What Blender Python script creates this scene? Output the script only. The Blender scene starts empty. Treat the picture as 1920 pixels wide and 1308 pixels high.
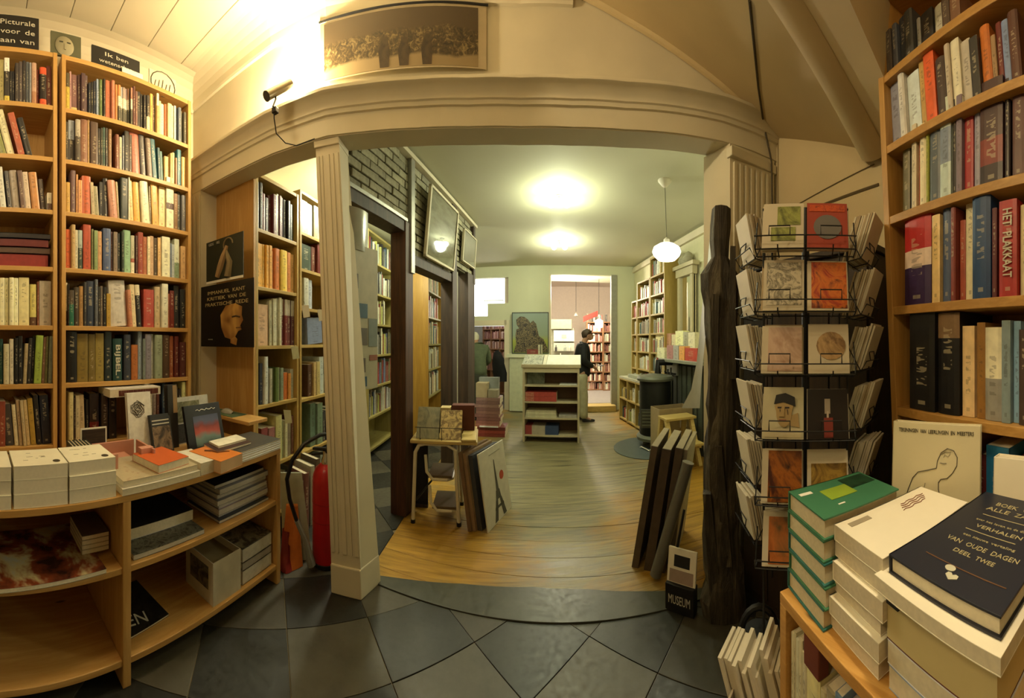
import bpy, bmesh, math, random
from mathutils import Vector, Matrix
random.seed(7)
scene = bpy.context.scene
COL = scene.collection

# ------------------------------------------------------------------ camera (wide cylindrical panorama, as the photograph)
CAMZ, F, HY = 1.5, 640.0, 640.0
cd = bpy.data.cameras.new('camera')
cd.type = 'PANO'
cd.panorama_type = 'CENTRAL_CYLINDRICAL'
cd.central_cylindrical_range_u_min = -960 / F
cd.central_cylindrical_range_u_max = 960 / F
cd.central_cylindrical_range_v_min = -(1308 - HY) / F
cd.central_cylindrical_range_v_max = HY / F
cd.central_cylindrical_radius = 1.0
cd.clip_start = 0.01
cam = bpy.data.objects.new('camera', cd)
cam.location = (0, 0, CAMZ)
cam.rotation_euler = (math.pi / 2, 0, 0)
COL.objects.link(cam)
scene.camera = cam

# ------------------------------------------------------------------ world, exposure
w = bpy.data.worlds.new('world')
scene.world = w
w.use_nodes = True
w.node_tree.nodes['Background'].inputs[0].default_value = (1.0, 0.85, 0.6, 1)
w.node_tree.nodes['Background'].inputs[1].default_value = 0.02
scene.view_settings.view_transform = 'Standard'
scene.view_settings.look = 'None'
scene.view_settings.exposure = 0.0
scene.view_settings.gamma = 1.0
scene.view_settings.use_curve_mapping = False

WARM = (1.0, 0.79, 0.47)
SOFTWARM = (1.0, 0.79, 0.46)
GREENW = (0.97, 1.0, 0.66)
PINKW = (1.0, 0.86, 0.68)

def lamp_light(name, kind, loc, power, color, size=0.1, rot=None, parent=None, spread=None, spot=None):
    l = bpy.data.lights.new(name, kind)
    l.energy = power
    l.color = color
    if kind == 'AREA':
        l.size = size
        if spread: l.spread = spread
    else:
        l.shadow_soft_size = size
    if kind == 'SPOT' and spot:
        l.spot_size, l.spot_blend = spot
    o = bpy.data.objects.new(name, l)
    COL.objects.link(o)
    if parent is not None:
        o.parent = parent
        o.location = Vector(loc) - wloc(parent)
    else:
        o.location = loc
    if rot: o.rotation_euler = rot
    return o

def wloc(o):
    v = Vector((0, 0, 0))
    while o is not None:
        v = v + Vector(o.location)
        o = o.parent
    return v

# ------------------------------------------------------------------ where things stand: bearing of the photograph -> place in the room
def az(x): return (x - 960) / F
def P(x, y, r): return Vector((r * math.sin(az(x)), r * math.cos(az(x)), CAMZ + r * (HY - y) / F))
def PZ(x, y, z): return P(x, y, (z - CAMZ) * F / (HY - y))
def onX(x, X):
    a = az(x); r = X / math.sin(a)
    return r * math.cos(a), r            # Y, rho
def onY(x, Y):
    a = az(x); r = Y / math.cos(a)
    return r * math.sin(a), r            # X, rho
def onL(x, p0, p1):
    a = az(x); d = (math.sin(a), math.cos(a))
    e = (p1[0] - p0[0], p1[1] - p0[1])
    den = d[0] * e[1] - d[1] * e[0]
    r = (p0[0] * e[1] - p0[1] * e[0]) / den
    return (r * d[0], r * d[1]), r
def zAt(y, r): return CAMZ + r * (HY - y) / F

# ------------------------------------------------------------------ mesh builder
class M:
    def __init__(s): s.v = []; s.f = []; s.m = []; s.c = []; s.uv = {}
    def add(s, vs, fs, mi=0, col=None):
        b = len(s.v)
        s.v += [Vector(p) for p in vs]
        for f in fs:
            s.f.append([b + i for i in f]); s.m.append(mi); s.c.append(col)
        return b
    def hexa(s, p, mi=0, col=None):      # p: 4 bottom (ccw from above) + 4 top
        s.add(p, [(3, 2, 1, 0), (4, 5, 6, 7), (0, 1, 5, 4), (1, 2, 6, 5), (2, 3, 7, 6), (3, 0, 4, 7)], mi, col)
    def box(s, a, b, mi=0, col=None):
        x0, x1 = sorted((a[0], b[0])); y0, y1 = sorted((a[1], b[1])); z0, z1 = sorted((a[2], b[2]))
        s.hexa([(x0, y0, z0), (x1, y0, z0), (x1, y1, z0), (x0, y1, z0), (x0, y0, z1), (x1, y0, z1), (x1, y1, z1), (x0, y1, z1)], mi, col)
    def fbox(s, o, ax, ay, azv, mi=0, col=None):   # corner o + three edge vectors
        o, ax, ay, azv = map(Vector, (o, ax, ay, azv))
        if ax.cross(ay).dot(azv) < 0: ax, ay = ay, ax
        s.hexa([o, o + ax, o + ax + ay, o + ay, o + azv, o + ax + azv, o + ax + ay + azv, o + ay + azv], mi, col)
    def quad(s, a, b, c, d, mi=0, col=None): s.add([a, b, c, d], [(0, 1, 2, 3)], mi, col)
    def prism(s, poly, vec, mi=0, col=None, caps=True):
        n = len(poly); vec = Vector(vec); poly = [Vector(p) for p in poly]
        nrm = Vector((0, 0, 0))
        for i in range(n): nrm += poly[i].cross(poly[(i + 1) % n])
        if nrm.dot(vec) < 0: poly = poly[::-1]
        vs = poly + [p + vec for p in poly]
        fs = [(i, (i + 1) % n, n + (i + 1) % n, n + i) for i in range(n)]
        if caps: fs += [tuple(range(n - 1, -1, -1)), tuple(range(n, 2 * n))]
        s.add(vs, fs, mi, col)
    def tube(s, pts, r, n=8, mi=0, col=None, caps=True, closed=False):
        pts = [Vector(p) for p in pts]; k = len(pts)
        rs = r if isinstance(r, (list, tuple)) else [r] * k
        t0 = (pts[1] - pts[0]).normalized()
        u = t0.cross(Vector((0, 0, 1)))
        if u.length < .1: u = t0.cross(Vector((1, 0, 0)))
        u.normalize()
        vs = []
        for i, p in enumerate(pts):
            t = (pts[min(i + 1, k - 1)] - pts[max(i - 1, 0)])
            if closed: t = pts[(i + 1) % k] - pts[i - 1]
            t.normalize()
            u = (u - t * u.dot(t)).normalized(); w_ = t.cross(u)
            vs += [p + (u * math.cos(2 * math.pi * j / n) + w_ * math.sin(2 * math.pi * j / n)) * rs[i] for j in range(n)]
        fs = []
        for i in range(k if closed else k - 1):
            q = (i + 1) % k
            for j in range(n):
                fs.append((i * n + j, i * n + (j + 1) % n, q * n + (j + 1) % n, q * n + j))
        if caps and not closed: fs += [tuple(range(n - 1, -1, -1)), tuple((k - 1) * n + j for j in range(n))]
        s.add(vs, fs, mi, col)
    def lathe(s, prof, c, n=20, mi=0, col=None, axis=None):
        c = Vector(c); vs = []; k = len(prof)
        if axis is None: U, V, W = Vector((1, 0, 0)), Vector((0, 1, 0)), Vector((0, 0, 1))
        else:
            W = Vector(axis).normalized(); U = W.orthogonal().normalized(); V = W.cross(U)
        for (r, z) in prof:
            vs += [c + W * z + (U * math.cos(2 * math.pi * j / n) + V * math.sin(2 * math.pi * j / n)) * r for j in range(n)]
        fs = []
        for i in range(k - 1):
            for j in range(n):
                fs.append((i * n + j, i * n + (j + 1) % n, (i + 1) * n + (j + 1) % n, (i + 1) * n + j))
        fs += [tuple(range(n - 1, -1, -1)), tuple((k - 1) * n + j for j in range(n))]
        s.add(vs, fs, mi, col)
    def sweep(s, plan, prof, mi=0, col=None, side=-1):   # moulding: plan polyline, profile (out, z); out to the viewer's side
        k = len(plan); n = len(prof); vs = []
        for i, p in enumerate(plan):
            p = Vector((p[0], p[1], 0))
            def nr(a, b):
                d = Vector((b[0] - a[0], b[1] - a[1], 0)).normalized()
                return Vector((d.y, -d.x, 0))
            ns = []
            if i > 0: ns.append(nr(plan[i - 1], plan[i]))
            if i < k - 1: ns.append(nr(plan[i], plan[i + 1]))
            q = sum(ns, Vector((0, 0, 0))); q.normalize(); q = q / max(.5, q.dot(ns[0]))
            vs += [p + q * o + Vector((0, 0, z)) for (o, z) in prof]
        fs = []
        for i in range(k - 1):
            for j in range(n):
                a, b = j, (j + 1) % n
                fs.append((i * n + a, (i + 1) * n + a, (i + 1) * n + b, i * n + b))
        fs += [tuple(range(n)), tuple((k - 1) * n + j for j in range(n - 1, -1, -1))]
        s.add(vs, fs, mi, col)
    def build(s, name, mats, parent=None, smooth=False, bevel=0.0, base=None):
        vs = s.v
        lo = Vector((min(p.x for p in vs), min(p.y for p in vs), min(p.z for p in vs)))
        hi = Vector((max(p.x for p in vs), max(p.y for p in vs), max(p.z for p in vs)))
        c = Vector(base) if base is not None else Vector(((lo.x + hi.x) / 2, (lo.y + hi.y) / 2, lo.z))
        me = bpy.data.meshes.new(name)
        me.from_pydata([tuple(p - c) for p in vs], [], s.f)
        if not isinstance(mats, (list, tuple)): mats = [mats]
        for m in mats: me.materials.append(m)
        me.polygons.foreach_set('material_index', s.m)
        if any(x is not None for x in s.c):
            at = me.color_attributes.new('Col', 'FLOAT_COLOR', 'CORNER')
            arr = []
            for f, col in zip(s.f, s.c):
                q = col if col is not None else (.5, .5, .5)
                arr += [q[0], q[1], q[2], 1.0] * len(f)
            at.data.foreach_set('color', arr)
        if s.uv:
            ul = me.uv_layers.new(name='UVMap')
            arr = []
            for i, f in enumerate(s.f):
                q = s.uv.get(i)
                for j in range(len(f)):
                    arr += list(q[j]) if q else [0.0, -1.0]
            ul.data.foreach_set('uv', arr)
        if smooth:
            me.polygons.foreach_set('use_smooth', [True] * len(me.polygons))
        me.update(); me.validate()
        o = bpy.data.objects.new(name, me)
        COL.objects.link(o)
        if parent is not None:
            o.parent = parent
            o.location = c - wloc(parent)
        else:
            o.location = c
        if smooth:
            mo = o.modifiers.new('edges', 'EDGE_SPLIT'); mo.split_angle = math.radians(38)
        if bevel:
            mo = o.modifiers.new('bevel', 'BEVEL'); mo.width = bevel; mo.segments = 2; mo.limit_method = 'ANGLE'
        return o

def tag(o, label=None, cat=None, group=None, kind=None):
    if label: o['label'] = label
    if cat: o['category'] = cat
    if group: o['group'] = group
    if kind: o['kind'] = kind
    return o
def thing(name, loc, label, cat, group=None):
    o = bpy.data.objects.new(name, None)
    o.empty_display_size = .05
    COL.objects.link(o); o.location = loc
    return tag(o, label, cat, group)
def struct(o, label=None): return tag(o, label, None, None, 'structure')

# ------------------------------------------------------------------ materials
def lin(c): return tuple((x / 12.92 if x <= .04045 else ((x + .055) / 1.055) ** 2.4) for x in c)
def h3(s):
    if len(s) == 3: return tuple(int(ch * 2, 16) / 255 for ch in s)
    return tuple(int(s[i:i + 2], 16) / 255 for i in (0, 2, 4))
MATS = {}
def newmat(name):
    m = bpy.data.materials.new(name); m.use_nodes = True
    nt = m.node_tree; b = nt.nodes['Principled BSDF']
    return m, nt, b
def N(nt, t, **kw):
    n = nt.nodes.new(t)
    for k, v in kw.items():
        if k in ('operation', 'blend_type', 'data_type', 'interpolation', 'attribute_name', 'noise_dimensions', 'wave_type', 'bands_direction', 'feature', 'distance', 'vector_type', 'clamp', 'from_instancer'): setattr(n, k, v)
        else:
            n.inputs[int(k[1:]) if k[0] == 'i' and k[1:].isdigit() else k.replace('_', ' ')].default_value = v
    return n
def mixc(nt, fac, a, b, blend='MIX'):
    n = nt.nodes.new('ShaderNodeMix'); n.data_type = 'RGBA'; n.blend_type = blend
    L = nt.links
    for sock, v in ((n.inputs[0], fac), (n.inputs[6], a), (n.inputs[7], b)):
        if hasattr(v, 'is_linked') or hasattr(v, 'links'): L.new(v, sock)
        elif isinstance(v, (int, float)): sock.default_value = v
        else: sock.default_value = (*v[:3], 1)
    return n.outputs[2]
def ramp(nt, val, stops):
    r = nt.nodes.new('ShaderNodeValToRGB'); nt.links.new(val, r.inputs[0])
    el = r.color_ramp.elements
    while len(el) < len(stops): el.new(.5)
    for e, (p, c) in zip(el, stops):
        e.position = p; e.color = (*c[:3], 1) if not isinstance(c, (int, float)) else (c, c, c, 1)
    return r.outputs[0]
def coords(nt, kind='Object', scale=(1, 1, 1), rot=(0, 0, 0)):
    t = nt.nodes.new('ShaderNodeTexCoord'); mp = nt.nodes.new('ShaderNodeMapping')
    mp.inputs[3].default_value = scale; mp.inputs[2].default_value = rot
    nt.links.new(t.outputs[kind], mp.inputs[0])
    return mp.outputs[0]
def bump(nt, b, h, strength=.3, dist=.01):
    n = nt.nodes.new('ShaderNodeBump'); n.inputs[0].default_value = strength; n.inputs[1].default_value = dist
    nt.links.new(h, n.inputs['Height']); nt.links.new(n.outputs[0], b.inputs['Normal'])

def plain(name, col, rough=.6, metal=0, var=.12, scale=14, bmp=0.0, spec=.4, emit=None):
    """painted / printed surface: colour with a little noise"""
    if name in MATS: return MATS[name]
    m, nt, b = newmat(name); c = lin(h3(col)) if isinstance(col, str) else col
    co = coords(nt)
    n = N(nt, 'ShaderNodeTexNoise', Scale=scale, Detail=4.0); nt.links.new(co, n.inputs[0])
    f = ramp(nt, n.outputs[0], [(.3, 1 - var), (.7, 1 + var * .3)])
    nt.links.new(mixc(nt, 1.0, c, f, 'MULTIPLY'), b.inputs['Base Color'])
    b.inputs['Roughness'].default_value = rough; b.inputs['Metallic'].default_value = metal
    b.inputs['Specular IOR Level'].default_value = spec
    if bmp: bump(nt, b, n.outputs[0], bmp)
    if emit:
        b.inputs['Emission Color'].default_value = (*emit[0], 1); b.inputs['Emission Strength'].default_value = emit[1]
    MATS[name] = m; return m

def wood(name, c1, c2, axis='Z', rough=.45, knots=True, scale=1.0):
    """pine boards: grain runs along the axis"""
    if name in MATS: return MATS[name]
    m, nt, b = newmat(name); c1 = lin(h3(c1)); c2 = lin(h3(c2))
    st = {'X': (.6, 9, 9), 'Y': (9, .6, 9), 'Z': (9, 9, .6)}[axis]
    co = coords(nt, 'Object', tuple(q * scale for q in st))
    n = N(nt, 'ShaderNodeTexNoise', Scale=2.2, Detail=6.0, Roughness=.62, Distortion=.6); nt.links.new(co, n.inputs[0])
    base = ramp(nt, n.outputs[0], [(.32, c1), (.52, c2), (.7, c1)])
    if knots:
        st2 = {'X': (1.2, 5, 5), 'Y': (5, 1.2, 5), 'Z': (5, 5, 1.2)}[axis]
        vo = N(nt, 'ShaderNodeTexVoronoi', Scale=1.6); nt.links.new(coords(nt, 'Object', st2), vo.inputs[0])
        k = ramp(nt, vo.outputs[0], [(.03, .25), (.075, 1.0)])
        base = mixc(nt, 1.0, base, k, 'MULTIPLY')
    nt.links.new(base, b.inputs['Base Color'])
    b.inputs['Roughness'].default_value = rough
    bump(nt, b, n.outputs[0], .12, .004)
    MATS[name] = m; return m

GLOW = {}
def emis(name, col, strength):
    m, nt, b = newmat(name)
    b.inputs['Base Color'].default_value = (*col, 1)
    b.inputs['Emission Color'].default_value = (*col, 1)
    b.inputs['Emission Strength'].default_value = strength
    n = N(nt, 'ShaderNodeTexNoise', Scale=3.0); nt.links.new(coords(nt), n.inputs[0])
    nt.links.new(ramp(nt, n.outputs[0], [(.0, .4), (1, .5)]), b.inputs['Roughness'])
    return m

m_cream = plain('cream_paint', (.68, .62, .45), .62, var=.10, scale=3.0, bmp=.05)
m_wall = plain('plaster', (.63, .57, .41), .8, var=.12, scale=2.2, bmp=.06)
m_ceil = plain('ceiling_paint', (.66, .60, .44), .6, var=.08, scale=1.5)
m_wgreen = plain('back_wall_paint', (.62, .64, .46), .7, var=.06, scale=1.6)
m_cback = plain('back_ceiling_paint', (.60, .60, .44), .75, var=.07, scale=.9)
m_pine = wood('pine', 'c9a060', 'b58a4a', 'Z')
m_pineY = wood('pine_along_y', 'c9a060', 'b58a4a', 'Y')
m_pineX = wood('pine_along_x', 'c9a060', 'b58a4a', 'X')
m_dark = wood('dark_timber', '4a3828', '2c2118', 'Z', .6, True, .7)
m_pale = wood('pale_wood', 'c8b070', 'b09858', 'X', .5, False)
m_black = plain('black_metal', (.008, .008, .008), .45, 0, .2)
m_white = plain('white_card', (.78, .74, .62), .75, var=.05)
m_pages = plain('paper_pages', (.70, .63, .46), .85, var=.10, scale=90)
m_chrome = plain('chrome', (.6, .58, .52), .22, 1.0, .1)
# ================================================================== THE SETTING
A8 = math.radians(8.0)
DV = Vector((math.sin(A8), math.cos(A8), 0)); EV = Vector((math.cos(A8), -math.sin(A8), 0))

def clip(poly, a, b, c):                 # keep a*x+b*y<=c
    out = []
    for i in range(len(poly)):
        p, q = poly[i], poly[(i + 1) % len(poly)]
        fp, fq = a * p[0] + b * p[1] - c, a * q[0] + b * q[1] - c
        if fp <= 0: out.append(p)
        if fp * fq < 0:
            t = fp / (fp - fq); out.append((p[0] + t * (q[0] - p[0]), p[1] + t * (q[1] - p[1])))
    return out

# ---- slate tiles
def slate(name, c1, c2, rough):
    m, nt, b = newmat(name)
    oi = nt.nodes.new('ShaderNodeTexCoord'); geo = nt.nodes.new('ShaderNodeNewGeometry')
    n = N(nt, 'ShaderNodeTexNoise', Scale=4.0, Detail=7.0, Roughness=.65); nt.links.new(geo.outputs['Position'], n.inputs[0])
    n2 = N(nt, 'ShaderNodeTexNoise', Scale=34.0, Detail=3.0); nt.links.new(geo.outputs['Position'], n2.inputs[0])
    base = ramp(nt, n.outputs[0], [(.3, c1), (.7, c2)])
    info = nt.nodes.new('ShaderNodeObjectInfo')
    v = ramp(nt, info.outputs['Random'], [(0, .72), (1, 1.18)])
    base = mixc(nt, 1.0, base, v, 'MULTIPLY')
    nt.links.new(base, b.inputs['Base Color'])
    rr = ramp(nt, n2.outputs[0], [(.3, rough - .08), (.7, rough + .12)])
    nt.links.new(rr, b.inputs['Roughness'])
    bump(nt, b, n.outputs[0], .12, .01)
    return m
m_slate_d = slate('slate_dark', (.014, .0145, .0125), (.030, .030, .025), .40)
m_slate_l = slate('slate_grey', (.048, .043, .030), (.080, .072, .050), .44)
m_grout = plain('grout', (.24, .20, .12), .9)

mb = M()
mb.box((-2.45, -2.6, -.06), (1.75, 2.12, -.008))
mb.box((-2.45, 2.12, -.06), (-.90, 6.4, -.008))
floor = struct(mb.build('floor', m_grout), 'slate tiled shop floor in a diagonal chequer of dark and grey')
T0 = Vector((.391, 1.694)); a41 = math.radians(41)
E1 = Vector((math.cos(a41), math.sin(a41))) * .436; E2 = Vector((math.sin(a41), -math.cos(a41))) * .38
SL = (.141, 1.0, 1.831)                  # front edge of the threshold slab: .141x + y = 1.831
def tile(poly, dark):
    if len(poly) < 3: return
    cx = sum(p[0] for p in poly) / len(poly); cy = sum(p[1] for p in poly) / len(poly)
    sh = [(cx + (p[0] - cx) * .991, cy + (p[1] - cy) * .991) for p in poly]
    area = abs(sum(sh[i][0] * sh[(i + 1) % len(sh)][1] - sh[(i + 1) % len(sh)][0] * sh[i][1] for i in range(len(sh)))) / 2
    if area < .002: return
    dz = random.uniform(-.0012, .0012)
    m = M(); m.prism([(p[0], p[1], -.012) for p in sh], (0, 0, .012 + dz))
    m.build('tile', m_slate_d if dark else m_slate_l, floor, bevel=.002)
for i in range(-16, 12):
    for j in range(-16, 12):
        p0 = T0 + E1 * i + E2 * j
        q = [tuple(p0), tuple(p0 + E2), tuple(p0 + E1 + E2), tuple(p0 + E1)]
        if min(p[1] for p in q) > 6.3 or max(p[1] for p in q) < .1 or max(p[0] for p in q) < -2.3 or min(p[0] for p in q) > 1.6: continue
        d = (i + j) % 2 == 0
        f = clip(clip(clip(clip(q, *SL), 1, 0, 1.66), -1, 0, 2.32), 0, -1, .6)
        tile(f, d)
        c = clip(clip(clip(clip(q, -SL[0], -SL[1], -SL[2]), 1, 0, -.91), -1, 0, 2.28), 0, 1, 6.2)
        tile(c, d)
# threshold slab
mb = M()
poly = [(-.93, 1.962), (1.42, 1.631), (1.30, 1.69), (1.09, 1.76), (.75, 1.90), (.45, 2.01), (.13, 2.075), (-.3, 2.085), (-.7, 2.04), (-.93, 2.0)]
mb.prism([(x, y, -.012) for x, y in poly], (0, 0, .020))
mb.build('threshold_slab', slate('slate_threshold', (.042, .044, .033), (.075, .076, .056), .38), floor, bevel=.002)

# ---- back room: wooden planks
m_, nt, b_ = newmat('floor_planks')
geo = nt.nodes.new('ShaderNodeNewGeometry')
mp = nt.nodes.new('ShaderNodeMapping'); mp.inputs[2].default_value = (0, 0, A8); mp.inputs[3].default_value = (1.2, 16, 1)
nt.links.new(geo.outputs['Position'], mp.inputs[0])
gr = N(nt, 'ShaderNodeTexNoise', Scale=2.0, Detail=6.0, Roughness=.6, Distortion=.4); nt.links.new(mp.outputs[0], gr.inputs[0])
mp2 = nt.nodes.new('ShaderNodeMapping'); mp2.inputs[3].default_value = (1.5, 2.2, 1); nt.links.new(geo.outputs['Position'], mp2.inputs[0])
we = N(nt, 'ShaderNodeTexNoise', Scale=1.1, Detail=5.0, Roughness=.7); nt.links.new(mp2.outputs[0], we.inputs[0])
sx = nt.nodes.new('ShaderNodeSeparateXYZ'); nt.links.new(geo.outputs['Position'], sx.inputs[0])
# foot traffic has worn the varnish off along the walkway through the opening
def math_(op, a, b=None, c=None):
    n = nt.nodes.new('ShaderNodeMath'); n.operation = op
    for k, v in enumerate((a, b, c)):
        if v is None: continue
        if isinstance(v, (int, float)): n.inputs[k].default_value = v
        else: nt.links.new(v, n.inputs[k])
    return n.outputs[0]
dx = math_('ABSOLUTE', math_('SUBTRACT', sx.outputs[0], math_('MULTIPLY_ADD', sx.outputs[1], .12, .12)))
walk = math_('SUBTRACT', 1.0, math_('MULTIPLY', dx, 1.25))
far = math_('MULTIPLY', math_('SUBTRACT', sx.outputs[1], 2.6), .55)
wear = math_('ADD', math_('ADD', math_('MULTIPLY', walk, .55), math_('MINIMUM', math_('MAXIMUM', far, 0.0), .55)), math_('MULTIPLY', math_('SUBTRACT', we.outputs[0], .5), 1.5))
wf = ramp(nt, wear, [(.08, 0.0), (.5, 1.0)])
fresh = ramp(nt, gr.outputs[0], [(.3, (.20, .10, .010)), (.6, (.40, .22, .024))])
worn = ramp(nt, gr.outputs[0], [(.32, (.10, .088, .042)), (.62, (.28, .245, .125))])
cc = mixc(nt, wf, fresh, worn)
info = nt.nodes.new('ShaderNodeObjectInfo')
cc = mixc(nt, 1.0, cc, ramp(nt, info.outputs['Random'], [(0, .86), (1, 1.1)]), 'MULTIPLY')
nt.links.new(cc, b_.inputs['Base Color'])
nt.links.new(ramp(nt, gr.outputs[0], [(.3, .34), (.7, .55)]), b_.inputs['Roughness'])
bump(nt, b_, gr.outputs[0], .25, .006)
m_plank = m_
mb = M(); o0 = EV * -1.6 + DV * 1.75
mb.fbox(o0 + Vector((0, 0, -.08)), EV * 5.2, DV * 6.2, (0, 0, .05))
bfloor = struct(mb.build('floor_back', plain('plank_gap', (.03, .022, .01), .9)), 'worn wooden plank floor of the back room')
for k in range(31):
    y0 = 1.78 + k * .195
    q = [(EV * s + DV * (y0 + t)) for s, t in ((-1.6, .0012), (3.6, .0012), (3.6, .1938), (-1.6, .1938))]
    q = [(p.x, p.y) for p in q]
    q = clip(q, -1, 0, .905)
    q = clip(q, -SL[0], -SL[1], -SL[2] - .012)
    if len(q) < 3: continue
    m = M(); m.prism([(p[0], p[1], -.03) for p in q], (0, 0, .03 + random.uniform(-.001, .001)))
    m.build('plank', m_plank, bfloor, bevel=.0015)

# ---- the opening wall: curved beam, cornice, wall above
W = [(-2.35, 1.715), (-1.90, 1.715), (-1.45, 1.722), (-1.06, 1.765), (-.85, 1.83), (-.55, 1.905), (-.25, 1.955), (.05, 1.97), (.35, 1.945), (.65, 1.89), (.95, 1.80), (1.22, 1.725), (1.45, 1.69), (1.66, 1.68)]
mb = M()
mb.sweep(W, [(0, 2.73), (0, 3.64), (-.10, 3.64), (-.10, 3.16), (-.17, 3.16), (-.17, 2.73)])
wall_front = struct(mb.build('wall_front', m_wall, smooth=True), 'cream plaster wall above the opening')
mb = M()
mb.sweep(W, [(0, 2.978), (.085, 2.972), (.10, 2.964), (.10, 2.946), (.093, 2.941), (.083, 2.938), (.062, 2.925), (.048, 2.905), (.040, 2.893), (.040, 2.878), (.030, 2.872), (.026, 2.858), (.026, 2.850), (.012, 2.846), (.012, 2.735), (0, 2.733)])
mb.build('cornice', m_cream, wall_front, smooth=True)
# cove between wall and ceiling
cove = [(.0, 3.43), (.02, 3.43), (.025, 3.445)] + [(.025 + .17 * (1 - math.cos(t)), 3.445 + .17 * math.sin(t)) for t in [math.radians(a) for a in (15, 30, 45, 60, 75, 90)]] + [(.0, 3.64)]
mb = M(); mb.sweep(W[:9], cove); mb.build('cove_moulding', m_ceil, wall_front)

# ---- left column (pilaster) carrying the beam; it leans a little, as old houses do
def lerp(a, b, t): return a + (b - a) * t
def colx(z, t):                        # front face, t 0 = outer edge, 1 = inner edge
    k = z / 2.73
    return lerp(lerp(-1.030, -.845, t), lerp(-1.150, -1.000, t), k)
def coly(t): return lerp(1.772, 1.80, t)
mb = M()
def cpt(t, z, out=0.0): return (colx(z, t), coly(t) - out, z)
mb.hexa([cpt(0, 0), cpt(1, 0), (colx(0, 1) + .045, 1.97, 0), (colx(0, 0) + .02, 1.97, 0), cpt(0, 2.73), cpt(1, 2.73), (colx(2.73, 1) - .02, 1.95, 2.73), (colx(2.73, 0) + .02, 1.95, 2.73)])
column = struct(mb.build('trim_1', m_cream), 'cream wooden column with raised fluting left of the opening')
for (t0, t1) in ((.04, .16), (.24, .30), (.42, .58), (.70, .76), (.84, .96)):
    m = M(); z0, z1 = .24, 2.64
    m.hexa([cpt(t0, z0, .008), cpt(t1, z0, .008), cpt(t1, z0, -.002), cpt(t0, z0, -.002), cpt(t0, z1, .008), cpt(t1, z1, .008), cpt(t1, z1, -.002), cpt(t0, z1, -.002)])
    m.build('flute', m_cream, column, bevel=.003)
m = M(); m.hexa([cpt(0, 0, .014), cpt(1.0, 0, .014), (colx(0, 1) + .048, 1.975, 0), (colx(0, 0) + .01, 1.975, 0), cpt(0, .17, .012), cpt(1.0, .17, .012), (colx(.17, 1) + .045, 1.975, .17), (colx(.17, 0) + .01, 1.975, .17)])
m.build('plinth', m_cream, column, bevel=.006)
m = M(); m.hexa([cpt(-.03, 2.69, .014), cpt(1.03, 2.69, .014), (colx(2.7, 1) - .015, 1.955, 2.69), (colx(2.7, 0), 1.955, 2.69), cpt(-.03, 2.73, .016), cpt(1.03, 2.73, .016), (colx(2.7, 1) - .015, 1.955, 2.73), (colx(2.7, 0), 1.955, 2.73)])
m.build('capital', m_cream, column, bevel=.004)

# ---- right pillar with fluting
mb = M()
PR = [(1.262, 1.70), (1.62, 1.675), (1.62, 1.98), (1.215, 1.93)]
mb.prism([(x, y, 0) for x, y in PR], (0, 0, 2.73))
pillar = struct(mb.build('trim_2', m_cream), 'cream fluted pillar right of the opening')
for k in range(7):
    x0 = 1.285 + k * .043
    y0 = 1.70 - (x0 - 1.262) * .07
    m = M(); m.box((x0, y0 - .014, .2), (x0 + .026, y0 + .004, 2.62)); m.build('flute', m_cream, pillar, bevel=.003)
m = M(); m.box((1.25, 1.665, 2.64), (1.63, 1.72, 2.70)); m.build('capital', m_cream, pillar, bevel=.004)

# ---- jamb left of the left opening
mb = M(); mb.box((-2.35, 1.70, 0), (-2.20, 1.90, 2.73)); jamb = struct(mb.build('trim_3', m_cream), 'cream door jamb beside the tall pine bookcase')
for x0 in (-2.345, -2.29, -2.235):
    m = M(); m.box((x0, 1.688, .1), (x0 + .03, 1.702, 2.7)); m.build('flute', m_cream, jamb, bevel=.003)

# ---- front room shell
mb = M(); mb.box((-2.40, -2.6, 0), (-2.32, 1.72, 3.64)); wl = struct(mb.build('wall_left', m_wall), 'cream wall behind the pine bookcase')
m = M(); m.sweep([(-2.32, -2.6), (-2.32, 1.70)], [(a, b - .02) for a, b in cove])
m.build('cove_moulding', m_ceil, wl)
mb = M(); mb.box((-2.4, -2.7, 0), (1.7, -2.6, 3.64)); struct(mb.build('wall_rear', m_wall), 'cream rear wall of the front shop')
def wall_run(pts, z0, z1, th=.06):
    mb = M()
    mb.sweep(pts, [(0, z0), (0, z1), (-th, z1), (-th, z0)])
    return mb
mb = wall_run([(1.64, 1.70), (1.535, .62), (1.47, .42), (1.10, -.50), (1.10, -2.6)], 0, 3.64)
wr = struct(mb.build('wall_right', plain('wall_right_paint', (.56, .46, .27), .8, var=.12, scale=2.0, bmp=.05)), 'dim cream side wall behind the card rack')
# slanting boards seen on the side wall above the rack
for (xa, ya, xb, yb, w_) in ((1478, 394, 1640, 308, .006), (1500, 402, 1648, 346, .016)):
    p = []
    for (x, y) in ((xa, ya), (xb, yb)):
        q, r = onL(x, (1.64, 1.70), (1.535, .62)); p.append(Vector((q[0] - .004, q[1], zAt(y, r))))
    m = M(); m.tube(p, w_ / 2, 4); m.build('batten', plain('batten', (.16, .12, .06), .8), wr)

# ceiling in boards
mb = M(); mb.box((-2.4, -2.6, 3.635), (1.7, 2.0, 3.70)); ceil = struct(mb.build('ceiling', plain('ceiling_gap', (.25, .2, .12), .9)), 'cream boarded ceiling of the front shop')
for k in range(15):
    y0 = -2.56 + k * .288
    m = M(); m.box((-2.34, y0, 3.612), (1.66, y0 + .284, 3.64)); m.build('ceiling_board', m_ceil, ceil, bevel=.003)
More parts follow.
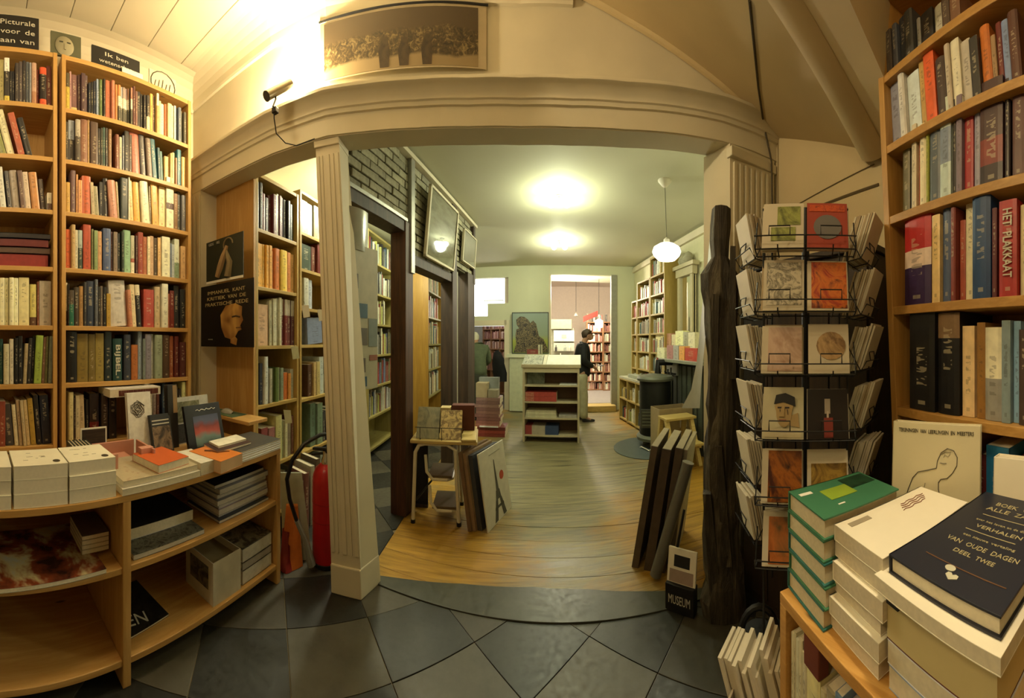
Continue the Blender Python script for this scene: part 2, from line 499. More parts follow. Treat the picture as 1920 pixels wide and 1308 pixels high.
# sloping soffit (underside of the stairs) on the right
def sof(x, y): return 3.37 - .38 * (x - .57) + .54 * (y - 1.8)
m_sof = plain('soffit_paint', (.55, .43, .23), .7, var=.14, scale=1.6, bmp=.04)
mb = M()
c4 = [(.25, .60), (1.62, .60), (1.66, 1.90), (.25, 1.98)]
mb.hexa([(x, y, sof(x, y)) for x, y in c4] + [(x, y, 3.66) for x, y in c4])
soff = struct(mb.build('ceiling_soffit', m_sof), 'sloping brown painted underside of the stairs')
m = M()
pp = []
for t in range(13):
    k = t / 12; x = .30 + 1.25 * k
    pp.append(Vector((x, .86 - .02 * math.sin(k * 3), sof(x, .86) + .050 - .04 * k * k)))
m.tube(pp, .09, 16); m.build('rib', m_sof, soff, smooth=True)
# trim where the soffit meets the wall over the opening
m = M(); pts = [(.36, 1.94), (.65, 1.885), (.95, 1.795), (1.22, 1.72), (1.45, 1.685), (1.60, 1.68)]
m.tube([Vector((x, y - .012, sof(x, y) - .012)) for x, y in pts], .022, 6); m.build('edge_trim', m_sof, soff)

# ---- back room shell
BW0 = (0, 7.5); BW1 = (BW0[0] + EV.x, BW0[1] + EV.y)
def bw(x):                              # bearing -> place on the back wall and distance
    return onL(x, BW0, BW1)
ZC = 3.16
mb = M()
def bwbox(x0, x1, z0, z1, th=.12, mi=0, tgt=None, out=0.0):
    (p, r), (q, r2) = bw(x0), bw(x1)
    a = Vector((p[0], p[1], z0)) - DV * out; ax = Vector((q[0] - p[0], q[1] - p[1], 0))
    (tgt or mb).fbox(a, ax, DV * (th + out), (0, 0, z1 - z0), mi)
R0 = bw(960)[1]
dt = zAt(605, R0); db = 0
bwbox(840, 886, 0, ZC); bwbox(953, 1030, 0, ZC); bwbox(1152, 1300, 0, ZC)
bwbox(886, 953, zAt(603, R0), zAt(592, R0)); bwbox(886, 953, zAt(519, R0), ZC); bwbox(1030, 1152, zAt(516, R0), ZC)
bwbox(914, 953, zAt(592, R0), zAt(568, R0))
wb = struct(mb.build('wall_back', m_wgreen), 'pale green back wall with two openings')
m = M(); bwbox(946, 955, 0, zAt(600, R0), .14, 0, m, .03); m.build('door_post', m_cream, wb)
m = M(); bwbox(886, 950, zAt(610, R0), zAt(600, R0), .14, 0, m, .03); m.build('door_head', m_cream, wb)
m = M(); bwbox(1146, 1157, 0, zAt(515, R0), .14, 0, m, .02); m.build('door_post', plain('grey_trim', (.30, .30, .25), .5), wb)
m = M(); bwbox(1029, 1033, 0, zAt(515, R0), .14, 0, m, .02); m.build('door_post', m_cream, wb)
m = M(); bwbox(1150, 1300, 0, .16, .13, 0, m, .015); m.build('baseboard', m_wgreen, wb)
m = M(); bwbox(956, 1030, 0, .12, .13, 0, m, .015); m.build('baseboard', m_wgreen, wb)
# right wall
RWa, RWb = (2.52, 1.9), (2.68, 7.6)
mb = M(); mb.fbox((RWa[0], RWa[1], 0), (RWb[0] - RWa[0], RWb[1] - RWa[1], 0), (.1, -.01, 0), (0, 0, ZC))
rw = struct(mb.build('wall_right_back', plain('cream_wall_back', (.66, .64, .42), .7, var=.06)), 'pale wall behind the stove in the back room')
mb = M(); mb.box((1.63, 1.75, 0), (2.6, 1.95, ZC)); struct(mb.build('wall_pier', m_wgreen), 'short wall between pillar and back room side wall')
m = M(); m.fbox((RWa[0] - .05, RWa[1], ZC - .14), (RWb[0] - RWa[0], RWb[1] - RWa[1], 0), (.06, 0, 0), (0, 0, .10)); m.build('picture_rail', m_cream, rw)
# corridor wall (left) and ceilings
mb = M(); mb.box((-2.36, 1.9, 0), (-2.28, 9.2, ZC)); struct(mb.build('wall_corridor', plain('corridor_wall', (.72, .66, .42), .75, var=.06)), 'pale yellow wall of the side aisle')
mb = M(); mb.box((-2.4, 1.99, ZC), (3.3, 9.3, ZC + .1)); cb = struct(mb.build('ceiling_back', m_cback), 'pale olive painted ceiling of the back room')
# lettering
def text_mesh(name, body, o, right, up, h, mat, parent, align='CENTER', width=None, extr=.0006, bold=False):
    """a line of lettering: each word a mesh of its own"""
    ws = body.split(' ')
    if len(ws) == 1: return word_mesh(name, body, o, right, up, h, mat, parent, width, extr, bold)
    nat = [len(s) * .62 for s in ws]; gap = .55
    tot = sum(nat) + gap * (len(ws) - 1); width = width or tot * h
    k = width / tot; x = -width / 2; r = Vector(right).normalized()
    for s, n_ in zip(ws, nat):
        word_mesh(name, s, Vector(o) + r * (x + n_ * k / 2), right, up, h, mat, parent, n_ * k * .97, extr, bold); x += (n_ + gap) * k
def word_mesh(name, body, o, right, up, h, mat, parent, width=None, extr=.0006, bold=False, align='CENTER'):
    cu = bpy.data.curves.new(name, 'FONT'); cu.body = body; cu.align_x = align; cu.align_y = 'CENTER'; cu.size = h * 1.38; cu.extrude = extr
    cu.resolution_u = 2
    if bold: cu.offset = h * .02
    ob = bpy.data.objects.new(name, cu); COL.objects.link(ob)
    dg = bpy.context.evaluated_depsgraph_get(); dg.update()
    me = bpy.data.meshes.new_from_object(ob.evaluated_get(dg))
    bpy.data.objects.remove(ob); bpy.data.curves.remove(cu)
    right, up = Vector(right).normalized(), Vector(up).normalized(); nn = right.cross(up)
    sx = 1.0
    if width:
        xs = [v.co.x for v in me.vertices]
        if xs: sx = width / max(1e-4, (max(xs) - min(xs)))
    for v in me.vertices:
        c = v.co; v.co = right * c.x * sx + up * c.y + nn * c.z
    me.materials.clear(); me.materials.append(mat)
    t = bpy.data.objects.new(name, me); COL.objects.link(t)
    t.parent = parent; t.location = Vector(o) - wloc(parent)
    return t
# ================================================================== BOOKCASES AND BOOKS
m_, nt, b_ = newmat('book_cover')
at = N(nt, 'ShaderNodeAttribute', attribute_name='Col')
uvn = nt.nodes.new('ShaderNodeUVMap'); uvn.uv_map = 'UVMap'
sxy = nt.nodes.new('ShaderNodeSeparateXYZ'); nt.links.new(uvn.outputs[0], sxy.inputs[0])
info = nt.nodes.new('ShaderNodeObjectInfo')
cmb = nt.nodes.new('ShaderNodeCombineXYZ')
nt.links.new(math_('MULTIPLY', sxy.outputs[0], 2.2), cmb.inputs[0])
nt.links.new(math_('MULTIPLY', sxy.outputs[1], 26.0), cmb.inputs[1])
nt.links.new(math_('MULTIPLY', info.outputs['Random'], 50.0), cmb.inputs[2])
tn = N(nt, 'ShaderNodeTexNoise', Scale=1.0, Detail=1.0); nt.links.new(cmb.outputs[0], tn.inputs[0])
ink = math_('GREATER_THAN', tn.outputs[0], .53)
inu = math_('LESS_THAN', math_('ABSOLUTE', math_('SUBTRACT', sxy.outputs[0], .5)), .2)
lo = math_('MULTIPLY_ADD', info.outputs['Random'], .3, .22)
inv = math_('MULTIPLY', math_('GREATER_THAN', sxy.outputs[1], lo), math_('LESS_THAN', sxy.outputs[1], math_('ADD', lo, .42)))
foot = math_('MULTIPLY', math_('GREATER_THAN', sxy.outputs[1], .06), math_('LESS_THAN', sxy.outputs[1], .10))
inu2 = math_('LESS_THAN', math_('ABSOLUTE', math_('SUBTRACT', sxy.outputs[0], .5)), .14)
mask = math_('MAXIMUM', math_('MULTIPLY', math_('MULTIPLY', ink, inu), inv), math_('MULTIPLY', foot, inu2))
bwn = nt.nodes.new('ShaderNodeRGBToBW'); nt.links.new(at.outputs[0], bwn.inputs[0])
inkc = mixc(nt, math_('GREATER_THAN', bwn.outputs[0], .16), (.55, .48, .32), (.045, .03, .02))
wn = N(nt, 'ShaderNodeTexNoise', Scale=30.0, Detail=3.0); nt.links.new(coords(nt), wn.inputs[0])
basec = mixc(nt, 1.0, at.outputs[0], ramp(nt, wn.outputs[0], [(.3, .82), (.7, 1.05)]), 'MULTIPLY')
nt.links.new(mixc(nt, math_('MULTIPLY', mask, .4), basec, inkc), b_.inputs['Base Color'])
b_.inputs['Roughness'].default_value = .42
m_cover = m_

GAIN = 1.0
def dcol(s, g=1.0):
    c = lin(h3(s)); return tuple(min(.85, max(.006, x * y)) for x, y in zip(c, (1.25 * g, 1.35 * g, 1.75 * g)))
PAL = {'black': '1a1712', 'dark brown': '3c2c1e', 'brown': '6e4e34', 'tan': 'b08c58', 'cream': 'd6c492', 'white': 'eae0c0', 'grey': '8c8674', 'dark grey': '4a4840',
       'red': 'a03424', 'dark red': '5a1e18', 'orange': 'c46830', 'yellow': 'd2a844', 'ochre': 'a4803a', 'olive': '6c6838', 'green': '3c6a44', 'dark green': '22382c',
       'pale green': '8ca878', 'blue': '3a5878', 'navy': '20303e', 'blue-grey': '6c7880', 'teal': '2e5c58', 'dusty pink': 'b48468', 'rust': '9a5434', 'lime': '8a9a3c', 'maroon': '4c2220'}
def cname(s):
    c = h3(s)
    return min(PAL, key=lambda k: sum((a - b) ** 2 for a, b in zip(c, h3(PAL[k]))))
ONES = ['', 'first', 'second', 'third', 'fourth', 'fifth', 'sixth', 'seventh', 'eighth', 'ninth', 'tenth', 'eleventh', 'twelfth', 'thirteenth', 'fourteenth', 'fifteenth', 'sixteenth', 'seventeenth', 'eighteenth', 'nineteenth']
def ordw(n):
    if n < 20: return ONES[n]
    t, o = divmod(n, 10); tens = {2: 'twenty', 3: 'thirty', 4: 'forty', 5: 'fifty'}[t]
    return tens[:-1] + 'ieth' if o == 0 else tens + '-' + ONES[o]

def book_into(mb, o, t, n, up, wd, h, d, cols, soft=False):
    """one upright book: spine to the viewer, boards, page block; o = spine's lower corner"""
    o, t, n, up = Vector(o), Vector(t), Vector(n), Vector(up)
    th = .0012 if soft else .003
    th = min(th, wd * .2)
    def q(a, b, z): return o + t * a + n * b + up * z
    def bx(a0, a1, b0, b1, z0, z1, mi, col):
        mb.hexa([q(a0, b1, z0), q(a1, b1, z0), q(a1, b0, z0), q(a0, b0, z0), q(a0, b1, z1), q(a1, b1, z1), q(a1, b0, z1), q(a0, b0, z1)] if t.cross(n).dot(up) < 0 else
                [q(a0, b0, z0), q(a1, b0, z0), q(a1, b1, z0), q(a0, b1, z0), q(a0, b0, z1), q(a1, b0, z1), q(a1, b1, z1), q(a0, b1, z1)], mi, col)
    bul = 0 if soft else min(.004, wd * .12)
    z = 0.0
    for k, (col, z0, z1) in enumerate(cols):
        za, zb = h * z0, h * z1
        prof = [(0, -.006), (0, -.002), (wd * .2, bul * .7), (wd * .5, bul), (wd * .8, bul * .7), (wd, -.002), (wd, -.006)]
        bi = len(mb.f)
        m_ = len(prof)
        vs = [q(a, b, za) for a, b in prof] + [q(a, b, zb) for a, b in prof]
        fl = t.cross(n).dot(up) < 0
        fs = []
        for i in range(m_ - 1):
            f = (i, i + 1, m_ + i + 1, m_ + i)
            fs.append(f)
        caps = [tuple(range(m_ - 1, -1, -1)), tuple(range(m_, 2 * m_))]
        mb.add(vs, fs + caps, 0, col)
        for i in range(m_ - 1):
            u0, u1 = prof[i][0] / wd, prof[i + 1][0] / wd
            if i in (0, m_ - 2): continue
            mb.uv[bi + i] = [(u0, z0), (u1, z0), (u1, z1), (u0, z1)]
    mc = max(cols, key=lambda c: c[2] - c[1])[0]
    ins = 0 if soft else .004
    bx(0, th, -d, -.004, 0, h, 0, mc); bx(wd - th, wd, -d, -.004, 0, h, 0, mc)
    bx(th, wd - th, -d + ins, -.005, ins, h - ins - .0005, 1, None)

BOOKS = []
def parse_cols(s, g):
    """'aaa|bbb|ccc' from the top down, optional @share of each"""
    ps = s.split('|'); fr = []
    for p in ps:
        c, _, f = p.partition('@'); fr.append((c, float(f) if f else None))
    known = sum(f for _, f in fr if f is not None); nu = [f for _, f in fr if f is None]
    out = []; z = 1.0
    for c, f in fr:
        f = f if f is not None else (1 - known) / max(1, len(nu))
        out.append((dcol(c, g), max(0, z - f), z)); z -= f
    return out[::-1], max(fr, key=lambda q: q[1] or 0)[0] if known else fr[-1 if len(fr) < 3 else 0][0]

def row(line, sz, xf, base, items, where, end, gain=1.0, recess=.03, depth=.17, lean=0.0, shf=0.0):
    """books standing on one shelf; items: 'x0 x1 ytop colour [lean]' as read off the photograph (bearing and height)"""
    p0, p1 = line
    t = Vector((p1[0] - p0[0], p1[1] - p0[1], 0)).normalized()
    n = Vector((t.y, -t.x, 0))
    if n.dot(Vector((p0[0], p0[1], 0))) > 0: n = -n
    a0 = (p0[0] - n.x * recess, p0[1] - n.y * recess); a1 = (p1[0] - n.x * recess, p1[1] - n.y * recess)
    ox, oy, sc = xf
    (bx0, by0), (bx1, by1) = base
    lst = [l.split() for l in items.strip().split(',')]
    tot = len(lst)
    P0 = Vector((*p0, 0)); LL = (Vector((*p1, 0)) - P0).length
    def s_of(x):
        q, r = onL(ox + x * sc, a0, a1); return (Vector((q[0], q[1], 0)) - P0).dot(t)
    smin, smax = s_of(float(lst[0][0])), s_of(float(lst[-1][1]))
    lo_, hi_ = max(smin, .030 + shf), min(smax, LL - .030 + shf)
    fit = lambda v: lo_ + (v - smin) * (hi_ - lo_) / (smax - smin)
    for k, it in enumerate(lst):
        x0, x1, yt = float(it[0]), float(it[1]), float(it[2])
        le = math.radians(float(it[4]) if len(it) > 4 else lean)
        yb = by0 + (by1 - by0) * ((x0 + x1) / 2 - bx0) / (bx1 - bx0)
        (q0, r0) = onL(ox + x0 * sc, a0, a1); (q1, r1) = onL(ox + x1 * sc, a0, a1)
        q0 = P0 - n * recess + t * fit(s_of(x0)); q1 = P0 - n * recess + t * fit(s_of(x1))
        r = (r0 + r1) / 2
        wd = (q1 - q0).length
        h = max(.06, r * (yb - yt) * sc / F)
        rec = random.uniform(-.012, .014)
        d = min(depth, max(.10, h * .72)) - .015
        up = Vector((0, 0, 1)) * math.cos(le) + t * math.sin(le); tt = t * math.cos(le) - Vector((0, 0, 1)) * math.sin(le)
        wd_ = wd * .97 * math.cos(le)
        o = q0 + n * rec + Vector((0, 0, sz + .0015))
        if le > 0: o.z += wd_ * math.sin(le)       # leaning over its far foot
        cols, nm = parse_cols(it[3], gain)
        area = (x1 - x0) * (yb - yt) * sc * sc
        idx = k + 1 if end[0] == 'L' else tot - k
        BOOKS.append(dict(o=o, t=tt, n=n, up=up, w=wd_, h=h / max(.7, math.cos(le)) if le else h, d=d, cols=cols, cname=cname(nm), area=area, soft=random.random() < .45,
                          where=where, ord=idx, end=end[1], text=(it[5] if len(it) > 5 else None)))

def bookcase(name, label, line, zs, depth, mats, posts=None, top=True, back=True, pt=.026, st=.028, z0=0.0, group=None, backmat=None, cat='bookcase', shear=0.0, zref=1.26):
    """upright case along a plan line (viewer's left to right): side panels, shelves, back"""
    p0, p1 = Vector((*line[0], 0)), Vector((*line[1], 0))
    t = (p1 - p0).normalized(); L = (p1 - p0).length
    n = Vector((t.y, -t.x, 0))
    if n.dot(p0) > 0: n = -n
    mid = (p0 + p1) / 2 - n * depth / 2
    c = thing(name, (mid.x, mid.y, z0), label, cat, group)
    mz, mh = mats
    zt = max(zs)
    for s in (posts or [0, L]):
        s0 = min(max(s - pt / 2, 0), L - pt)
        m = M(); m.fbox(p0 + t * (s0 + shear * (z0 - zref)) + Vector((0, 0, z0)), t * pt, -n * depth, Vector((0, 0, zt - z0)) + t * shear * (zt - z0)); m.build('side_panel', mz, c, bevel=.002)
    for z in zs:
        m = M(); m.fbox(p0 + t * (pt * .5 + shear * (z - zref)) + n * (-.003) + Vector((0, 0, z - st)), t * (L - pt), -n * (depth - .006), (0, 0, st)); m.build('shelf', mh, c, bevel=.002)
    if back:
        m = M(); m.fbox(p0 - n * (depth - .012) + t * (.005 + shear * (z0 + .01 - zref)) + Vector((0, 0, z0 + .01)), t * (L - .01), -n * .008, Vector((0, 0, zt - z0 - .02)) + t * shear * (zt - z0 - .02)); m.build('back_panel', backmat or mz, c)
    return c

# ---- the tall pine bookcase along the left wall (two units)
ZS = [3.257, 2.935, 2.62, 2.30, 1.953, 1.597, 1.243, .868]
XF = -2.02
LU = ((XF, -.35), (XF, .492)); RU = ((XF, .520), (XF, 1.475))
bookcase('pine_bookcase', 'tall pine bookcase cut off by the picture edge, full of books', LU, ZS, .28, (m_pine, m_pineY))
bookcase('pine_bookcase', 'tall pine bookcase beside the cream door jamb, full of books', RU, ZS, .28, (m_pine, m_pineY))
GL = 1.0
wR = 'shelf %s, pine bookcase by jamb'; wL = 'shelf %s, pine bookcase at picture edge'
RN = ['one', 'two', 'three', 'four', 'five', 'six', 'seven']
def rn(i): return ['top shelf', 'second shelf', 'third shelf', 'fourth shelf', 'fifth shelf', 'sixth shelf', 'bottom shelf'][i]
eR = ('L', 'divider'); eL = ('R', 'divider')
def RUr(i, xf, base, items, **k): row(RU, ZS[i + 1], xf, base, items, rn(i) + ' of bookcase by jamb', eR, GL, **k)
def LUr(i, xf, base, items, **k): row(LU, ZS[i + 1], xf, base, items, rn(i) + ' of bookcase at picture edge', eL, GL, **k)
x2 = (100, 80, .16817); x3 = (100, 300, .16817); x4 = (100, 500, .18349)
RUr(0, x2, ((120, 700), (1530, 1165)), """118 165 300 4a4028|b09838@.62,166 190 275 a57d6e,195 264 305 6e4b41|6e4b41@.6|b8a060@.15,265 300 320 4a3028,301 349 325 46302e,350 386 330 584440,388 415 430 1c2026,416 445 425 191814,
446 474 420 2c3038,475 498 410 8a9498,500 520 400 2c3626,521 560 400 5a6634,561 586 405 2c2820,590 650 420 a55a38,651 690 440 b06a4a,692 720 490 b8743c,725 760 495 c07840@.3|d8c8a0@.27|4a4634,761 790 502 8a8a80@.3|d8c8a0@.27|4a4634,
791 820 510 98806a@.3|d8c8a0@.27|4a4634,821 845 518 907868@.3|d8c8a0@.27|4a4634,846 870 526 a87858@.3|d8c8a0@.27|4a4634,871 893 534 a0684c@.3|d8c8a0@.27|4a4634,896 924 520 522c24,926 952 575 6a4838,955 1000 560 211d18,1001 1025 590 1c1a18,
1026 1054 610 28221c,1056 1096 620 2c2620@.6|d8c490,1098 1132 600 c89c48,1135 1170 610 4c3420,1171 1199 600 e0d0a0@.3|b89858,1200 1225 680 d0bc80,1226 1270 700 dcc896,1272 1299 705 b85c34,1301 1345 710 dcbc78,1346 1374 720 e0cc90,
1376 1399 725 a8aa98,1401 1420 730 3a4248,1421 1454 750 5a5e5c,1456 1480 770 6c6848,1481 1511 800 4c4630""")
RUr(1, x2, ((110, 1313), (1555, 1628)), """130 168 880 3a3426,170 238 860 90928a@.45|3a342c,240 298 880 a09478@.4|4a4032,300 384 870 7a5238,386 412 862 b89058,415 500 910 4a3628,505 538 970 221c16,540 564 965 3c3a2a,566 589 960 3a5040,590 624 965 2c2820,
625 665 985 7a5a38,700 744 1050 6a3820,746 780 1075 b8a680,782 805 1060 5c6060,807 858 1010 242018,860 894 1050 3a2c20,896 998 1022 a05c40 -3,1002 1065 1050 4a443a -4,1068 1125 1100 6a5844 -4,1128 1190 1100 2c5450 -5,1194 1224 1190 32504c -3,
1227 1260 1220 4a6a5c -3,1266 1320 1270 a8803c,1321 1345 1240 b8924c,1346 1376 1230 c8a868,1378 1400 1290 8a5c34,1402 1450 1195 36605c,1456 1500 1270 b08a44""")
RUr(2, x3, ((105, 570), (1570, 830)), """105 165 235 b08838,172 230 110 6a5048,231 255 160 c08850,256 300 230 c8884c,302 410 185 b0542c,416 455 265 a89468 -3,457 520 300 8a8058 -4,522 560 250 1c1a14,562 622 215 1c1812,640 728 260 b07858 -5,730 765 265 98804c -4,
766 850 225 2e342a,851 870 220 e0d0a8,872 930 250 d8b068 -3,932 1005 280 d8a040 -3,1016 1104 285 e8dca0 -4,1106 1140 310 6a5a30,1146 1220 275 cc9848 -3,1226 1300 260 d8b878,1305 1390 225 e0c898@.5|4a3428@.12|e0c898,1396 1440 400 7a5830,1442 1480 370 4a4638,1482 1530 420 5a564c""")
RUr(3, x3, ((110, 1190), (1400, 1300)), """108 180 750 c05a2c,182 230 710 b09058,232 270 760 c0b488,272 330 765 98a088@.45|3a4434,335 430 705 a8482c,433 460 760 7a7a4c,461 505 780 7a8850,506 570 785 c0905c,575 670 760 4a5468,673 700 790 5c4038,702 750 800 7a6850,
756 795 810 2a2c26,797 830 800 26301f,832 920 775 88a878,922 970 835 b4ac84@.6|a05a40@.1|d8cca0,976 1000 840 4a2c20,1002 1065 805 8a3c28,1067 1115 850 a05c34,1117 1152 850 e0c490,1156 1200 840 b89468,1202 1245 860 4a3820,1247 1285 860 d0a868,
1288 1385 855 dcd0a0,1387 1410 920 60686c,1412 1445 930 a8ac9c,1447 1505 870 c8c8a0@.6|7a8a64,1512 1572 955 b89058""")
RUr(4, x4, ((125, 590), (1490, 625)), """118 146 150 d0c090@.65|5a3c24,148 160 165 2c241c,162 215 230 4a3c28@.4|1f5a3c,217 278 200 3a3020,281 330 190 a07840,332 362 150 3c3830,366 456 140 30363e,459 495 125 5a5c58,500 530 200 2a241c,532 560 190 6a5a44,562 600 200 1c1814,602 650 270 a88430,
655 845 145 c0b498 -4,848 890 240 b87850 -4,893 945 185 d0b880 -4,948 1004 190 d0c090@.25|26221c -4,1026 1145 235 a03c28,1147 1212 210 b8a070,1216 1285 185 e0d0a8,1288 1315 280 a05a38,1317 1365 250 6a2418,1367 1425 200 262420,1427 1485 240 1a1a18""")
RUr(5, x4, ((150, 1180), (1500, 1120)), """142 260 660 14120e,263 390 680 7a6428,392 470 685 6c5a26,473 570 675 8a7634,573 652 660 1c2420,662 766 730 1e3a30 0 BIJBEL,782 860 690 2e3034,866 940 795 a05c28,946 990 650 7c8480,992 1020 735 6a7060,1022 1090 690 7a7270,1092 1125 690 a8a488,
1127 1210 700 8a906c,1216 1290 705 4a3420,1293 1345 715 8a4a28,1348 1395 720 5a2018,1398 1468 780 4a1c16""")
x6 = (100, 690, .23958)
RUr(6, x6, ((135, 590), (1160, 470)), """120 165 195 c8b878,167 184 240 3c2c20,187 225 220 c0b080,227 278 215 b8a070 -2,282 310 250 1c1814,312 398 200 241a16@.6|6a1c1c@.15|241a16,420 480 200 3a2c22,490 560 190 2a241e,800 850 120 c8bc98,852 880 155 c8b88c,882 908 180 a08870,
912 935 200 6a3c2c,972 1000 130 3c4850,1002 1038 140 5a6058,1040 1060 165 a06040,1062 1098 160 7a6a4c,1100 1128 180 2c241c,1130 1165 125 c8c078""", depth=.14)
xa = (0, 60, .22945); xb = (0, 0, .33637); xc = (0, 380, .36723)
LUr(0, xa, ((0, 490), (480, 590)), """-60 -2 150 5a4a38,0 40 130 b0a060,42 88 140 e0d8b0@.3|2c2820@.55|b8a040,89 110 250 1c1a18,112 135 240 2c2a28,137 170 195 3c342c,172 200 185 4a4038,202 234 180 302a24,236 262 190 5a5c58,263 278 210 8a8a80,280 324 220 a88464@.7|9a6c48,327 350 250 6a2c1c,352 412 260 c04824@.18|1c1410@.65|c04824,414 458 240 5a2a1c""")
LUr(1, xa, ((0, 945), (480, 1020)), """-80 -10 600 3a3428 -15,0 60 620 7a7a40 -16,64 128 590 d0c490 -15,150 205 640 9a4c30 -15,212 268 685 1c1814 -15""")
LUr(2, xb, ((0, 1145), (300, 1165)), """-60 -5 900 7a2c20,0 40 915 b8b498 -6,45 68 940 2c2824 -6,72 118 935 8a7a60 -6,120 148 940 5a4030 -6,150 180 945 c0a884 -6,184 230 950 b07840 -6,234 264 985 3a2c20 -6,266 292 1065 c8b890@.6|5a4030""")
LUr(4, xc, ((0, 625), (295, 630)), """-40 -2 390 d0c490,0 28 385 d8cc94,30 50 385 d4c88c,52 78 385 d8cc94,80 104 385 dccf98,107 165 383 d0c080,168 205 418 c8b860@.8|5a3c24,207 218 405 7a4428,220 285 402 a89878""")
LUr(5, xc, ((0, 935), (305, 930)), """-50 -2 710 3a2c20,0 22 705 1c3c30,24 55 730 b8ac80,57 82 705 c0b490,86 105 700 1a1814,107 130 690 1c1a16,132 152 728 a08c60 3,154 174 700 2c2820 3,176 190 695 1c1a16 3,193 233 688 8a9a3c 3,235 252 695 6a4a30 3,254 270 692 6c6838 2,272 292 692 6a6a50 2""")
LUr(6, xc, ((0, 1250), (320, 1230)), """-60 -5 1000 2c241c,0 36 1020 7a3824,40 84 1035 3a342c -5,88 112 1035 c8b888 -5,114 132 1010 a89068 -5,134 152 1010 b09c6c -5,154 174 1010 b89c64 -5,178 208 1002 a08030 -5,212 238 985 1c1a18 -5,242 290 985 1c2028 -4""")
# flat pile on the fourth shelf of the cut-off unit
FLAT = []
def flatbook(name, p, t, n, wd, d, h, col, label, cat='book', group=None, pages_out=False, soft=False, mats=None, title=None):
    """a book lying flat: p = near corner of the edge that faces the viewer; t along that edge, n towards the viewer"""
    t, n = Vector(t).normalized(), Vector(n).normalized(); p = Vector(p)
    o = thing(name, p + t * wd / 2 - n * d / 2, label, cat, group)
    th = .0018 if soft else .004
    th = min(th, h * .2)
    mc = mats or m_cover
    cc = dcol(col) if isinstance(col, str) else col
    m = M(); m.fbox(p + Vector((0, 0, h - th)), t * wd, -n * d, (0, 0, th), 0, cc); m.fbox(p, t * wd, -n * d, (0, 0, th), 0, cc)
    if not pages_out: m.fbox(p, t * wd, -n * .004, (0, 0, h), 0, cc)
    else: m.fbox(p - n * d, t * wd, n * .004, (0, 0, h), 0, cc)
    m.build('cover', mc, o, bevel=.0008)
    ins = .001 if soft else .005
    m = M(); m.fbox(p + Vector((0, 0, th)) + t * ins - n * (.004 if not pages_out else ins), t * (wd - 2 * ins), -n * (d - .004 - ins), (0, 0, h - 2 * th)); m.build('pages', m_pages, o)
    return o
zz = ZS[4] + .002
for k, (y0, y1, c, lab) in enumerate(((468, 492, '7a241c', 'thick red book lying flat, bottom of the pile on fourth shelf at picture edge'), (456, 468, '4a3424', 'brown book lying flat in the pile on fourth shelf at picture edge'),
                                     (441, 456, '5a1c18', 'dark red book lying flat in the pile on fourth shelf at picture edge'), (431, 441, '1c1614', 'black book lying flat on top of the pile on fourth shelf'))):
    hh = 2.06 * (y1 - y0) / F
    flatbook('book', (XF - .03 + .006 * k, .02, zz), (0, 1, 0), (1, 0, 0), .42 + .012 * (k % 2), .2, hh, c, lab); zz += hh + .0005

# ---- side-aisle bookcases beyond the left opening
XA = -1.77
ZA = [2.80, 2.372, 1.925, 1.467, 1.003, .513, .08]
ZB = [2.86, 2.49, 2.16, 1.806, 1.47, .98, .496, .08]
UA = ((XA, 1.90), (XA, 2.455)); UB = ((XA, 2.475), (XA, 3.30))
m_pine2 = wood('aisle_pine', 'b89a58', 'a88a48', 'Z'); m_pine2Y = wood('aisle_pine_along_y', 'b89a58', 'a88a48', 'Y')
ca = bookcase('aisle_bookcase', 'pine bookcase of art books just behind the left opening', UA, ZA, .46, (m_pine2, m_pine2Y))
m = M(); m.box((-2.235, 1.872, 0), (-1.77, 1.899, 2.80)); m.build('end_panel', m_pine, ca, bevel=.003)
bookcase('aisle_bookcase', 'pine bookcase half hidden behind the cream column', UB, ZB, .40, (m_pine2, m_pine2Y))
x7 = (460, 320, .26012); x8 = (470, 640, .35156)
def Ar(i, xf, base, items, **k): row(UA, ZA[i + 1], xf, base, items, ['top', 'second', 'third', 'fourth', 'fifth'][i] + ' shelf of aisle bookcase by opening', ('L', 'pine end panel'), 1.1, depth=.24, **k)
def Br(i, xf, base, items, **k): row(UB, ZB[i + 1], xf, base, items, ['top', 'second', 'third', 'fourth', 'fifth', 'sixth'][i] + ' shelf of aisle bookcase behind column', ('L', 'its end'), 1.1, depth=.24, **k)
Ar(0, x7, ((40, 400), (370, 515)), "42 68 62 1a1612,72 94 70 2a2018,96 124 150 6a3a34,126 150 180 2c1c18,152 180 165 4a1e1a,182 214 165 521e1a,216 234 160 b8b090,236 254 175 5a2824,256 275 185 4a201c,277 300 205 2a2420,302 324 215 1a1816,326 344 240 24281e,346 364 245 2c3424")
Ar(1, x7, ((55, 815), (385, 870)), "48 72 500 d09838,74 97 505 c89030,99 122 510 d09c40,124 150 518 cc9030,152 176 522 c88a30,178 204 560 b06830,206 246 545 c07038,248 300 560 d0a838,302 334 575 b87038,336 364 590 b88848")
Ar(2, x7, ((80, 1250), (410, 1255)), "78 188 955 b08a60,191 214 930 b0a880,216 243 920 b8b088,245 264 918 a8a07c,266 286 915 c0b890,288 310 925 a89878@.35|5a201c,312 334 930 a89878@.35|6a2820,336 360 935 a89878@.35|58241e,362 388 942 98886c@.35|4a1c1a")
Ar(3, x8, ((50, 335), (290, 300)), "48 72 115 2c3038,74 100 80 b8b49c,112 130 145 a8a080,132 150 145 6a6840,152 174 140 5a6a34,176 190 142 8a8c60,192 214 145 7a8060,216 240 170 b05a20,242 262 175 b87830,264 284 155 a8a080")
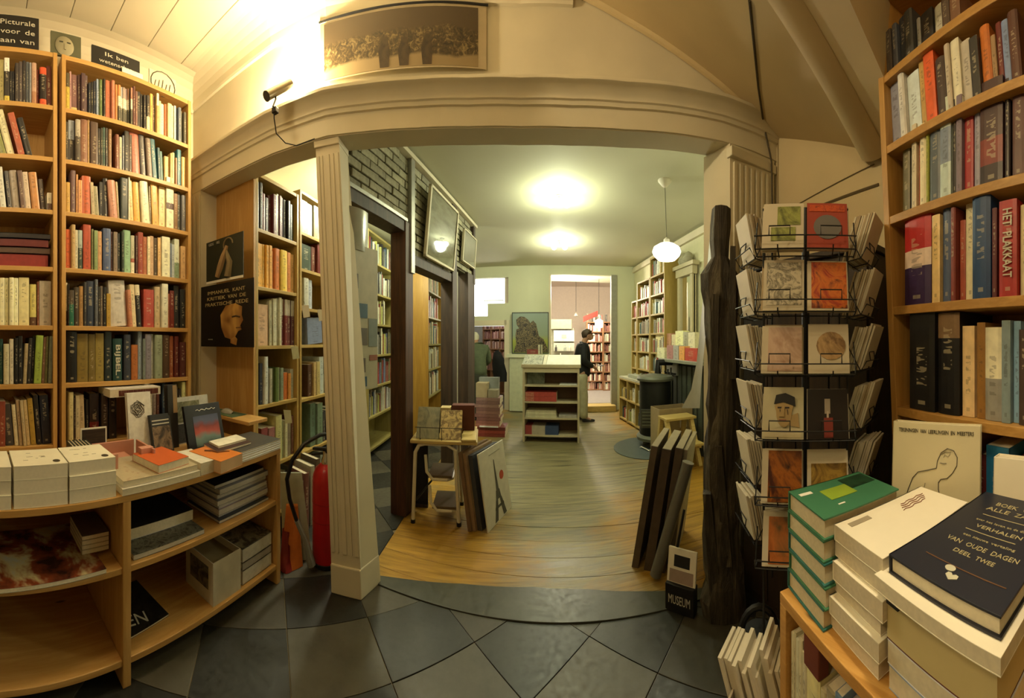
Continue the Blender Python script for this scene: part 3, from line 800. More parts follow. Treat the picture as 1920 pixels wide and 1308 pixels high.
Ar(4, x8, ((160, 630), (300, 580)), "60 110 460 7a3c34,112 158 455 8a5c50,162 208 390 b0a868,210 226 420 8a8658,228 246 415 b8b080,248 264 425 7a6a50,266 282 428 8a7a5c,284 300 392 6a4430")
Br(0, x7, ((395, 430), (555, 500)), "405 448 205 8a8a70,452 488 230 a0a088,491 524 245 b0a070@.2|8a7c54,527 555 255 a89868,560 600 262 6a6048")
Br(1, x7, ((410, 700), (580, 750)), "408 480 525 2a3420,483 512 540 5a3020,515 580 530 5a2014,583 620 540 4a2c1c")
Br(2, x7, ((415, 985), (605, 1005)), "416 450 770 a8a080,453 486 782 9a9a90")
Br(3, x7, ((435, 1255), (615, 1270)), "448 555 1075 6a7078 -4,566 590 1082 a88848,592 614 1085 b89850,616 650 1080 7a5c34")
Br(4, x8, ((315, 300), (425, 285)), "308 329 130 4a3020,331 346 120 a88850,348 365 118 b09858,367 390 95 a8a890,392 410 100 8a8c78,412 436 100 6c6838,438 460 110 9a9070")
Br(5, x8, ((325, 580), (445, 540)), "322 350 350 5a6a50,352 380 352 6a7858,382 400 400 3c3830,402 420 395 2c2a40,422 446 385 4a5a48")

# ---- the bookcase on the right, close to the viewer
RB0 = Vector((1.13, .56)); RBd = Vector((-.37, -.929)).normalized()
RB = (tuple(RB0), tuple(RB0 + RBd * 1.02))
ZR = [2.86, 2.51, 2.235, 1.965, 1.628, 1.262, .89, .45]
m_pine3 = wood('pine_shade', 'c09450', 'a87c3c', 'Z'); m_pine3h = wood('pine_shade_shelf', 'c09450', 'a87c3c', 'Y')
bookcase('pine_bookcase', 'pine bookcase of large books behind the stacked books', RB, ZR, .30, (m_pine3, m_pine3h), pt=.030, st=.030, shear=-.06)
xA = (1600, 0, .32096); xB = (1620, 340, .39735); xD = (1690, 520, .2904)
def Rr(i, xf, base, items, **k): row(RB, ZR[i + 1], xf, base, items, ['top', 'second', 'third', 'fourth', 'fifth', 'sixth'][i] + ' visible shelf of bookcase behind card rack', ('L', 'post'), 1.25, depth=.22, shf=-.06 * (ZR[i + 1] - 1.26), **k)
Rr(0, xA, ((110, 330), (550, 0)), "112 150 60 4a4032 -4,152 185 20 4a4a48 -4,188 240 -40 2e3030 -4,242 300 -60 38362e -4,304 330 -40 8a8470 -4,334 420 -90 26221c -4,424 500 -150 b0a888 -4,504 560 -200 4a3a2a -4,564 640 -240 6a4a30 -4")
Rr(1, xA, ((170, 775), (997, 320)), "172 240 350 7a7878 -5,242 280 345 b0a890 -5,282 355 330 b4b8a4 -5,357 396 235 a07c3c -5,400 465 210 b84c20 -5,468 525 250 3a2c22 -5,527 560 165 a09070 -5,562 615 125 c0b48c -5,617 676 115 a09478 -5,680 735 105 2c2820 -5,737 800 10 a85c20 -5,802 832 60 8a6a40 -5,834 875 -30 5a2418 -5,877 930 -40 6a7480 -5,932 1000 -80 4a2c1c -5")
Rr(2, xA, ((275, 1225), (997, 1000)), "282 324 710 5a5030,326 345 870 2c261c,347 374 700 b0a078,376 390 705 903c18,392 430 700 c0b080,432 450 705 7a7a20,452 514 660 484c48,517 580 555 a8a888@.3|6a7070@.35|a0a890,583 605 560 2a241c,607 640 540 6a5a58,643 695 470 8a2c28,698 740 455 7a7270,743 878 440 3a241c@.55|6a2a1c@.25|2a1c16,882 915 430 241814,930 1000 460 4a2c20")
Rr(3, xB, ((195, 590), (755, 535)), "200 328 140 98201c@.42|c0a888@.18|2a1834,332 370 165 c0a060,372 414 105 3c4654,417 440 130 6a2c20,442 469 180 8a4028,472 516 85 b8a878,522 610 50 16304a,613 636 130 4a1814,645 730 90 8a2018 0 PLAKKAAT,734 790 100 b8a878")
Rr(4, xB, ((215, 1060), (755, 1110)), "226 348 610 14120e,352 455 600 6a5030@.25|100e0c,458 516 655 c0a068,525 565 635 7a5420,567 649 655 c0b488@.55|7a7460,652 694 620 6a7468,696 731 620 6a8488,734 790 660 3a2c20")
Rr(5, xD, ((60, 1560), (792, 1640)), "70 205 1030 6a6450,212 300 1010 1c1a16,308 452 955 8a6030,500 548 1050 4a1814,552 702 970 1f5a6c,714 800 1048 6a2c1c", )
# ================================================================== LOW DISPLAY COUNTER AND WHAT LIES ON AND IN IT
def ink(c, name=None, rough=.5): return plain(name or 'ink_%d_%d_%d' % tuple(int(q * 255) for q in c), c, rough, var=.12, scale=20)
def rect3(p0, p1, p3):
    """near corner + two edge directions, squared up"""
    a, b = p1 - p0, p3 - p0; a.z = b.z = 0
    la, lb = a.length, b.length
    an = math.atan2(a.y, a.x); bn = math.atan2(b.y, b.x)
    d = (bn - an + math.pi) % (2 * math.pi) - math.pi
    s = 1 if d > 0 else -1
    e = (d - s * math.pi / 2) / 2
    an += e; bn = an + s * math.pi / 2
    return Vector((math.cos(an), math.sin(an), 0)) * la, Vector((math.cos(bn), math.sin(bn), 0)) * lb
def pxrect(px, z):
    p = [PZ(x, y, z) for x, y in px]
    return (p[0],) + rect3(p[0], p[1], p[2])
def lay(name, label, p, a, b, z0, z1, cover, spine='b', cat='book', group=None, soft=False, pages=None, mats=None, topmat=None):
    """flat book: corner p, edges a and b, from z0 to z1; spine along: 'a' near edge, 'A' far edge of b, 'b' edge at p, 'B' opposite"""
    p = Vector((p.x, p.y, z0)); h = z1 - z0
    o = thing(name, p + (a + b) / 2, label, cat, group)
    th = min(.0022 if soft else .0045, h * .22)
    cm = mats or m_cover; cc = dcol(cover) if isinstance(cover, str) else cover
    m = M(); m.fbox(p, a, b, (0, 0, th), 0, cc); m.fbox(p + Vector((0, 0, h - th)), a, b, (0, 0, th), 1 if topmat else 0, cc)
    au, bu = a.normalized(), b.normalized()
    if spine == 'a': m.fbox(p, a, bu * .004, (0, 0, h), 0, cc)
    elif spine == 'A': m.fbox(p + b - bu * .004, a, bu * .004, (0, 0, h), 0, cc)
    elif spine == 'b': m.fbox(p, au * .004, b, (0, 0, h), 0, cc)
    elif spine == 'B': m.fbox(p + a - au * .004, au * .004, b, (0, 0, h), 0, cc)
    m.build('cover', [cm, topmat] if topmat else cm, o, bevel=.0007)
    i = .0006 if soft else .005
    m = M(); m.fbox(p + au * i + bu * i + Vector((0, 0, th)), a - au * 2 * i, b - bu * 2 * i, (0, 0, h - 2 * th)); m.build('pages', pages or m_pages, o)
    return o
def stand(name, label, c0, c1, z0, z1, th, back, cover, cat='book', group=None, pages=m_pages, mats=None):
    """upright or leaning book seen from the front: c0,c1 lower front corners (plan), top leans back by `back`"""
    p, q = Vector((c0[0], c0[1], z0)), Vector((c1[0], c1[1], z0))
    t = (q - p); n = Vector((t.y, -t.x, 0)).normalized()
    if n.dot(p) > 0: n = -n
    up = Vector((0, 0, z1 - z0)) - n * back
    nb = up.cross(t).normalized()
    if nb.dot(n) < 0: nb = -nb
    o = thing(name, (p + q) / 2, label, cat, group)
    cc = dcol(cover) if isinstance(cover, str) else cover
    cm = mats or m_cover
    f = min(.003, th * .25)
    m = M(); m.fbox(p, t, up, -nb * f, 0, cc); m.fbox(p - nb * (th - f), t, up, -nb * f, 0, cc); m.fbox(p, t.normalized() * .003, up, -nb * th, 0, cc)
    m.build('cover', cm, o, bevel=.0006)
    tn = t.normalized(); un = up.normalized()
    m = M(); m.fbox(p + tn * .003 + un * .004 - nb * f, t - tn * .007, up - un * .008, -nb * (th - 2 * f)); m.build('pages', pages, o)
    return o, p, t, up, nb
def print_on(o, p, t, up, nb, u0, u1, v0, v1, mat, name='print', off=.0012):
    m = M(); a = p + t * u0 + up * v0 + nb * .0004
    m.fbox(a, t * (u1 - u0), up * (v1 - v0), nb * (off - .0004)); return m.build(name, mat, o)
def picmat(name, stops, scale=6.0, detail=5.0, dist=1.2, rough=.45, stretch=(1, 1, 1), kind='Object'):
    """a printed picture: smooth patches of the given colours"""
    if name in MATS: return MATS[name]
    m, nt, b = newmat(name)
    n = N(nt, 'ShaderNodeTexNoise', Scale=scale, Detail=detail, Roughness=.6, Distortion=dist); nt.links.new(coords(nt, kind, stretch), n.inputs[0])
    k = len(stops)
    nt.links.new(ramp(nt, n.outputs[0], [(.3 + .4 * i / max(1, k - 1), lin(h3(c))) for i, c in enumerate(stops)]), b.inputs['Base Color'])
    b.inputs['Roughness'].default_value = rough
    MATS[name] = m; return m

ZT = .835; XC = -1.335
cnt = thing('display_counter', (-1.67, .65, 0), 'low pine display counter with open bays in front of the tall bookcase', 'counter')
m = M(); m.box((-2.005, -.40, ZT - .03), (XC, 1.66, ZT)); m.build('counter_top', m_pineY, cnt, bevel=.003)
for z in (.52, .12):
    for y0, y1 in ((-.38, .615), (.655, 1.625)):
        m = M(); m.box((-1.99, y0, z - .028), (XC - .008, y1, z)); m.build('shelf', m_pineY, cnt, bevel=.003)
for y0, y1 in ((.615, .655), (1.625, 1.66), (-.40, -.38)):
    m = M(); m.box((-1.99, y0, 0), (XC - .002, y1, ZT - .03)); m.build('divider', m_pine, cnt, bevel=.004)
m = M(); m.box((-2.005, -.38, .0), (-1.99, 1.65, ZT - .03)); m.build('back_panel', m_pine, cnt)

# white thick books, two columns of three, and the stack at the picture edge
m_whitebk = plain('white_cover', (.80, .75, .58), .55, var=.05)
for ci, (y0, y1, dep, nm) in enumerate(((.150, .372, .20, 'inner'), (.378, .585, .20, 'outer'), (-.08, .140, .20, 'edge'))):
    z = ZT + .001
    for k in range(3):
        hgt = .056
        lab = {'inner': 'pile by picture edge', 'outer': 'pile beside orange book', 'edge': 'pile cut off by picture edge'}[nm]
        posn = ['bottom of', 'middle of', 'topmost of'][k]
        jx = random.uniform(-.004, .004)
        o = lay('white_book', posn + ' white thick books in the ' + lab, Vector((XC - .008 + jx, y0, 0)), Vector((0, y1 - y0, 0)), Vector((-dep, 0, 0)), z, z + hgt, (.78, .72, .55), 'A', group='white thick books on the counter', soft=True, mats=m_whitebk, pages=plain('white_pages', (.76, .70, .54), .8, var=.06, scale=60))
        if k == 2 and nm != 'edge':
            tp = Vector((XC - .01, y0, z + hgt))
            mm = M(); mm.lathe([(.0001, 0), (.016, 0), (.016, .0008), (.0001, .0008)], tp + Vector((-.035, (y1 - y0) * .82, 0)), 16); mm.build('dark_dot', ink((.06, .05, .03)), o)
            for q in range(7):
                mm = M(); yy = .03 + random.uniform(0, .1); xx = -.06 - random.uniform(0, .1)
                mm.fbox(tp + Vector((xx, yy, 0)), (0, random.uniform(.01, .03), 0), (-.002, 0, 0), (0, 0, .0006)); mm.build('mark', ink((.12, .09, .05)), o)
        z += hgt + .0005

# flat pile of large-format books under the orange one
p, a, b = pxrect(((296, 917), (394, 893), (217, 940)), .84)
p = Vector((XC + .004, .61, 0)); 
lay('art_book', 'large flat book at the bottom of the pile beside white books', p, Vector((0, .42, 0)), Vector((-.30, 0, 0)), ZT + .001, ZT + .03, 'b0a484', 'A', group='large books on counter', soft=True)
lay('art_book', 'large flat book with faint brown print under the red-orange book', p + Vector((-.012, .01, 0)), Vector((0, .40, 0)), Vector((-.29, 0, 0)), ZT + .0305, ZT + .058, 'a89a7c', 'A', group='large books on counter', soft=True,
    topmat=picmat('faint_print', ['9a8c70', 'a89a7c', 'b0a080', '8a6a50'], 9))
p0 = PZ(297.6, 873, .93); a_, b_2 = rect3(p0, PZ(366, 861, .93), PZ(232, 855, .93))
lay('orange_book', 'thick red-orange book lying on the pile beside the white books', p0, a_, b_2, ZT + .0585, .932, 'c85a2c', 'A', soft=True, mats=plain('orange_red_cover', (.55, .11, .025), .4, var=.06))
lay('cream_book', 'cream flat book between the two orange books', Vector((XC + .0, 1.035, 0)), Vector((0, .10, 0)), Vector((-.22, 0, 0)), ZT + .001, ZT + .062, 'c8bc98', 'A', soft=True)
p0 = PZ(414, 865, .90); a_, b_2 = rect3(p0, PZ(466.6, 853, .90), PZ(339.6, 850.5, .90))
ob = lay('orange_book', 'thick bright orange book with dark figure on its cover', p0, a_, b_2, ZT + .001, .90, 'd87830', 'A', soft=True, mats=plain('orange_cover', (.62, .19, .03), .4, var=.05), pages=plain('peach_pages', (.62, .42, .24), .8, var=.08))
mm = M(); mm.tube([p0 + a_ * u + b_2 * v + Vector((0, 0, .0008)) for u, v in ((.35, .75), (.5, .6), (.52, .45), (.7, .4), (.85, .3))], [.006, .008, .006, .007, .003], 6); mm.build('cover_figure', ink((.16, .06, .02)), ob)
# magazines at the far end of the counter top
for k in range(5):
    z = ZT + .001 + k * .011
    lay('magazine', ['lowest', 'second lowest', 'middle', 'second highest', 'uppermost'][k] + ' grey magazine in the pile at the counter end', Vector((XC + .006 - .004 * k, 1.30 + .005 * k, 0)), Vector((0, .35, 0)), Vector((-.26, 0, 0)), z, z + .0105, ['a8a898', 'b8b4a0', '98968a', 'b0ae9c', '3a362c'][k], 'A', 'magazine', 'magazines at the counter end', True)
zt2 = ZT + .057
lay('dark_book', 'dark brown flat book under the cream notebook', Vector((-1.40, 1.20, 0)), Vector((0, .26, 0)), Vector((-.16, .03, 0)), zt2 + .0, zt2 + .014, '3a2218', 'A', soft=True)
lay('notebook', 'cream notebook lying on a dark brown book', Vector((-1.44, 1.24, 0)), Vector((0, .22, 0)), Vector((-.11, .02, 0)), zt2 + .0145, zt2 + .026, 'd8cca4', 'A', soft=True)

# standing display behind
def standpx(name, label, x0, x1, yb, yt, X, th, back, cover, **k):
    (Y0, r0), (Y1, r1) = onX(x0, X), onX(x1, X)
    r = (r0 + r1) / 2
    return stand(name, label, (X, Y0), (X, Y1), ZT + .001, max(ZT + .06, zAt(yt, r)), th, back, cover, **k)
o, p, t, up, nb = standpx('white_book', 'white book with a drawn brain on its cover, standing behind the pink box', 244, 289, 815, 737, -1.80, .03, .05, 'd0c8ac')
mm = M(); c0 = p + t * .42 + up * .72 + nb * .001
for k in range(9):
    rr = .012 + .006 * k
    mm.tube([c0 + t.normalized() * (rr * .75 * math.cos(q * .6 + k * 2.4) + .006 * math.sin(q * 2.1 + k)) + up.normalized() * (rr * .8 * math.sin(q * .6 + k * 2.4) + .006 * math.cos(q * 2.7 + k)) for q in range(10)], .0018, 4)
mm.build('brain_drawing', ink((.08, .07, .05)), o)
o, p, t, up, nb = standpx('dark_book', 'dark book with a carved stone figure on its cover', 289, 327, 838, 779, -1.74, .025, .06, '1c1814')
print_on(o, p, t, up, nb, .06, .94, .04, .68, picmat('stone_print', ['1c1612', '4a3a2c', '8a7258', '3a2c22'], 16))
for k in range(2): print_on(o, p, t, up, nb, .08, .92, .82 - .09 * k, .85 - .09 * k, ink((.6, .58, .5)), 'title_line')
o, p, t, up, nb = standpx('tall_book', 'tall dark book with wooden-coloured edge standing on end', 318, 336, 838, 722, -1.78, .04, .03, '242018')
print_on(o, p, t, up, nb, .55, .98, .55, .99, plain('tan_edge', (.30, .20, .09), .6), 'edge_strip')
o, p, t, up, nb = standpx('photo_book', 'pale book with a misty tree photograph standing at the back', 333, 397, 838, 744, -1.82, .02, .05, 'b0aa90')
print_on(o, p, t, up, nb, .02, .72, .45, .9, picmat('tree_print', ['a8a488', '5a5a3c', '8a8868', 'b8b49a'], 8))
print_on(o, p, t, up, nb, .02, .55, .02, .42, picmat('dark_print', ['1c1c18', '3c3a34', '2a2824'], 20))
o, p, t, up, nb = standpx('framed_book', 'black-bordered book with red and blue landscape on its cover', 356, 423, 838, 760, -1.66, .022, .07, '12110f')
m_land, nt, b_ = newmat('landscape_print')
n = N(nt, 'ShaderNodeTexNoise', Scale=9.0, Detail=3.0); nt.links.new(coords(nt), n.inputs[0])
tc = nt.nodes.new('ShaderNodeTexCoord'); sz = nt.nodes.new('ShaderNodeSeparateXYZ'); nt.links.new(tc.outputs['Generated'], sz.inputs[0])
v = math_('ADD', sz.outputs[2], math_('MULTIPLY', math_('SUBTRACT', n.outputs[0], .5), .5))
nt.links.new(ramp(nt, v, [(.0, lin(h3('3a4038'))), (.3, lin(h3('6a8078'))), (.45, lin(h3('a84838'))), (.62, lin(h3('7a2c28'))), (.75, lin(h3('4a5068'))), (1, lin(h3('3c4258')))]), b_.inputs['Base Color'])
print_on(o, p, t, up, nb, .2, .9, .06, .74, m_land)
mm = M(); mm.tube([p + t * (.3 + .05 * q) + up * (.87 + .02 * math.sin(q * 2.3)) + nb * .0015 for q in range(12)], .0022, 4); mm.build('script_title', ink((.6, .58, .5)), o)
# pink display box with dark card
pk = thing('pink_box', (-1.63, .72, ZT), 'salmon pink open cardboard display box with a dark framed card', 'display box')
m_pink = plain('pink_card', (.52, .24, .16), .6, var=.06)
Yp = lambda x, X: onX(x, X)[0]
for nm, (x0, x1, ya, yb2, z0, z1) in {'box_base': (-1.72, -1.50, .55, .80, ZT + .001, ZT + .055), 'box_back': (-1.735, -1.72, .55, .86, ZT + .001, ZT + .115), 'box_front': (-1.50, -1.488, .60, .66, ZT + .001, ZT + .13), 'box_side': (-1.70, -1.50, .86, .872, ZT + .001, ZT + .12), 'box_arm': (-1.56, -1.52, .80, .872, ZT + .001, ZT + .125)}.items():
    m = M(); m.box((x0, ya, z0), (x1, yb2, z1)); m.build(nm, m_pink, pk, bevel=.002)
m = M(); m.box((-1.742, .55, ZT + .055), (-1.736, .70, ZT + .20)); m.build('card_frame', m_white, pk)
m = M(); m.box((-1.736, .558, ZT + .063), (-1.734, .692, ZT + .192)); m.build('dark_card', picmat('dark_card_print', ['1a120e', '2c1e16', '4a3a2a'], 30, stretch=(1, .2, 3)), pk)
# boxed set of dark green volumes and a cream pamphlet
for k in range(6):
    y0 = .475 + k * .018
    m = M(); book_into(m, (-1.60, y0, ZT + .001), (0, 1, 0), (1, 0, 0), (0, 0, 1), .0165, .14, .15, [(dcol('2c3224'), 0, 1)])
    tag(m.build('green_volume', [m_cover, m_pages]), ordw(k + 1) + ' dark green volume in the row behind the white books', 'book', 'dark green volumes on the counter')
stand('pamphlet', 'thin cream pamphlet standing between green volumes and orange book', (-1.50, .60), (-1.50, .64), ZT + .001, ZT + .12, .006, .02, 'b8ac84', cat='pamphlet')
# big white boxed book lying on the bottom shelf's books
o = lay('boxed_book', 'big white boxed book with dark red label, lying across the bottom shelf', Vector((-1.93, .80, 0)), Vector((0, .36, 0)), Vector((-.2, 0, 0)), 1.155, 1.205, 'c8c0a8', 'A', soft=True)
m = M(); m.box((-1.93, .86, 1.162), (-1.928, 1.14, 1.196)); m.build('spine_label', picmat('red_label', ['3a1410', '5a2018', '8a6a50'], 40, stretch=(1, 4, .3)), o)
# little shelf with a computer mouse
m = M(); m.box((-2.20, 1.665, .925), (-1.62, 1.86, .95)); sh = tag(m.build('small_shelf', m_pineX, bevel=.003), 'small pine ledge at the foot of the end panel', 'shelf')
m = M(); m.box((-2.12, 1.68, .951), (-1.80, 1.83, .954)); tag(m.build('mouse_mat', plain('green_mat', (.10, .16, .09), .8)), 'dull green mat under the computer mouse', 'mat')
m = M()
for i in range(9):
    u = i / 8; zc = math.sin(math.pi * (.08 + .84 * u)) ** .7
    m.v += [Vector((-1.94 + .12 * (u - .5) , 1.76 + .032 * zc * math.cos(math.pi * j / 8), .955 + .034 * zc * math.sin(math.pi * j / 8))) for j in range(9)]
for i in range(8):
    for j in range(8): m.f.append([i * 9 + j, i * 9 + j + 1, (i + 1) * 9 + j + 1, (i + 1) * 9 + j]); m.m.append(0); m.c.append(None)
tag(m.build('computer_mouse', plain('mouse_plastic', (.5, .5, .45), .25), smooth=True), 'pale computer mouse on the green mat', 'mouse')

# under the counter, right bay
zz = .521
for k in range(8):
    th = [.016, .022, .03, .02, .028, .022, .03, .02][k]
    dy = [0, .02, .005, .012, -.005, .01, .02, .0][k]; dx = [0.0, -.03, -.01, -.02, -.01, -.03, -.02, -.04][k]
    lay('magazine', ['lowest', 'second', 'third', 'fourth', 'fifth', 'sixth', 'seventh', 'topmost'][k] + (' magazine, counting up, ' if 0 < k < 7 else ' magazine ') + 'in the tall pile under the counter', Vector((XC - .05 + dx, 1.20 + dy, 0)), Vector((0, .40, 0)), Vector((-.30, 0, 0)), zz, zz + th, ['3a3c3c', '9a9c98', '8a7a70', 'a8a8a0', '6a6660', '9a988c', '7a766c', '161412'][k], 'A', 'magazine', 'magazine pile under the counter', True, pages=plain('grey_pages', (.52, .50, .44), .7, var=.1, scale=50)); zz += th + .0005
m_bwp = picmat('black_white_photo', ['0c0c0a', '2c2c26', '6a6a60', '141410', '8a887c'], 10, 8, 2.5, .3)
lay('photo_magazine', 'black and white photo magazine lying at the shelf edge under the counter', Vector((XC - .03, .68, 0)), Vector((0, .40, 0)), Vector((-.28, 0, 0)), .521, .545, '26241e', 'A', 'magazine', soft=True, topmat=m_bwp, pages=plain('grey_pages', (.52, .50, .44), .7))
lay('dark_magazine', 'dark magazine with white border behind the photo magazine', Vector((XC - .14, .67, 0)), Vector((0, .42, 0)), Vector((-.30, 0, 0)), .5455, .60, 'b0aca0', 'A', 'magazine', soft=True, topmat=plain('near_black', (.012, .011, .01), .5))
# white slip case and boxed books on the lowest shelf
sc_ = thing('slip_case', (-1.47, 1.24, .12), 'white square slip case with dark photograph on its side', 'box')
for nm, q in {'case_front': ((-1.365, 1.135, .121), (-1.36, 1.335, .345)), 'case_side': ((-1.60, 1.135, .121), (-1.365, 1.14, .345)), 'case_far_side': ((-1.60, 1.33, .121), (-1.365, 1.335, .345)), 'case_back': ((-1.605, 1.135, .121), (-1.60, 1.335, .345)), 'case_bottom': ((-1.60, 1.14, .121), (-1.365, 1.33, .125))}.items():
    m = M(); m.box(*q); m.build(nm, plain('slip_white', (.62, .58, .46), .6), sc_)
m = M(); m.box((-1.56, 1.133, .19), (-1.40, 1.1355, .31)); m.build('photo', picmat('slip_photo', ['141210', '4a463c', '7a7464', '201c18'], 18), sc_)
m = M(); m.box((-1.60, 1.14, .30), (-1.365, 1.33, .305)); m.build('inner_tray', plain('tray', (.30, .25, .14), .7), sc_)
for k, (z0, z1, c) in enumerate(((.121, .20, 'c0b698'), (.201, .245, '9a9078'), (.246, .325, 'b8ae90'))):
    lay('boxed_book', ['bottom', 'middle', 'top'][k] + ' cream boxed book beside the white slip case', Vector((-1.37, 1.36, 0)), Vector((0, .25, 0)), Vector((-.24, 0, 0)), z0, z1, c, 'a', 'book', 'boxed books under the counter', topmat=picmat('boxed_top', ['1a1410', '8a8068', '2c2018', 'a89c80'], 9) if k == 2 else None)
o = lay('black_magazine', 'black magazine with big white letters on the lowest shelf', Vector((-1.42, .68, 0)), Vector((-.03, .24, 0)), Vector((-.30, -.03, 0)), .121, .131, '12110f', 'A', 'magazine', soft=True, topmat=picmat('black_mag', ['080808', '14120f', '2a2620', '0a0a09'], 14))
BLACKMAG = o
# left bay: big art print and small stack
lay('art_folder', 'large glossy folder with reddish figures lying in the counter bay', Vector((XC + .015, .06, 0)), Vector((-.02, .48, 0)), Vector((-.40, -.02, 0)), .521, .540, '8a8a70', 'A', 'folder', soft=True, topmat=picmat('art_print', ['1a1612', '3a2018', '7a3c24', 'b8ac80', 'a8b0a8'], 5.0, 4, .3, .22))
for k in range(4):
    lay('small_book', ['lowest', 'second', 'third', 'topmost'][k] + ' small cream book stacked behind the glossy folder', Vector((-1.46, .47, 0)), Vector((0, .13, 0)), Vector((-.2, 0, 0)), .5405 + k * .021, .5405 + k * .021 + .0205, ['a09068', '8a7c5c', 'b0a078', '5a4a38'][k], 'A', 'book', 'small stack in the counter bay', True)

# signs and pictures standing on top of the tall bookcase
m_blk = plain('sign_black', (.010, .009, .008), .5)
def topsign(name, label, x0, x1, yt0, yt1, cat, mat, X=-2.034, z0=3.258, th=.012):
    (Y0, r0), (Y1, r1) = onX(x0, X), onX(x1, X)
    z1 = (zAt(yt0, r0) + zAt(yt1, r1)) / 2
    o = thing(name, (X, (Y0 + Y1) / 2, z0), label, cat)
    m = M(); m.box((X - th, Y0, z0), (X, Y1, z1)); m.build('board', mat, o, bevel=.001)
    return o, Y0, Y1, z0, z1
SIGNS = []
SIGNS.append(topsign('black_sign', 'black sign with pale lettering on the bookcase at picture edge', -20, 73, 22, 38, 'sign', m_blk))
o, Y0, Y1, z0, z1 = topsign('face_poster', 'grey-green poster of a cropped face on top of the bookcase', 95, 152, 55, 72, 'poster', plain('poster_green', (.09, .09, .05), .5))
m = M(); c = Vector((-2.033, (Y0 + Y1) / 2 - .01, z0 + (z1 - z0) * .42))
m.lathe([(.0001, 0), (.058, 0), (.06, .002), (.05, .009), (.0001, .014)], c, 20, axis=(1, 0, 0)); fo = m.build('face', plain('poster_skin', (.30, .27, .17), .6), o, smooth=True)
for dy in (-.024, .024):
    m = M(); m.fbox(c + Vector((.011, dy - .012, .012)), (0, .024, 0), (.003, 0, 0), (0, 0, .006)); m.build('eye', ink((.03, .03, .02)), o)
m = M(); m.fbox(c + Vector((.012, -.005, -.03)), (0, .010, 0), (.004, 0, 0), (0, 0, .035)); m.build('nose', plain('poster_skin', (.30, .27, .17), .6), o)
SIGNS.append(topsign('black_sign', 'long black sign with white lettering on the bookcase by the jamb', 172, 262, 80, 118, 'sign', m_blk))
m = M(); (Y0, r0), (Y1, r1) = onX(229, -2.022), onX(268, -2.022); m.box((-2.030, Y0, 3.258), (-2.022, Y1, 3.290)); tag(m.build('card_strip', m_white, bevel=.001), 'white card strip standing in front of the black sign', 'card')
o, Y0, Y1, z0, z1 = topsign('drawing_card', 'white card with an oval line drawing on the bookcase top', 280, 330, 128, 150, 'card', m_wall, X=-2.06)
m = M(); cy, cz = (Y0 + Y1) / 2, (z0 + z1) / 2
m.tube([Vector((-2.057, cy + .10 * math.cos(q * .42), cz - .01 + .085 * math.sin(q * .42))) for q in range(15)], .0035, 4, closed=True)
m.build('oval_line', ink((.06, .05, .03)), o)
m = M()
for k in range(5): m.tube([Vector((-2.057, cy - .07 + .03 * k, cz - .04)), Vector((-2.057, cy - .06 + .03 * k, cz + .01 * (k % 3)))], .003, 4)
m.build('sketch_line', ink((.12, .10, .07)), o)
m = M(); (Y0, r0), (Y1, r1) = onX(341, -2.12), onX(358, -2.12); m.box((-2.2, Y0, 3.258), (-2.12, Y1, 3.31)); tag(m.build('small_box', m_white, bevel=.002), 'small white box at the end of the bookcase top', 'box')

# posters hung at the left opening
def poster_y(name, label, x0, x1, yt, yb, Y, mat):
    (X0, r0), (X1, r1) = onY(x0, Y), onY(x1, Y); r = (r0 + r1) / 2
    o = thing(name, ((X0 + X1) / 2, Y, zAt(yb, r)), label, 'poster')
    m = M(); m.box((X0, Y, zAt(yb, r)), (X1, Y + .004, zAt(yt, r))); m.build('sheet', mat, o)
    return o, X0, X1, zAt(yb, r), zAt(yt, r)
PO = []
o, X0, X1, z0, z1 = poster_y('dance_poster', 'dark green poster of a bare figure above the portrait poster', 387, 456, 445, 527, 1.684, plain('poster_dark_green', (.022, .026, .015), .45))
m = M()
cx, cz = (X0 + X1) / 2, (z0 + z1) / 2; hh = z1 - z0
m.tube([Vector((cx - .07, 1.6825, z0 + .12 * hh)), Vector((cx - .03, 1.6825, z0 + .35 * hh)), Vector((cx, 1.6825, z0 + .55 * hh)), Vector((cx + .04, 1.6825, z0 + .78 * hh))], [.02, .028, .024, .014], 8)
m.build('figure', plain('figure_skin', (.34, .22, .10), .6), o, smooth=True)
m = M(); m.tube([Vector((cx + .05, 1.6825, z0 + .08 * hh)), Vector((cx + .07, 1.6825, z0 + .4 * hh)), Vector((cx + .03, 1.6825, z0 + .66 * hh))], [.03, .026, .012], 8); m.build('cloth_print', plain('figure_cloth', (.20, .15, .07), .6), o, smooth=True)
m = M(); m.tube([Vector((cx + .05 + .05 * math.cos(q * .5), 1.6825, z0 + .8 * hh + .05 * math.sin(q * .5))) for q in range(8)], .006, 5); m.build('arc_print', plain('figure_cloth', (.20, .15, .07), .6), o)
m = M(); m.box((X0, 1.682, z0), (X1, 1.684, z0 + .018)); m.build('white_edge', m_white, o)
PO.append((o, X0, X1, z0, z1))
o, X0, X1, z0, z1 = poster_y('portrait_poster', 'black poster with a lit face looking down and gold lettering', 377, 476, 530, 650, 1.680, plain('poster_black', (.006, .005, .004), .4))
PO.append((o, X0, X1, z0, z1))
cx, hh = (X0 + X1) / 2 + .06, z1 - z0
m = M()
prof = [(-.10, .30), (-.06, .15), (.0, .12), (.05, .16), (.08, .24), (.115, .26), (.10, .32), (.13, .40), (.115, .48), (.12, .60), (.05, .66), (-.05, .64), (-.11, .5)]
m.prism([(cx + a, 1.679, z0 + hh * b) for a, b in prof], (0, -.002, 0)); m.build('face', picmat('lit_face', ['2a1a0c', '8a6030', 'c09850', 'a87c40'], 5, 2, .5), o)
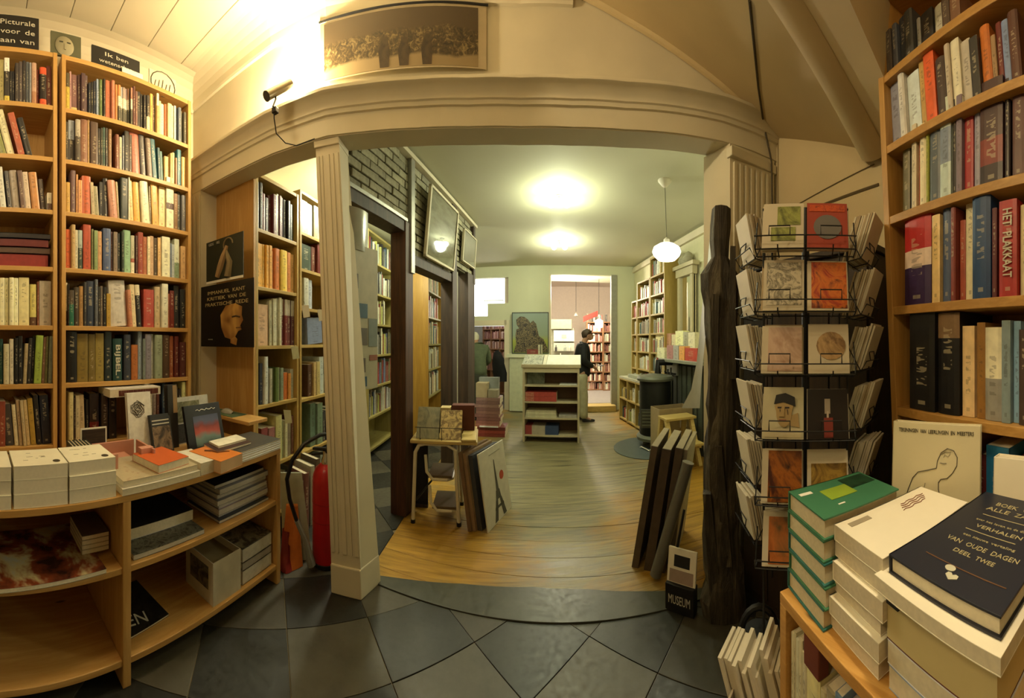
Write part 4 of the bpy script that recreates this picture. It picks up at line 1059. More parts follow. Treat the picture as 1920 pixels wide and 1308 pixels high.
m = M(); m.tube([Vector((cx + .02, 1.676, z0 + hh * .46)), Vector((cx + .06, 1.676, z0 + hh * .47)), Vector((cx + .1, 1.676, z0 + hh * .45))], .006, 5); m.build('brow', ink((.08, .05, .02)), o)
m = M(); m.tube([Vector((cx + .06, 1.676, z0 + hh * .29)), Vector((cx + .11, 1.676, z0 + hh * .295))], .004, 5); m.build('mouth', ink((.15, .07, .03)), o)
m = M(); m.prism([(cx + a, 1.679, z0 + hh * b) for a, b in ((.0, .06), (.06, .03), (.07, .12), (.04, .17), (.0, .14))], (0, -.0018, 0)); m.build('collar', picmat('lit_face', ['2a1a0c']), o)
# ================================================================== BRICK AND TIMBER PARTITION
PA, PB = (-1.05, 2.07), (-.56, 4.75)
PD = Vector((PB[0] - PA[0], PB[1] - PA[1], 0)).normalized(); PNn = Vector((PD.y, -PD.x, 0))     # PNn faces the room
def pl(x, off=0.0):
    q, r = onL(x, (PA[0] + PNn.x * off, PA[1] + PNn.y * off), (PB[0] + PNn.x * off, PB[1] + PNn.y * off)); return Vector((q[0], q[1], 0)), r
def ps(x): return (pl(x)[0] - Vector((*PA, 0))).dot(PD)
def pp_(s, z, off=0.0): return Vector((*PA, 0)) + PD * s + PNn * off + Vector((0, 0, z))
m_brick, nt, b_ = newmat('painted_brick')
n = N(nt, 'ShaderNodeTexNoise', Scale=22.0, Detail=6.0, Roughness=.7); nt.links.new(coords(nt), n.inputs[0])
info = nt.nodes.new('ShaderNodeObjectInfo')
bc = mixc(nt, 1.0, ramp(nt, n.outputs[0], [(.3, (.20, .19, .12)), (.65, (.40, .375, .25))]), ramp(nt, info.outputs['Random'], [(0, .65), (1, 1.15)]), 'MULTIPLY')
nt.links.new(bc, b_.inputs['Base Color']); b_.inputs['Roughness'].default_value = .8; bump(nt, b_, n.outputs[0], .6, .01)
m_mortar = plain('old_mortar', (.10, .09, .055), .95, var=.3, scale=30)
s0, s1, s2, s3 = ps(640), ps(757), ps(846), ps(886)
mb = M()
for a, b, z in ((s0, s1 + .1, 2.55), (s1 + .05, s2, 2.28), (s2, s3, 2.40)):
    mb.fbox(pp_(a, z, -.012), PD * (b - a), -PNn * .11, (0, 0, ZC - z))
part = struct(mb.build('wall_partition', m_mortar), 'old painted brick and timber partition beside the back room')
bricks = []
for v in range(4):
    m = M(); j = lambda: random.uniform(-.004, .004)
    L_, H_, T_ = .205, .058, .02
    vs = [Vector((j(), -T_, j())), Vector((L_ + j(), -T_, j())), Vector((L_, 0, 0)), Vector((0, 0, 0)), Vector((j(), -T_ + j(), H_ + j())), Vector((L_ + j(), -T_ + j(), H_ + j())), Vector((L_, 0, H_)), Vector((0, 0, H_))]
    # local x along the wall, -y to the room
    m.hexa(vs); me = m.build('brick', m_brick, None, bevel=.004, base=(0, 0, 0)); bricks.append(me)
ang = math.atan2(PD.y, PD.x)
first = True; nb_ = 0
for rowi in range(13):
    z = 2.285 + rowi * .068
    for k in range(-1, 15):
        s = s0 + k * .217 + (.108 if rowi % 2 else 0)
        if s < s0 - .02 or s + .2 > s3 + .03: continue
        mid = s + .1
        zmin = 2.55 if mid < s1 + .05 else (2.28 if mid < s2 else 2.40)
        if z < zmin or z + .06 > ZC: continue
        src = bricks[(rowi * 7 + k * 3) % 4]
        o = src.copy(); COL.objects.link(o); o.name = 'brick'; o.parent = part
        o.location = pp_(s, z, -.012 + random.uniform(-.004, .005)) - wloc(part); o.rotation_euler = (random.uniform(-.02, .02), random.uniform(-.01, .01), ang + random.uniform(-.012, .012) + (0))
        nb_ += 1
for o in bricks: bpy.data.objects.remove(o)
m_post = wood('red_timber', '5c3a22', '3c2416', 'Z', .55)
m_silver = plain('silver_strip', (.42, .42, .38), .35, .6, .1)
def pbox(nm, sa, sb, za, zb, offa, offb, mat, par=None):
    m = M(); m.fbox(pp_(sa, za, offa), PD * (sb - sa), PNn * (offb - offa), (0, 0, zb - za)); return m.build(nm, mat, par if par is not None else part, bevel=.003)
pbox('lintel', s0, s1 + .03, 2.44, 2.545, -.13, .02, m_dark)
pbox('lintel_strip', s0, s1 + .02, 2.53, 2.56, -.02, .032, m_silver)
pbox('post', s1 - .02, s1 + .12, 0, 2.53, -.12, .03, m_post)
pbox('steel_strip', s1 + .06, s1 + .13, 2.1, ZC, -.02, .045, m_silver)
pbox('lintel', s1 + .12, s2 + .05, 2.19, 2.285, -.13, .02, m_dark)
pbox('post', s2 - .03, s2 + .12, 0, ZC - .02, -.12, .03, m_dark)
pbox('white_board', s2 + .14, s2 + .24, 0, 2.36, -.10, .0, plain('dull_white', (.35, .34, .27), .7))
pbox('post', s3 - .30, s3, 0, 2.42, -.13, .03, m_dark)
pbox('post', s3 - .06, s3 + .02, 2.3, ZC - .02, -.12, .035, m_dark)
pbox('ceiling_trim', s0, s3 + .05, ZC - .06, ZC - .02, -.01, .06, m_cream)
def pframe(name, label, xa, xb, z0, z1, off, tilt, fm, im, fw=.035):
    sa, sb = ps(xa), ps(xb)
    o = thing(name, pp_((sa + sb) / 2, z0, off), label, 'picture')
    up = Vector((0, 0, z1 - z0)) - PNn * tilt; un = up.normalized(); base = pp_(sa, z0, off)
    W_ = sb - sa
    for nm, (u0, u1, v0, v1) in {'frame_bottom': (0, 1, 0, fw), 'frame_top': (0, 1, 1 - fw, 1), 'frame_side': (0, fw, 0, 1), 'frame_far_side': (1 - fw, 1, 0, 1)}.items():
        m = M(); m.fbox(base + PD * W_ * u0 + up * v0, PD * W_ * (u1 - u0), up * (v1 - v0), PNn * .03); m.build(nm, fm, o, bevel=.002)
    m = M(); m.fbox(base + PD * W_ * fw + up * fw, PD * W_ * (1 - 2 * fw), up * (1 - 2 * fw), PNn * .018); m.build('print', im, o)
    m = M(); m.fbox(base + PD * W_ * fw + up * fw + PNn * .019, PD * W_ * (1 - 2 * fw), up * (1 - 2 * fw), PNn * .003)
    g, nt2, b2 = (MATS.get('picture_glass'), None, None) if 'picture_glass' in MATS else newmat('picture_glass')
    if nt2:
        MATS['picture_glass'] = g; b2.inputs['Base Color'].default_value = (1, 1, 1, 1); b2.inputs['Transmission Weight'].default_value = 1.0; b2.inputs['Roughness'].default_value = .02; b2.inputs['IOR'].default_value = 1.3
        nn_ = N(nt2, 'ShaderNodeTexNoise', Scale=4.0); nt2.links.new(coords(nt2), nn_.inputs[0]); nt2.links.new(ramp(nt2, nn_.outputs[0], [(0, .01), (1, .04)]), b2.inputs['Roughness'])
    m.build('glass', g, o)
    return o
m_photo = picmat('framed_photo', ['4a4c40', '8a8c78', 'b0b098', '6a6c5a'], 2.0, 5, .5, .08, (1, 1, 3))
pframe('framed_picture', 'large white-framed picture hanging on the brick between two posts', 787, 842, 2.30, 2.97, .035, -.06, m_cream, m_photo)
pframe('framed_picture', 'small white-framed picture on the brick near the partition end', 859, 883, 2.50, 2.90, .03, -.03, m_cream, plain('pale_print', (.42, .42, .33), .5))

# sheets hung beside the column
def sheet(name, label, xa, ra, xb, rb, yt, yb, mat, curve=.0, cat='poster'):
    a, b = P(xa, 640, ra), P(xb, 640, rb); r = (ra + rb) / 2
    z0, z1 = zAt(yb, r), zAt(yt, r)
    m = M(); k = 6; vs = []
    t = b - a; n = Vector((t.y, -t.x, 0)).normalized()
    if n.dot(a) > 0: n = -n
    for side in (0, .002):
        for i in range(k + 1):
            q = a + t * i / k + n * (curve * math.sin(math.pi * i / k) - side)
            vs += [Vector((q.x, q.y, z0)), Vector((q.x, q.y, z1))]
    fs = []
    o_ = 2 * (k + 1)
    for i in range(k): fs += [(2 * i, 2 * i + 2, 2 * i + 3, 2 * i + 1), (o_ + 2 * i, o_ + 2 * i + 1, o_ + 2 * i + 3, o_ + 2 * i + 2), (2 * i + 1, 2 * i + 3, o_ + 2 * i + 3, o_ + 2 * i + 1), (2 * i, o_ + 2 * i, o_ + 2 * i + 2, 2 * i + 2)]
    fs += [(0, 1, o_ + 1, o_), (2 * k, o_ + 2 * k, o_ + 2 * k + 1, 2 * k + 1)]
    m.add(vs, fs)
    o = thing(name, ((a + b) / 2).xy.to_3d() + Vector((0, 0, z0)), label, cat)
    m.build('sheet', mat, o, smooth=True)
    return o, Vector((a.x, a.y, z0)), Vector((t.x, t.y, 0)), Vector((0, 0, z1 - z0)), n
sheet('poster', 'shiny silver plastic sheet above the long notice poster', 650, 2.16, 690, 2.30, 392, 470, plain('plastic', (.32, .32, .28), .18, .2), .02)
o, p, t, up, nb = sheet('notice_poster', 'long pale notice poster with small blue and grey pictures', 654, 2.15, 708, 2.36, 462, 730, plain('notice_paper', (.44, .43, .32), .5))
for (u0, u1, v0, v1, c) in ((.02, .30, .70, .80, (.16, .15, .13)), (.08, .62, .50, .60, (.05, .12, .18)), (.08, .62, .31, .43, (.13, .12, .10)), (.10, .55, .12, .22, (.14, .12, .10)), (.15, .6, .02, .09, (.05, .11, .17)), (.70, .98, .2, .24, (.30, .12, .08)), (.66, .98, .3, .5, (.20, .25, .24))):
    print_on(o, p, t, up, nb, u0, u1, v0, v1, ink(c), 'small_picture', .003)

# ================================================================== aisle bookcases seen through the partition
ZCs = [2.94, 2.56, 2.15, 1.74, 1.32, .91, .515, .1]
m_pine4 = wood('pale_pine', 'a89a60', '94884e', 'Z'); m_pine4Y = wood('pale_pine_y', 'a89a60', '94884e', 'Y')
UC = ((XA, 3.95), (XA, 5.0)); UD = ((XA, 5.02), (XA, 5.9))
bookcase('aisle_bookcase', 'pale bookcase seen through the first bay of the partition', UC, ZCs, .36, (m_pine4, m_pine4Y))
bookcase('aisle_bookcase', 'pale bookcase at the far side of the first partition bay', UD, ZCs, .36, (m_pine4, m_pine4Y))
SMALL = []
def fill(line, z, hmax, seed, pal, depth=.18, recess=.03, a=.03, b=.97, dens=1.0):
    """a shelf of books too far off to read one by one"""
    rnd = random.Random(seed)
    p0, p1 = Vector((*line[0], 0)), Vector((*line[1], 0)); t = (p1 - p0).normalized(); L = (p1 - p0).length
    n = Vector((t.y, -t.x, 0))
    if n.dot(p0) > 0: n = -n
    s = L * a
    while s < L * b:
        w_ = rnd.uniform(.016, .05)
        if s + w_ > L * b: break
        if rnd.random() < dens:
            h = hmax * rnd.uniform(.62, .95); c = rnd.choice(pal)
            SMALL.append((p0 + t * s - n * (recess + rnd.uniform(0, .02)) + Vector((0, 0, z + .001)), t, n, w_ * .97, h, depth - .02, dcol(c, 1.2), rnd.random() < .5))
        s += w_
PM = ['3a3428', '5a5a4a', '8a8a70', 'b0a880', 'c8c098', '6a3028', '2c3a34', '48505a', 'a8a090', '7a6a48', '241f1a', '9a9a4c']
PW = ['c8c098', 'b8b090', 'a8a080', 'd0c8a0', '8a7c5c', '6a5a40', '9a3c2c', '5a6a60', '3c3830', 'b09858']
PRd = ['7a4a38', '8a5a44', '5a3026', '98705a', '6a4030', 'a88468', '4a2c24', 'b89878']
for i in range(6):
    fill(UC, ZCs[i + 1], ZCs[i] - ZCs[i + 1] - .03, 100 + i, PM if i != 4 else ['8a2c2c', '7a3028', '5a5a3c', '5c6470', '6a3c30'], b=.9 if i != 2 else .7)
    fill(UD, ZCs[i + 1], ZCs[i] - ZCs[i + 1] - .03, 120 + i, PM, b=.8, dens=.85)
fill(UB, .08, .35, 141, PM); fill(UA, .08, .36, 142, PM)
fill(UB, ZB[5], .3, 143, PM, a=.5); fill(UB, ZB[1], .28, 144, PM, a=.5); fill(UB, ZB[2], .28, 145, PM, a=.55); fill(UB, ZB[4], .28, 146, PM, a=.55)
# second, nearer row of shelves past the second post
XE = -1.30; UE = ((XE, 5.2), (XE, 6.2)); ZE = [2.75, 2.32, 1.90, 1.46, 1.05, .62, .1]
ce = bookcase('aisle_bookcase', 'yellow pine bookcase seen through the second bay of the partition', UE, ZE, .40, (wood('yellow_pine', 'b8903c', 'a47c30', 'Z'), m_pine4Y))
for i in range(5): fill(UE, ZE[i + 1], ZE[i] - ZE[i + 1] - .03, 160 + i, PW, b=.95)
m = M(); m.box((-1.72, 5.17, 1.20), (-1.60, 5.199, 1.26)); m.build('wall_switch', m_white, ce)
m = M(); m.box((-1.74, 5.17, 1.46), (-1.58, 5.199, 1.62)); m.build('meter_box', plain('meter', (.45, .44, .36), .5), ce)

# ================================================================== BACK ROOM: things
m_cab = plain('cabinet_pale', (.50, .44, .28), .55, var=.07); m_cabin = plain('cabinet_inside', (.14, .085, .05), .7, var=.1)
a_, r_ = P(980, 640, 5.05), P(1086, 640, 5.05)
UN = ((a_.x, a_.y + .05), (r_.x, r_.y - .02))
zu = [1.10, .865, .615, .37, .10]
cu_ = bookcase('shelf_unit', 'free-standing pale shelf unit with brown back in the middle of the back room', UN, [1.11, .85, .605, .365, .11], .34, (m_cab, m_cab), pt=.03, st=.022, backmat=m_cabin, cat='shelf unit')
ut = Vector((UN[1][0] - UN[0][0], UN[1][1] - UN[0][1], 0)); uL = ut.length; ut.normalize(); un = Vector((ut.y, -ut.x, 0)); un = -un if un.dot(Vector((*UN[0], 0))) > 0 else un
u0 = Vector((*UN[0], 0))
m = M(); m.fbox(u0 - ut * .02 + un * .015 + Vector((0, 0, 1.11)), ut * (uL + .04), -un * .37, (0, 0, .05)); m.build('unit_top', m_cab, cu_, bevel=.004)
m = M(); m.fbox(u0 + un * -.002 + Vector((0, 0, 1.04)), ut * uL, -un * .02, (0, 0, .07)); m.build('top_rail', m_cab, cu_)
def ub(name, label, s, wd, d, z0, z1, col, cat='book', group=None, soft=True, mats=None):
    return lay(name, label, u0 + ut * s - un * .03, ut * wd, -un * d, z0, z1, col, 'a', cat, group, soft, mats=mats)
for k in range(2):
    o = ub('red_book', ['lower', 'upper'][k] + ' of two red books with white ends in the shelf unit', .035, .47, .24, .606 + .071 * k, .676 + .071 * k, '9a3c30', group='red books in the shelf unit')
    m = M(); m.fbox(u0 + ut * .036 - un * .0275 + Vector((0, 0, .610 + .071 * k)), ut * .13, -un * .003, (0, 0, .062)); m.build('white_label', picmat('label_rw', ['c0a890', 'a84038', 'd0c0a0'], 60), o)
for k in range(4): ub('magazine', ['lowest', 'second', 'third', 'topmost'][k] + ' pale magazine lying in the third compartment of the unit', .035 + .005 * k, .47 - .01 * k, .26, .366 + .026 * k, .391 + .026 * k, ['c0b88c', 'b8b084', 'c4bc90', 'b0a478'][k], 'magazine', 'pale magazines in the shelf unit')
for k in range(2): ub('magazine', ['lower', 'upper'][k] + ' grey magazine at the side of the third compartment', .54, .27, .24, .366 + .02 * k, .385 + .02 * k, 'a09880', 'magazine', 'grey magazines in the shelf unit')
fo_ = thing('folder', u0 + ut * .28 - un * .15 + Vector((0, 0, .111)), 'thick folder striped red, white and blue on the lowest shelf', 'folder')
for nm, s, wd, c in (('red_band', .035, .10, (.30, .05, .05)), ('white_band', .135, .20, (.42, .38, .30)), ('blue_band', .335, .20, (.035, .06, .14))):
    m = M(); m.fbox(u0 + ut * s - un * .03 + Vector((0, 0, .1115)), ut * wd, -un * .24, (0, 0, .13)); m.build(nm, ink(c), fo_)
ob = thing('picture_card', u0 + ut * .17 - un * .2 + Vector((0, 0, .851)), 'grey picture card with dark shapes in the top compartment', 'card')
m = M(); m.fbox(u0 + ut * .04 - un * .20 + Vector((0, 0, .851)), ut * .27, -un * .012, (0, 0, .19)); m.build('card', picmat('grey_card', ['20221c', '6a7468', '808a7c', '8c948a'], 5), ob)
ub('magazine', 'white curled magazine at the edge of the top compartment', .55, .26, .2, .851, .866, 'c8c4a8', 'magazine')
# lectern sheets on top
def slope(name, label, s, wd, mat, cat):
    p = u0 + ut * s + un * .0 + Vector((0, 0, 1.161)); m = M()
    m.prism([p, p - un * .33, p - un * .33 + Vector((0, 0, .13))], ut * wd)
    return tag(m.build(name, mat, None, bevel=.002), label, cat)
slope('picture_display', 'sloping display of small grey pictures on the shelf unit', -.01, .30, picmat('small_pics', ['3a3c34', '9a9c90', 'c8c8b8', '5a5c50'], 22), 'display')
slope('card_strip', 'narrow white upright card between display and papers', .30, .05, m_white, 'card')
slope('white_papers', 'bright white papers on the sloping top of the shelf unit', .355, .51, plain('bright_paper', (.85, .85, .78), .6), 'paper')

# painting on a ledge
(pq, pr) = bw(995)
o = thing('painting', (pq[0], pq[1] - .1, 1.24), 'painting of a dark carved figure against a pale blue sky', 'painting')
pa, pb2 = Vector((*bw(961)[0], 0)) - DV * .10, Vector((*bw(1029)[0], 0)) - DV * .10
pt_ = pb2 - pa; z0, z1 = 1.235, 2.13
m = M(); m.fbox(pa + Vector((0, 0, z0)), pt_, DV * .04, (0, 0, z1 - z0)); m.build('canvas_edge', plain('frame_dark', (.02, .03, .03), .5), o)
m_pt, nt, b_ = newmat('painting_sky')
tc = nt.nodes.new('ShaderNodeTexCoord'); sz = nt.nodes.new('ShaderNodeSeparateXYZ'); nt.links.new(tc.outputs['Generated'], sz.inputs[0])
nt.links.new(ramp(nt, sz.outputs[2], [(.1, lin(h3('7a8a3c'))), (.3, lin(h3('98a040'))), (.45, lin(h3('8a9a84'))), (1, lin(h3('8a9c94')))]), b_.inputs['Base Color'])
m = M(); m.fbox(pa + pt_ * .02 - DV * .003 + Vector((0, 0, z0 + .02)), pt_ * .96, DV * .004, (0, 0, (z1 - z0) - .04)); m.build('canvas', m_pt, o)
fig = [(.05, .0), (.12, .22), (.10, .45), (.13, .60), (.2, .62), (.13, .72), (.12, .85), (.22, .93), (.34, .92), (.45, .84), (.5, .76), (.58, .82), (.66, .74), (.70, .58), (.74, .42), (.86, .34), (.97, .12), (.99, .0)]
def figp(u, v): return pa + pt_ * u - DV * .0045 + Vector((0, 0, z0 + .03 + v * (z1 - z0 - .06)))
m = M(); m.prism([figp(u, v) for u, v in fig], -DV * .004); m.build('figure', picmat('woodcut', ['0c0906', '1a120a', '100c08', '8a7a54', '16100a', '100c08'], 9, 4, 4.0), o)
m = M(); bwbox(953, 1031, 1.16, 1.233, .0, 0, m, .26); tag(m.build('wall_ledge', m_wgreen), 'pale ledge under the painting', 'ledge')
m = M(); bwbox(958, 1030, .02, 1.16, .0, 0, m, .22); tag(m.build('wall_cupboard', plain('cupboard_green', (.50, .53, .36), .6)), 'pale green cupboard front below the painting', 'cupboard')
# things on the ledge in front of the painting
for k, (x, wpx, h, c, lab) in enumerate(((990, 22, .10, '7a3428', 'red boxed book in front of the painting'), (1010, 4, .2, 'b8b088', 'cream book standing before the painting'), (1015, 3, .2, 'a8a078', 'thin cream book standing before the painting'))):
    q = Vector((*bw(x)[0], 0)) - DV * .245; wd = wpx * 7.3 / F
    m = M(); book_into(m, q + Vector((0, 0, 1.234)), EV, -DV, (0, 0, 1), wd, h, .12, [(dcol(c), 0, 1)]); tag(m.build('book', [m_cover, m_pages]), lab, 'book')

# transom light well: sky-bright window over the left doorway
o = struct(M().__class__ and thing('window_1', (*bw(920)[0], zAt(592, R0)), 'bright roof light above the far doorway', 'window'))
del o['category']
q0, q1 = Vector((*bw(884)[0], 0)) + DV * 1.3, Vector((*bw(956)[0], 0)) + DV * 1.3
m = M(); m.fbox(q0 + Vector((-.3, 0, 1.9)) - EV * .6, (q1 - q0) + EV * 1.4, DV * .02, (0, 0, 1.6)); m.build('pane', emis('skylight', (.92, .97, 1.0), 2.2), o)
m = M(); m.fbox(q0 + DV * -.05 + Vector((0, 0, 2.55)), (q1 - q0) * .6, DV * .04, Vector((0, 0, .03)) ); m.build('glazing_bar', plain('bar', (.35, .4, .38), .5), o)

# ================================================================== ROOMS BEYOND
C0 = bw(1020)[0]; C1 = bw(1160)[0]
def beyond(d, s, z): return Vector((*BW0, 0)) + DV * d + EV * s + Vector((0, 0, z))
sA = (Vector((*bw(1030)[0], 0)) - Vector((*BW0, 0))).dot(EV); sB = (Vector((*bw(1152)[0], 0)) - Vector((*BW0, 0))).dot(EV)
m_pinkw = plain('pink_wall', (.74, .65, .56), .75, var=.05)
mb = M()
mb.fbox(beyond(.12, sA - .9, 0), EV * 4.0, DV * 5.2, (0, 0, .13)); struct(mb.build('floor_far', plain('lilac_floor', (.30, .28, .28), .5)), 'grey-lilac raised floor of the far room')
mb = M(); mb.fbox(beyond(5.3, sA - 1.0, .13), EV * 4.2, DV * .1, (0, 0, 3.5)); struct(mb.build('wall_far', m_pinkw), 'pinkish end wall of the far room')
mb = M(); mb.fbox(beyond(.12, sA - 1.0, 3.55), EV * 4.2, DV * 5.3, (0, 0, .08)); struct(mb.build('ceiling_far', m_pinkw), 'pinkish ceiling of the far room')
mb = M(); mb.fbox(beyond(.12, sA - 1.0, .13), EV * .08, DV * 5.2, (0, 0, 3.5)); struct(mb.build('wall_far_left', m_pinkw), 'pinkish side wall of the far room')
mb = M(); mb.fbox(beyond(.12, sA + 3.0, .13), EV * .08, DV * 5.2, (0, 0, 3.5)); struct(mb.build('wall_far_right', m_pinkw), 'pinkish side wall of the far room near the shelves')
mb = M(); mb.fbox(beyond(-.22, sA + .2, 0), EV * (sB - sA - .2), DV * .34, (0, 0, .125)); struct(mb.build('trim_4', m_pale, bevel=.004), 'wooden step up into the far room')
# far bookcases
def fline(x0, x1, d):
    a, b = onL(x0, tuple(beyond(d, 0, 0).xy), tuple(beyond(d, 1, 0).xy))[0], onL(x1, tuple(beyond(d, 0, 0).xy), tuple(beyond(d, 1, 0).xy))[0]
    return (a, b)
FL = fline(1100, 1131, 2.1); FM = fline(1131, 1152, 2.0); FR_ = fline(1152, 1175, 1.95)
zf = [2.05, 1.78, 1.50, 1.22, .94, .66, .40, .16]
m_rw = wood('reddish_shelf', '98704c', '80583a', 'Z', .6, False)
for i, ln in enumerate((FL, FM, FR_)):
    bookcase('far_bookcase', ['brown bookcase behind the reading person in the far room', 'narrow brown bookcase by the far doorway edge', 'brown bookcase mostly hidden by the door post'][i], ln, zf, .28, (m_rw, m_rw))
    for k in range(7): fill(ln, zf[k + 1], .25, 200 + i * 10 + k, PRd + PW[:4], depth=.16, dens=.95)
    fill(ln, zf[0], .25, 240 + i, PW, depth=.16, dens=.6)
# white kitchen corner
kc = thing('wall_cabinet', beyond(2.4, sA - .05, 1.2), 'white kitchen wall cabinets in the far room', 'cabinet')
for nm, (s, wd, z0, z1, c) in {'hood': (-.05, .62, 1.86, 2.14, (.34, .32, .22)), 'cabinet_body': (.05, .60, 1.50, 1.82, (.62, .64, .50)), 'open_shelf': (.05, .60, 1.22, 1.46, (.42, .44, .36)), 'back_board': (-.1, .75, .9, 1.9, (.55, .57, .46))}.items():
    m = M(); d_ = 2.4 if nm != 'back_board' else 2.75
    m.fbox(beyond(d_, sA + s, z0), EV * wd, DV * (.34 if nm != 'back_board' else .02), (0, 0, z1 - z0)); m.build(nm, plain('kc_' + nm, c, .5), kc, bevel=.006)
m = M(); m.fbox(beyond(2.39, sA + .28, 1.6), EV * .14, DV * .012, (0, 0, .1)); m.build('handle_plate', plain('plate', (.4, .4, .32), .4), kc)
for k in range(4):
    m = M(); m.lathe([(.03, 0), (.035, .1), (.012, .13), (.012, .17)], beyond(2.3, sA + .12 + k * .13, 1.23 if k != 1 else 1.0), 10); tag(m.build('jar', plain('jar_%d' % k, [(.05, .05, .05), (.6, .6, .5), (.3, .35, .3), (.5, .48, .4)][k], .3)), ['black jar', 'white jar', 'grey-green jar', 'cream jar'][k] + ' by the white cabinets in the far room', 'jar')
m = M(); a = beyond(1.5, 0, 0)
ra = onL(1094, tuple(beyond(1.5, 0, 0).xy), tuple(beyond(1.5, 1, 0).xy)); rb = onL(1121, tuple(beyond(1.5, 0, 0).xy), tuple(beyond(1.5, 1, 0).xy))
pA, pB = Vector((*ra[0], zAt(603, ra[1]))), Vector((*rb[0], zAt(592, rb[1])))
m.fbox(pA, pB - pA, DV * .12, (0, 0, .14)); o = tag(m.build('red_sign', plain('red_board', (.34, .05, .04), .5)), 'red board hanging askew in the far room', 'sign')
# hanging lamps in the far room
for (x, yt, yb, d, lab) in ((1123, 541, 605, 1.6, 'lit milk-glass pendant lamp in the far room'), (1080, 553, 590, 3.2, 'unlit pale pendant lamp deep in the far room')):
    q, r = onL(x, tuple(beyond(d, 0, 0).xy), tuple(beyond(d, 1, 0).xy)); z = zAt(yb, r)
    o = thing('pendant_lamp', (q[0], q[1], z), lab, 'lamp')
    lit = x == 1123
    m = M(); m.lathe([(.02, -.14), (.10, -.12), (.11, -.02), (.10, .06), (.03, .10)] if lit else [(.02, -.05), (.07, -.04), (.04, .03), (.01, .06)], (q[0], q[1], z), 16); m.build('shade', emis('milk_glass_far', (1, .95, .8), 6.0) if lit else m_white, o, smooth=True)
    m = M(); m.tube([(q[0], q[1], z + .1), (q[0], q[1], 3.54)], .006, 5); m.build('cord', m_black, o)
    m = M(); m.lathe([(.001, 0), (.05, 0), (.05, .02), (.001, .02)], (q[0], q[1], 3.528), 12); m.build('ceiling_rose', m_black, o)
    if lit: lamp_light('far_light', 'POINT', (q[0], q[1] , z - .25), 6, PINKW, .1, parent=o)
lamp_light('far_room_light', 'POINT', tuple(beyond(1.1, (sA + sB) / 2 - .35, 2.75)), 270, PINKW, .15)

# left far room: shelves of red-brown books seen through the doorway
m_rd = plain('far_left_wall', (.6, .55, .45), .8)
sL0 = (Vector((*bw(880)[0], 0)) - Vector((*BW0, 0))).dot(EV); sL1 = (Vector((*bw(957)[0], 0)) - Vector((*BW0, 0))).dot(EV)
mb = M(); mb.fbox(beyond(.12, sL0 - 1.4, -.06), EV * (sL1 - sL0 + 1.6), DV * 3.6, (0, 0, .06)); struct(mb.build('floor_side_room', plain('side_floor', (.12, .10, .09), .6)), 'dark floor of the far side room')
mb = M(); mb.fbox(beyond(3.6, sL0 - 1.4, 0), EV * (sL1 - sL0 + 1.6), DV * .08, (0, 0, 2.0)); struct(mb.build('wall_side_room', m_rd), 'end wall of the far side room')
mb = M(); mb.fbox(beyond(.12, sL1 + .12, 0), EV * .06, DV * 3.5, (0, 0, 3.4)); struct(mb.build('wall_side_room_right', m_rd), 'side wall of the far side room')
la, lb = beyond(2.4, sL0 - .25, 0), beyond(1.1, sL1 + .08, 0)
SRl = (tuple(la.xy), tuple(lb.xy))
zs_ = [2.12, 1.86, 1.58, 1.30, 1.02, .7, .1]
bookcase('far_bookcase', 'long brown bookcase in the side room beyond the far doorway', SRl, zs_, .26, (m_rw, m_rw), posts=[0, .45, .9, 1.3, (lb - la).length])
for k in range(5): fill(SRl, zs_[k + 1], .24, 300 + k, PRd, depth=.15)
fill(SRl, zs_[0], .22, 310, PW, depth=.15, dens=.5)
bl = thing('coat', beyond(-.05, sL1 - .28, .55), 'black coat hanging in the far doorway', 'coat')
m = M()
cq = beyond(.02, sL1 - .30, 0)
for i, (z, rx, ry) in enumerate(((.62, .15, .09), (.8, .17, .1), (1.0, .155, .09), (1.15, .12, .08), (1.26, .075, .06), (1.30, .02, .02))):
    m.v += [cq + EV * (rx * math.cos(q * math.pi / 6) * (1 + .08 * math.sin(q * 3)) - (1.3 - z) * -.14) + DV * ry * math.sin(q * math.pi / 6) + Vector((0, 0, z)) for q in range(12)]
for i in range(5):
    for q in range(12): m.f.append([i * 12 + q, i * 12 + (q + 1) % 12, (i + 1) * 12 + (q + 1) % 12, (i + 1) * 12 + q]); m.m.append(0); m.c.append(None)
m.build('coat_body', plain('black_cloth', (.010, .010, .012), .85), bl, smooth=True)
m = M(); m.tube([cq + EV * .04 + Vector((0, 0, 1.29)), cq + EV * .04 + Vector((0, 0, 1.36)), cq + EV * .08 + Vector((0, 0, 1.37))], .006, 5); m.build('hook', m_black, bl)
# ================================================================== BACK ROOM, RIGHT SIDE
def rwl(x, off=0.0): return onX(x, 2.56 - off)
zr = [2.92, 2.60, 2.28, 1.96, 1.64, 1.32, 1.0, .68]
m_yp = wood('honey_pine', 'b8a058', 'a08844', 'Z', .5, False); m_ypY = wood('honey_pine_y', 'b8a058', 'a08844', 'Y', .5, False)
for i, (y0, y1, nt_) in enumerate(((6.02, 6.30, 2), (5.40, 6.00, 1), (4.80, 5.38, 0))):
    ln = ((2.30, y1), (2.30, y0))
    bookcase('tall_bookcase', ['lowest of the stepped honey pine bookcases by the back wall', 'middle one of the stepped honey pine bookcases', 'tallest stepped honey pine bookcase beside the mirror'][i], ln, zr[nt_:], .25, (m_yp, m_ypY))
    for k in range(nt_, 7): fill(ln, zr[k + 1], .27, 400 + i * 10 + k, PW + (['9a4c3c', '8a3c30'] if k < 3 else []), depth=.17, dens=.92)
